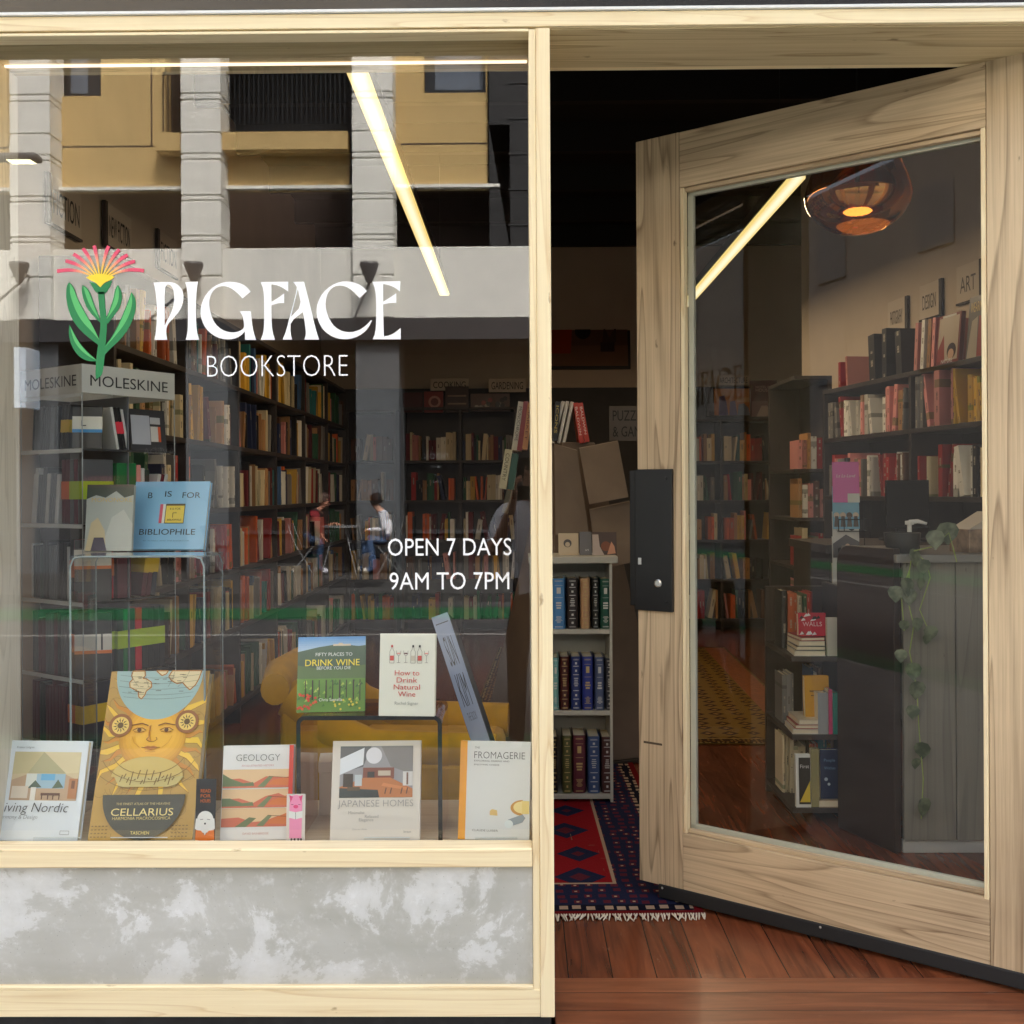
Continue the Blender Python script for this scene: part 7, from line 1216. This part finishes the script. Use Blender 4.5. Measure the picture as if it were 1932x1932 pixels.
for lb, u, hb, wd, ar in (('grey picture book with a curled head of dark hair on top of the art bookcase', 1782, .25, .20, 'head'), ('dark picture book with gold lettering on top of the art bookcase', 1838, .30, .18, 'gold')):
    d_ = ray(u, 650); tt = ((Vector((p0_.x, p0_.y, 0)) - CAM).dot(nA)) / d_.dot(nA); q = CAM + d_ * tt; t = thing('book', lb, 'book', (q.x, q.y, ztopA + 0.002), (R(-5), 0, rzA), AG); b = MB(); b.box((-wd / 2, 0.01, 0), (wd / 2, 0.035, hb), col=C(126, 60, 56) if ar == 'head' else C(96, 92, 90)); b.build('cover', M['print'], t, bevel=0.002); a = Art(wd, hb); a.b.M = Matrix.Translation((0, 0.01, 0))
    if ar == 'head': a.rect(0.06, 0.06, 0.94, 0.94, C(190, 176, 160)); a.poly([(0.06, 0.3), (0.3, 0.6), (0.4, 0.06), (0.06, 0.06)], C(150, 70, 62)); a.circ(0.68, 0.24, 0.2, C(60, 44, 40)); a.circ(0.66, 0.18, 0.13, C(206, 170, 146)); a.rect(0.2, 0.94, 0.8, 0.985, C(206, 206, 200)); a.text('NATURE', 0.5, 0.02, 0.5, None, WH)
    else: a.rect(0.5, 0.0, 1.0, 0.66, C(150, 62, 54)); a.poly([(0.05, 0.0), (0.2, 0.6), (0.45, 0.66), (0.5, 0.0)], C(176, 166, 150)); a.text('WEARING', 0.4, 0.74, 0.6, 0.16, C(226, 196, 120))
    a.build(t)
# signs over it
for st, lb, u0, u1, vc, yy in (('ART', 'art sign on the side wall beyond the door glass', 1805, 1848, 532, 0), ('DESIGN', 'design sign on the side wall beyond the door glass', 1735, 1772, 566, 0), ('PHOTOGRAPHY', 'photography sign furthest along the side wall beyond the door glass', 1675, 1708, 596, 0)):
    off = nA * 0.36; o_ = Vector((p0_.x, p0_.y, 0)) + off
    def on(u, v): d_ = ray(u, v); return CAM + d_ * ((o_ - CAM).dot(nA) / d_.dot(nA))
    a_, c_ = on(u0, vc), on(u1, vc); z_ = (a_.z + c_.z) / 2; hw = (c_ - a_).length / 2; t = thing('shelf_sign', lb, 'sign', ((a_.x + c_.x) / 2, (a_.y + c_.y) / 2, z_ - 0.1), (0, 0, rzA), 'signs over the shelves')
    boxpart('board', signm, (-hw, 0, 0), (hw, 0.012, 0.2), t); boxpart('edge_strip', signe, (-hw, -0.006, -0.012), (hw, 0.012, -0.0005), t); boxpart('edge_strip', signe, (hw + 0.0005, -0.006, -0.012), (hw + 0.03, 0.012, 0.2), t); b = MB(); put_text(b, st, (0, -0.0012, 0.05), (1, 0, 0), (0, 0, 1), hw * 1.35, 0.085, C(92, 82, 74)); b.build('sign_lettering', M['vinyl'], t, fix=False)
# partition wall right behind the art bookcase (it carries the signs)
wm = MB(); o_ = Vector((p0_.x, p0_.y, 0)) + nA * 0.375; a_ = o_ - ad * 1.15; c_ = o_ + ad * 3.0; n2_ = nA * 0.06
wm.add([a_ + Vector((0, 0, 0.001)), c_ + Vector((0, 0, 0.001)), c_ + n2_ + Vector((0, 0, 0.001)), a_ + n2_ + Vector((0, 0, 0.001)), a_ + Vector((0, 0, ZC - 0.201)), c_ + Vector((0, 0, ZC - 0.201)), c_ + n2_ + Vector((0, 0, ZC - 0.201)), a_ + n2_ + Vector((0, 0, ZC - 0.201))], [(0, 3, 2, 1), (4, 5, 6, 7), (0, 1, 5, 4), (1, 2, 6, 5), (2, 3, 7, 6), (3, 0, 4, 7)])
tag(wm.build('wall_side_shelves', M['wallwarm']), kind='structure')
# tall dark case seen end on, before the art shelves
te = P(1525, 900, 4.3); tz = P(1525, 712, 4.3).z
t = thing('tall_bookcase', 'tall dark narrow bookcase seen end on beside the art shelves', 'bookcase', (te.x - 0.12, 4.2, 0)); cw2 = 0.25
boxpart('side_panel', M['shelf'], (cw2 - 0.03, 0, 0.001), (cw2, 0.7, tz), t); boxpart('back_panel', M['shelf'], (0.0, 0.66, 0.001), (cw2 - 0.031, 0.7, tz), t); boxpart('top', M['shelf'], (0.0, 0.0, tz - 0.025), (cw2 - 0.031, 0.659, tz), t)
tl_ = [0.1, 0.48, 0.82, 1.14, 1.46]; 
for z in tl_: boxpart('shelf', M['shelf'], (0.0, 0.0, z - 0.022), (cw2 - 0.031, 0.659, z), t)
for i, z in enumerate(tl_):
    rw_ = Row(f'{("lowest", "fourth", "third", "second", "top")[i]} tier of tall narrow bookcase', 'books in the tall narrow bookcase', 'the aisle'); r5 = random.Random(40 + i); x = te.x - 0.12 + 0.03
    for q in range(6):
        if x > te.x + 0.06: break
        cl = r5.choice(['tan', 'cream', 'white', 'pink', 'brown', 'red']); tk = 0.02 + 0.02 * r5.random(); rw_.book(cl, vary(PAL[cl], r5), Vector((x + tk / 2, 4.22, z + 0.001)), 0, (tk, 0.2, 0.18 + 0.08 * r5.random()), 0); x += tk + 0.004
# ================================================================== people across the street and the photographer
def skinned(name, par, nodes, edges, root, colours, levels=2):
    """one continuous body grown round a skeleton. nodes: name -> (point, radius or (rx, ry), colour key)"""
    ks = list(nodes); me = bpy.data.meshes.new('tmp'); me.from_pydata([tuple(nodes[k][0]) for k in ks], [(ks.index(a), ks.index(b)) for a, b in edges], [])
    o = bpy.data.objects.new('tmp', me); COL.objects.link(o); md = o.modifiers.new('s', 'SKIN'); md.use_smooth_shade = True; md.branch_smoothing = 0.6
    sv = me.skin_vertices[0].data
    for i, k in enumerate(ks):
        r = nodes[k][1]; sv[i].radius = r if isinstance(r, tuple) else (r, r); sv[i].use_root = (k == root)
    sb = o.modifiers.new('u', 'SUBSURF'); sb.levels = levels; sb.render_levels = levels
    bpy.context.view_layer.update(); m2 = bpy.data.meshes.new_from_object(o.evaluated_get(bpy.context.evaluated_depsgraph_get())); bpy.data.objects.remove(o); bpy.data.meshes.remove(me)
    m2.name = name; segs = [(Vector(nodes[a][0]), Vector(nodes[b][0]), nodes[a][2], nodes[b][2]) for a, b in edges]; cols = []
    for p in m2.polygons:
        c = p.center; best = None
        for a, b_, ka, kb in segs:
            d = b_ - a; t = max(0, min(1, (c - a).dot(d) / max(1e-9, d.length_squared))); dist = (a + d * t - c).length
            if best is None or dist < best[0]: best = (dist, ka if t < 0.5 else kb)
        cols += list(C(*colours[best[1]])) * p.loop_total
    m2.materials.clear(); m2.materials.append(M['matte']); ca = m2.color_attributes.new('Col', 'FLOAT_COLOR', 'CORNER'); ca.data.foreach_set('color', cols)
    q = bpy.data.objects.new(name, m2); COL.objects.link(q); q.parent = par; m2.polygons.foreach_set('use_smooth', [True] * len(m2.polygons)); return q
def head(par, c, fwd, hair, skin, hair_style, r=0.098):
    """hair cap as a child; the head itself belongs to the body mesh"""
    f = Vector(fwd).normalized(); s = f.cross(Vector((0, 0, 1))).normalized(); b = MB(); c = Vector(c)
    vs = []; n, mm = 16, 9
    for i in range(mm):
        a = i / (mm - 1) * R(118 if hair_style != 'short' else 96)
        for k in range(n):
            q = 2 * math.pi * k / n; x, y, z = math.sin(a) * math.cos(q), math.sin(a) * math.sin(q), math.cos(a)
            rr_ = r * 1.10
            if x > 0.35 and z < 0.45: rr_ = r * 0.80
            vs.append(c + f * x * rr_ * 1.08 + s * y * rr_ * 0.92 + Vector((0, 0, z * rr_ * 1.15)))
    fs = [(i * n + k, i * n + (k + 1) % n, (i + 1) * n + (k + 1) % n, (i + 1) * n + k) for i in range(mm - 1) for k in range(n)]
    b.add(vs, fs, 0, C(*hair)); h_ = b.build('hair', M['matte'], par, smooth=True); return h_
def face(par, c, fwd, r=0.098):
    f = Vector(fwd).normalized(); s = f.cross(Vector((0, 0, 1))).normalized(); c = Vector(c); b = MB()
    for k in (-1, 1): b.lathe([(0.001, -0.008), (0.009, -0.004), (0.010, 0.0), (0.009, 0.004), (0.001, 0.008)], 8, tuple(c + f * r * 0.93 + s * k * 0.034 + Vector((0, 0, 0.004))), 0, C(38, 28, 24))
    m_ = c + f * r * 0.90 - Vector((0, 0, 0.058)); b.tube([m_ - s * 0.022, m_ + f * 0.004, m_ + s * 0.022], 0.005, 6, 0, C(150, 84, 78)); b.build('facial_features', M['matte'], par, smooth=True)
def fingers(nodes, edges, wrist, palm, fdir, side, curl, key, r=0.008, pre=''):
    """five separate bent fingers rooted in the palm"""
    P_ = Vector(palm); f = Vector(fdir).normalized(); s = Vector(side).normalized(); c = Vector(curl).normalized()
    for i, (o, L) in enumerate(((-0.030, 0.060), (-0.010, 0.075), (0.010, 0.080), (0.030, 0.072))):
        a, b_, d = P_ + s * o + f * 0.03, P_ + s * o * 1.15 + f * (0.03 + L * 0.55) + c * 0.012, P_ + s * o * 1.15 + f * (0.03 + L * 0.8) + c * 0.040
        for n_, q in (('a', a), ('b', b_), ('c', d)): nodes[f'{pre}f{i}{n_}'] = (q, r * (0.95 if n_ == 'c' else 1), key)
        edges += [(pre + 'palm', f'{pre}f{i}a'), (f'{pre}f{i}a', f'{pre}f{i}b'), (f'{pre}f{i}b', f'{pre}f{i}c')]
    a, b_ = P_ + s * 0.045 + f * 0.0 + c * 0.015, P_ + s * 0.065 + f * 0.03 + c * 0.035
    nodes[pre + 'ta'] = (a, r * 1.15, key); nodes[pre + 'tb'] = (b_, r, key); edges += [(pre + 'palm', pre + 'ta'), (pre + 'ta', pre + 'tb')]
# ---- the photographer, mirrored beside the post
px0, py0, gz = 0.065, -3.02, -0.118
t = thing('person', 'person in a white t-shirt and dark trousers holding up a phone, mirrored beside the post', 'person', (px0, py0, gz))
V = lambda x, y, z: Vector((x - px0, y - py0, z - gz))
nd = {'pelvis': (V(px0, py0, 0.76), (0.15, 0.10), 'pants'), 'waist': (V(px0, py0 + 0.01, 0.93), (0.14, 0.095), 'shirt'), 'hem': (V(px0, py0, 0.82), (0.16, 0.11), 'shirt'), 'chest': (V(px0, py0 + 0.01, 1.10), (0.155, 0.105), 'shirt'), 'upper': (V(px0, py0, 1.22), (0.10, 0.075), 'shirt'), 'neck': (V(px0, py0 + 0.015, 1.295), 0.048, 'skin'), 'jaw': (V(px0, py0 + 0.045, 1.365), (0.062, 0.07), 'skin'), 'head': (V(px0, py0 + 0.03, 1.44), (0.076, 0.092), 'skin'), 'crown': (V(px0, py0 + 0.02, 1.50), (0.06, 0.075), 'skin')}
eg = [('pelvis', 'hem'), ('hem', 'waist'), ('waist', 'chest'), ('chest', 'upper'), ('upper', 'neck'), ('neck', 'jaw'), ('jaw', 'head'), ('head', 'crown')]
for s, k in ((-1, 'l'), (1, 'r')):
    hx = -0.02 if s < 0 else 0.12
    nd.update({k + 'sh': (V(px0 + s * 0.155, py0, 1.215), 0.062, 'shirt'), k + 'sl': (V(px0 + s * 0.20, py0 + 0.05, 1.10), 0.062, 'shirt'), k + 'el': (V(px0 + s * 0.225, py0 + 0.17, 0.97), 0.042, 'skin'), k + 'fo': (V((px0 + s * 0.225) * 0.45 + hx * 0.55 + s * 0.01, py0 + 0.29, 1.13), 0.034, 'skin'), k + 'wr': (V(hx + s * 0.028, py0 + 0.375, 1.26), 0.024, 'skin'), k + 'palm': (V(hx + s * 0.02, py0 + 0.40, 1.31), (0.026, 0.020), 'skin'),
        k + 'hip': (V(px0 + s * 0.085, py0, 0.70), 0.088, 'pants'), k + 'kn': (V(px0 + s * 0.095, py0 + 0.01, 0.36), 0.062, 'pants'), k + 'an': (V(px0 + s * 0.10, py0 - 0.01, -0.03), 0.048, 'pants'), k + 'hl': (V(px0 + s * 0.10, py0 - 0.03, -0.078), 0.036, 'shoe'), k + 'to': (V(px0 + s * 0.115, py0 + 0.15, -0.084), 0.030, 'shoe')})
    eg += [('upper', k + 'sh'), (k + 'sh', k + 'sl'), (k + 'sl', k + 'el'), (k + 'el', k + 'fo'), (k + 'fo', k + 'wr'), (k + 'wr', k + 'palm'), ('pelvis', k + 'hip'), (k + 'hip', k + 'kn'), (k + 'kn', k + 'an'), (k + 'an', k + 'hl'), (k + 'hl', k + 'to')]
    fingers(nd, eg, None, nd[k + 'palm'][0], (0.0, 0.25, 1), (0, -1, 0.1), (-s, 0.1, 0), 'skin', 0.0085, k)
skinned('body', t, nd, eg, 'pelvis', {'shirt': (240, 241, 250), 'pants': (30, 32, 40), 'skin': (196, 146, 118), 'shoe': (190, 190, 190)}, 1)
head(t, V(px0, py0 + 0.025, 1.445), (0, 1, 0), (40, 30, 26), None, 'long', 0.092); face(t, V(px0, py0 + 0.03, 1.44), (0, 1, 0), 0.094)
ph = thing('phone', 'black phone held up level by the mirrored photographer', 'phone', (0.05, -2.60, 1.315)); boxpart('phone_body', M['black'], (-0.072, -0.004, -0.036), (0.072, 0.004, 0.036), ph, bevel=0.003); b = MB(); b.lathe([(0.001, 0), (0.007, 0), (0.007, 0.002), (0.001, 0.002)], 12); o = b.build('lens', plain('lens_glass', (0.02, 0.02, 0.03, 1), 0.05), ph); o.location = (-0.055, 0.0042, 0.005); o.rotation_euler = (R(-90), 0, 0)
# ---- two people at a café table over the road
YS = -13.95
def q(u, v, dy=0.0): p_ = RP(u, v, YS); return Vector((p_.x, YS + dy, max(0.0, p_.z)))
def sitter(label, pts, colours, hair, style, fwd, face_at):
    base = Vector((pts['pelvis'][0].x, YS, 0.0)); t = thing('person', label, 'person', base); nd = {k: (v[0] - base, v[1], v[2]) for k, v in pts.items()}
    eg = [('pelvis', 'waist'), ('waist', 'chest'), ('chest', 'upper'), ('upper', 'neck'), ('neck', 'jaw'), ('jaw', 'head'), ('head', 'crown')]
    for k in 'lr': eg += [('upper', k + 'sh'), (k + 'sh', k + 'el'), (k + 'el', k + 'wr'), (k + 'wr', k + 'palm'), ('pelvis', k + 'hip'), (k + 'hip', k + 'kn'), (k + 'kn', k + 'an'), (k + 'an', k + 'to')]
    for k in 'lr': fingers(nd, eg, None, nd[k + 'palm'][0], (fwd[0], 0, -0.4), (0, 1 if k == 'l' else -1, 0), (0, 0, -1), 'skin', 0.009, k)
    skinned('body', t, nd, eg, 'pelvis', colours, 1); head(t, face_at - base, fwd, hair, None, style, 0.10); face(t, face_at - base, fwd, 0.10); return t
m_x = q(582, 1010).x; f_x = q(732, 1008).x
def legs(pel, dirx, kz, fx0, fx1, ank):
    d = {}
    for k, dy, fx in (('l', -0.11, fx0), ('r', 0.11, fx1)):
        d[k + 'hip'] = (Vector((pel.x + dirx * 0.05, YS + dy, pel.z - 0.01)), 0.095, 'pants'); d[k + 'kn'] = (Vector((fx + dirx * 0.05, YS + dy * 1.3, kz)), 0.068, 'pants'); d[k + 'an'] = (Vector((fx, YS + dy * 1.3, 0.10)), ank, 'pants'); d[k + 'to'] = (Vector((fx + dirx * 0.17, YS + dy * 1.4, 0.045)), 0.045, 'shoe')
    return d
pel = Vector((m_x - 0.04, YS, 0.56)); hd_ = q(612, 944)
pts = {'pelvis': (pel, (0.15, 0.13), 'pants'), 'waist': (pel + Vector((0.03, 0, 0.15)), (0.14, 0.15), 'top'), 'chest': (pel + Vector((0.12, 0, 0.33)), (0.15, 0.17), 'top'), 'upper': (pel + Vector((0.20, 0, 0.44)), (0.10, 0.13), 'top'), 'neck': (hd_ + Vector((-0.06, 0, -0.14)), 0.055, 'skin'), 'jaw': (hd_ + Vector((0.025, 0, -0.06)), (0.07, 0.075), 'skin'), 'head': (hd_, (0.085, 0.098), 'skin'), 'crown': (hd_ + Vector((-0.02, 0, 0.07)), (0.07, 0.08), 'skin')}
for k, dy in (('l', -0.2), ('r', 0.2)):
    sh_ = pel + Vector((0.19, dy, 0.40)); hand = Vector((q(632, 985).x, YS + dy * 0.6, 0.83)) if k == 'l' else Vector((q(612, 1012).x, YS + dy * 0.8, 0.60)); el = Vector((sh_.x + 0.06, YS + dy * 1.2, 0.74)); pts.update({k + 'sh': (sh_, 0.075, 'sleeve'), k + 'el': (el, 0.055, 'sleeve'), k + 'wr': ((el * 0.25 + hand * 0.75), 0.032, 'skin'), k + 'palm': (hand, 0.034, 'skin')})
pts.update(legs(pel, 1, 0.58, q(578, 1060).x, q(604, 1060).x, 0.055))
sitter('man in a dark red and black jacket leaning over a table across the street', pts, {'pants': (44, 64, 92), 'top': (34, 30, 34), 'sleeve': (118, 30, 36), 'skin': (176, 122, 100), 'shoe': (216, 216, 228)}, (70, 52, 46), 'short', (1, 0, -0.1), hd_)
pel = Vector((f_x + 0.02, YS, 0.56)); hd_ = q(709, 944)
pts = {'pelvis': (pel, (0.15, 0.13), 'pants'), 'waist': (pel + Vector((-0.02, 0, 0.14)), (0.14, 0.13), 'top'), 'chest': (pel + Vector((-0.06, 0, 0.30)), (0.14, 0.15), 'top'), 'upper': (pel + Vector((-0.10, 0, 0.42)), (0.09, 0.12), 'top'), 'neck': (hd_ + Vector((0.05, 0, -0.14)), 0.048, 'skin'), 'jaw': (hd_ + Vector((-0.025, 0, -0.06)), (0.065, 0.07), 'skin'), 'head': (hd_, (0.08, 0.095), 'skin'), 'crown': (hd_ + Vector((0.02, 0, 0.07)), (0.07, 0.08), 'skin')}
for k, dy in (('l', -0.18), ('r', 0.18)):
    sh_ = pel + Vector((-0.09, dy, 0.38)); hand = Vector((q(694, 1003).x, YS + dy * 0.35, 0.72)); el = Vector((pel.x - 0.03, YS + dy * 1.25, 0.72)); pts.update({k + 'sh': (sh_, 0.068, 'top'), k + 'el': (el, 0.055, 'top'), k + 'wr': ((el * 0.25 + hand * 0.75), 0.036, 'top'), k + 'palm': (hand, 0.030, 'skin')})
pts.update(legs(pel, -1, 0.57, q(690, 1060).x, q(706, 1060).x, 0.075))
lady = sitter('woman in a white jumper and jeans looking at her phone across the street', pts, {'pants': (70, 92, 126), 'top': (220, 222, 232), 'skin': (206, 160, 138), 'shoe': (206, 200, 190)}, (26, 20, 20), 'long', (-1, 0, -0.15), hd_)
t = thing('phone', 'small dark phone in the hands of the seated woman', 'phone', (q(690, 1001).x, YS, 0.75), (0, R(-40), 0)); boxpart('phone_body', M['black'], (-0.07, -0.036, 0), (0.07, 0.036, 0.008), t); boxpart('phone_screen', plain('phone_screen_glass', (0.02, 0.02, 0.025, 1), 0.1), (-0.065, -0.033, 0.0081), (0.065, 0.033, 0.009), t)
tx = q(643, 1000).x; t = thing('cafe_table', 'small round café table between the two seated people', 'table', (tx, YS, 0)); gm = plain('grey_steel', C(120, 122, 124), 0.35)
b = MB(); b.lathe([(0.001, 0.76), (0.33, 0.76), (0.33, 0.785), (0.001, 0.785)], 28); b.build('tabletop', gm, t)
for sx in (-1, 1):
    for sy in (-1, 1): b = MB(); b.tube([(sx * 0.08, sy * 0.08, 0.76), (sx * 0.28, sy * 0.2, 0.0)], 0.012, 6); b.build('leg', gm, t)
def chair(label, x, face_):
    t = thing('folding_chair', label, 'chair', (x, YS, 0), (0, 0, 0 if face_ > 0 else math.pi))
    b = MB(); b.box((-0.2, -0.2, 0.44), (0.2, 0.2, 0.465)); b.build('seat', M['shelf'], t, bevel=0.005); b = MB(); b.box((-0.235, -0.19, 0.66), (-0.215, 0.19, 0.80)); b.build('backrest', M['shelf'], t, bevel=0.005)
    for sy in (-0.2, 0.2):
        b = MB(); b.tube([(0.18, sy, 0.0), (-0.12, sy, 0.5), (-0.235, sy, 0.82)], 0.011, 6); b.build('leg', gm, t); b = MB(); b.tube([(-0.2, sy, 0.0), (0.16, sy, 0.44)], 0.011, 6); b.build('leg', gm, t)
chair('folding chair under the seated man across the street', m_x - 0.06, 1); chair('folding chair under the seated woman across the street', f_x + 0.03, -1); chair('empty folding chair across the street beyond the seated man', q(408, 1010).x, 1)
a_, c_ = q(615, 1106), q(762, 1080); b = MB(); b.box((RP(615, 1100, -12.9).x, -12.9, 0.001), (RP(735, 1100, -12.9).x, -11.6, 0.012)); tag(b.build('door_mat', plain('dark_mat', (0.015, 0.015, 0.015, 1), 0.95), bevel=0.004), 'black doormat on the pavement in front of the café table', 'mat')
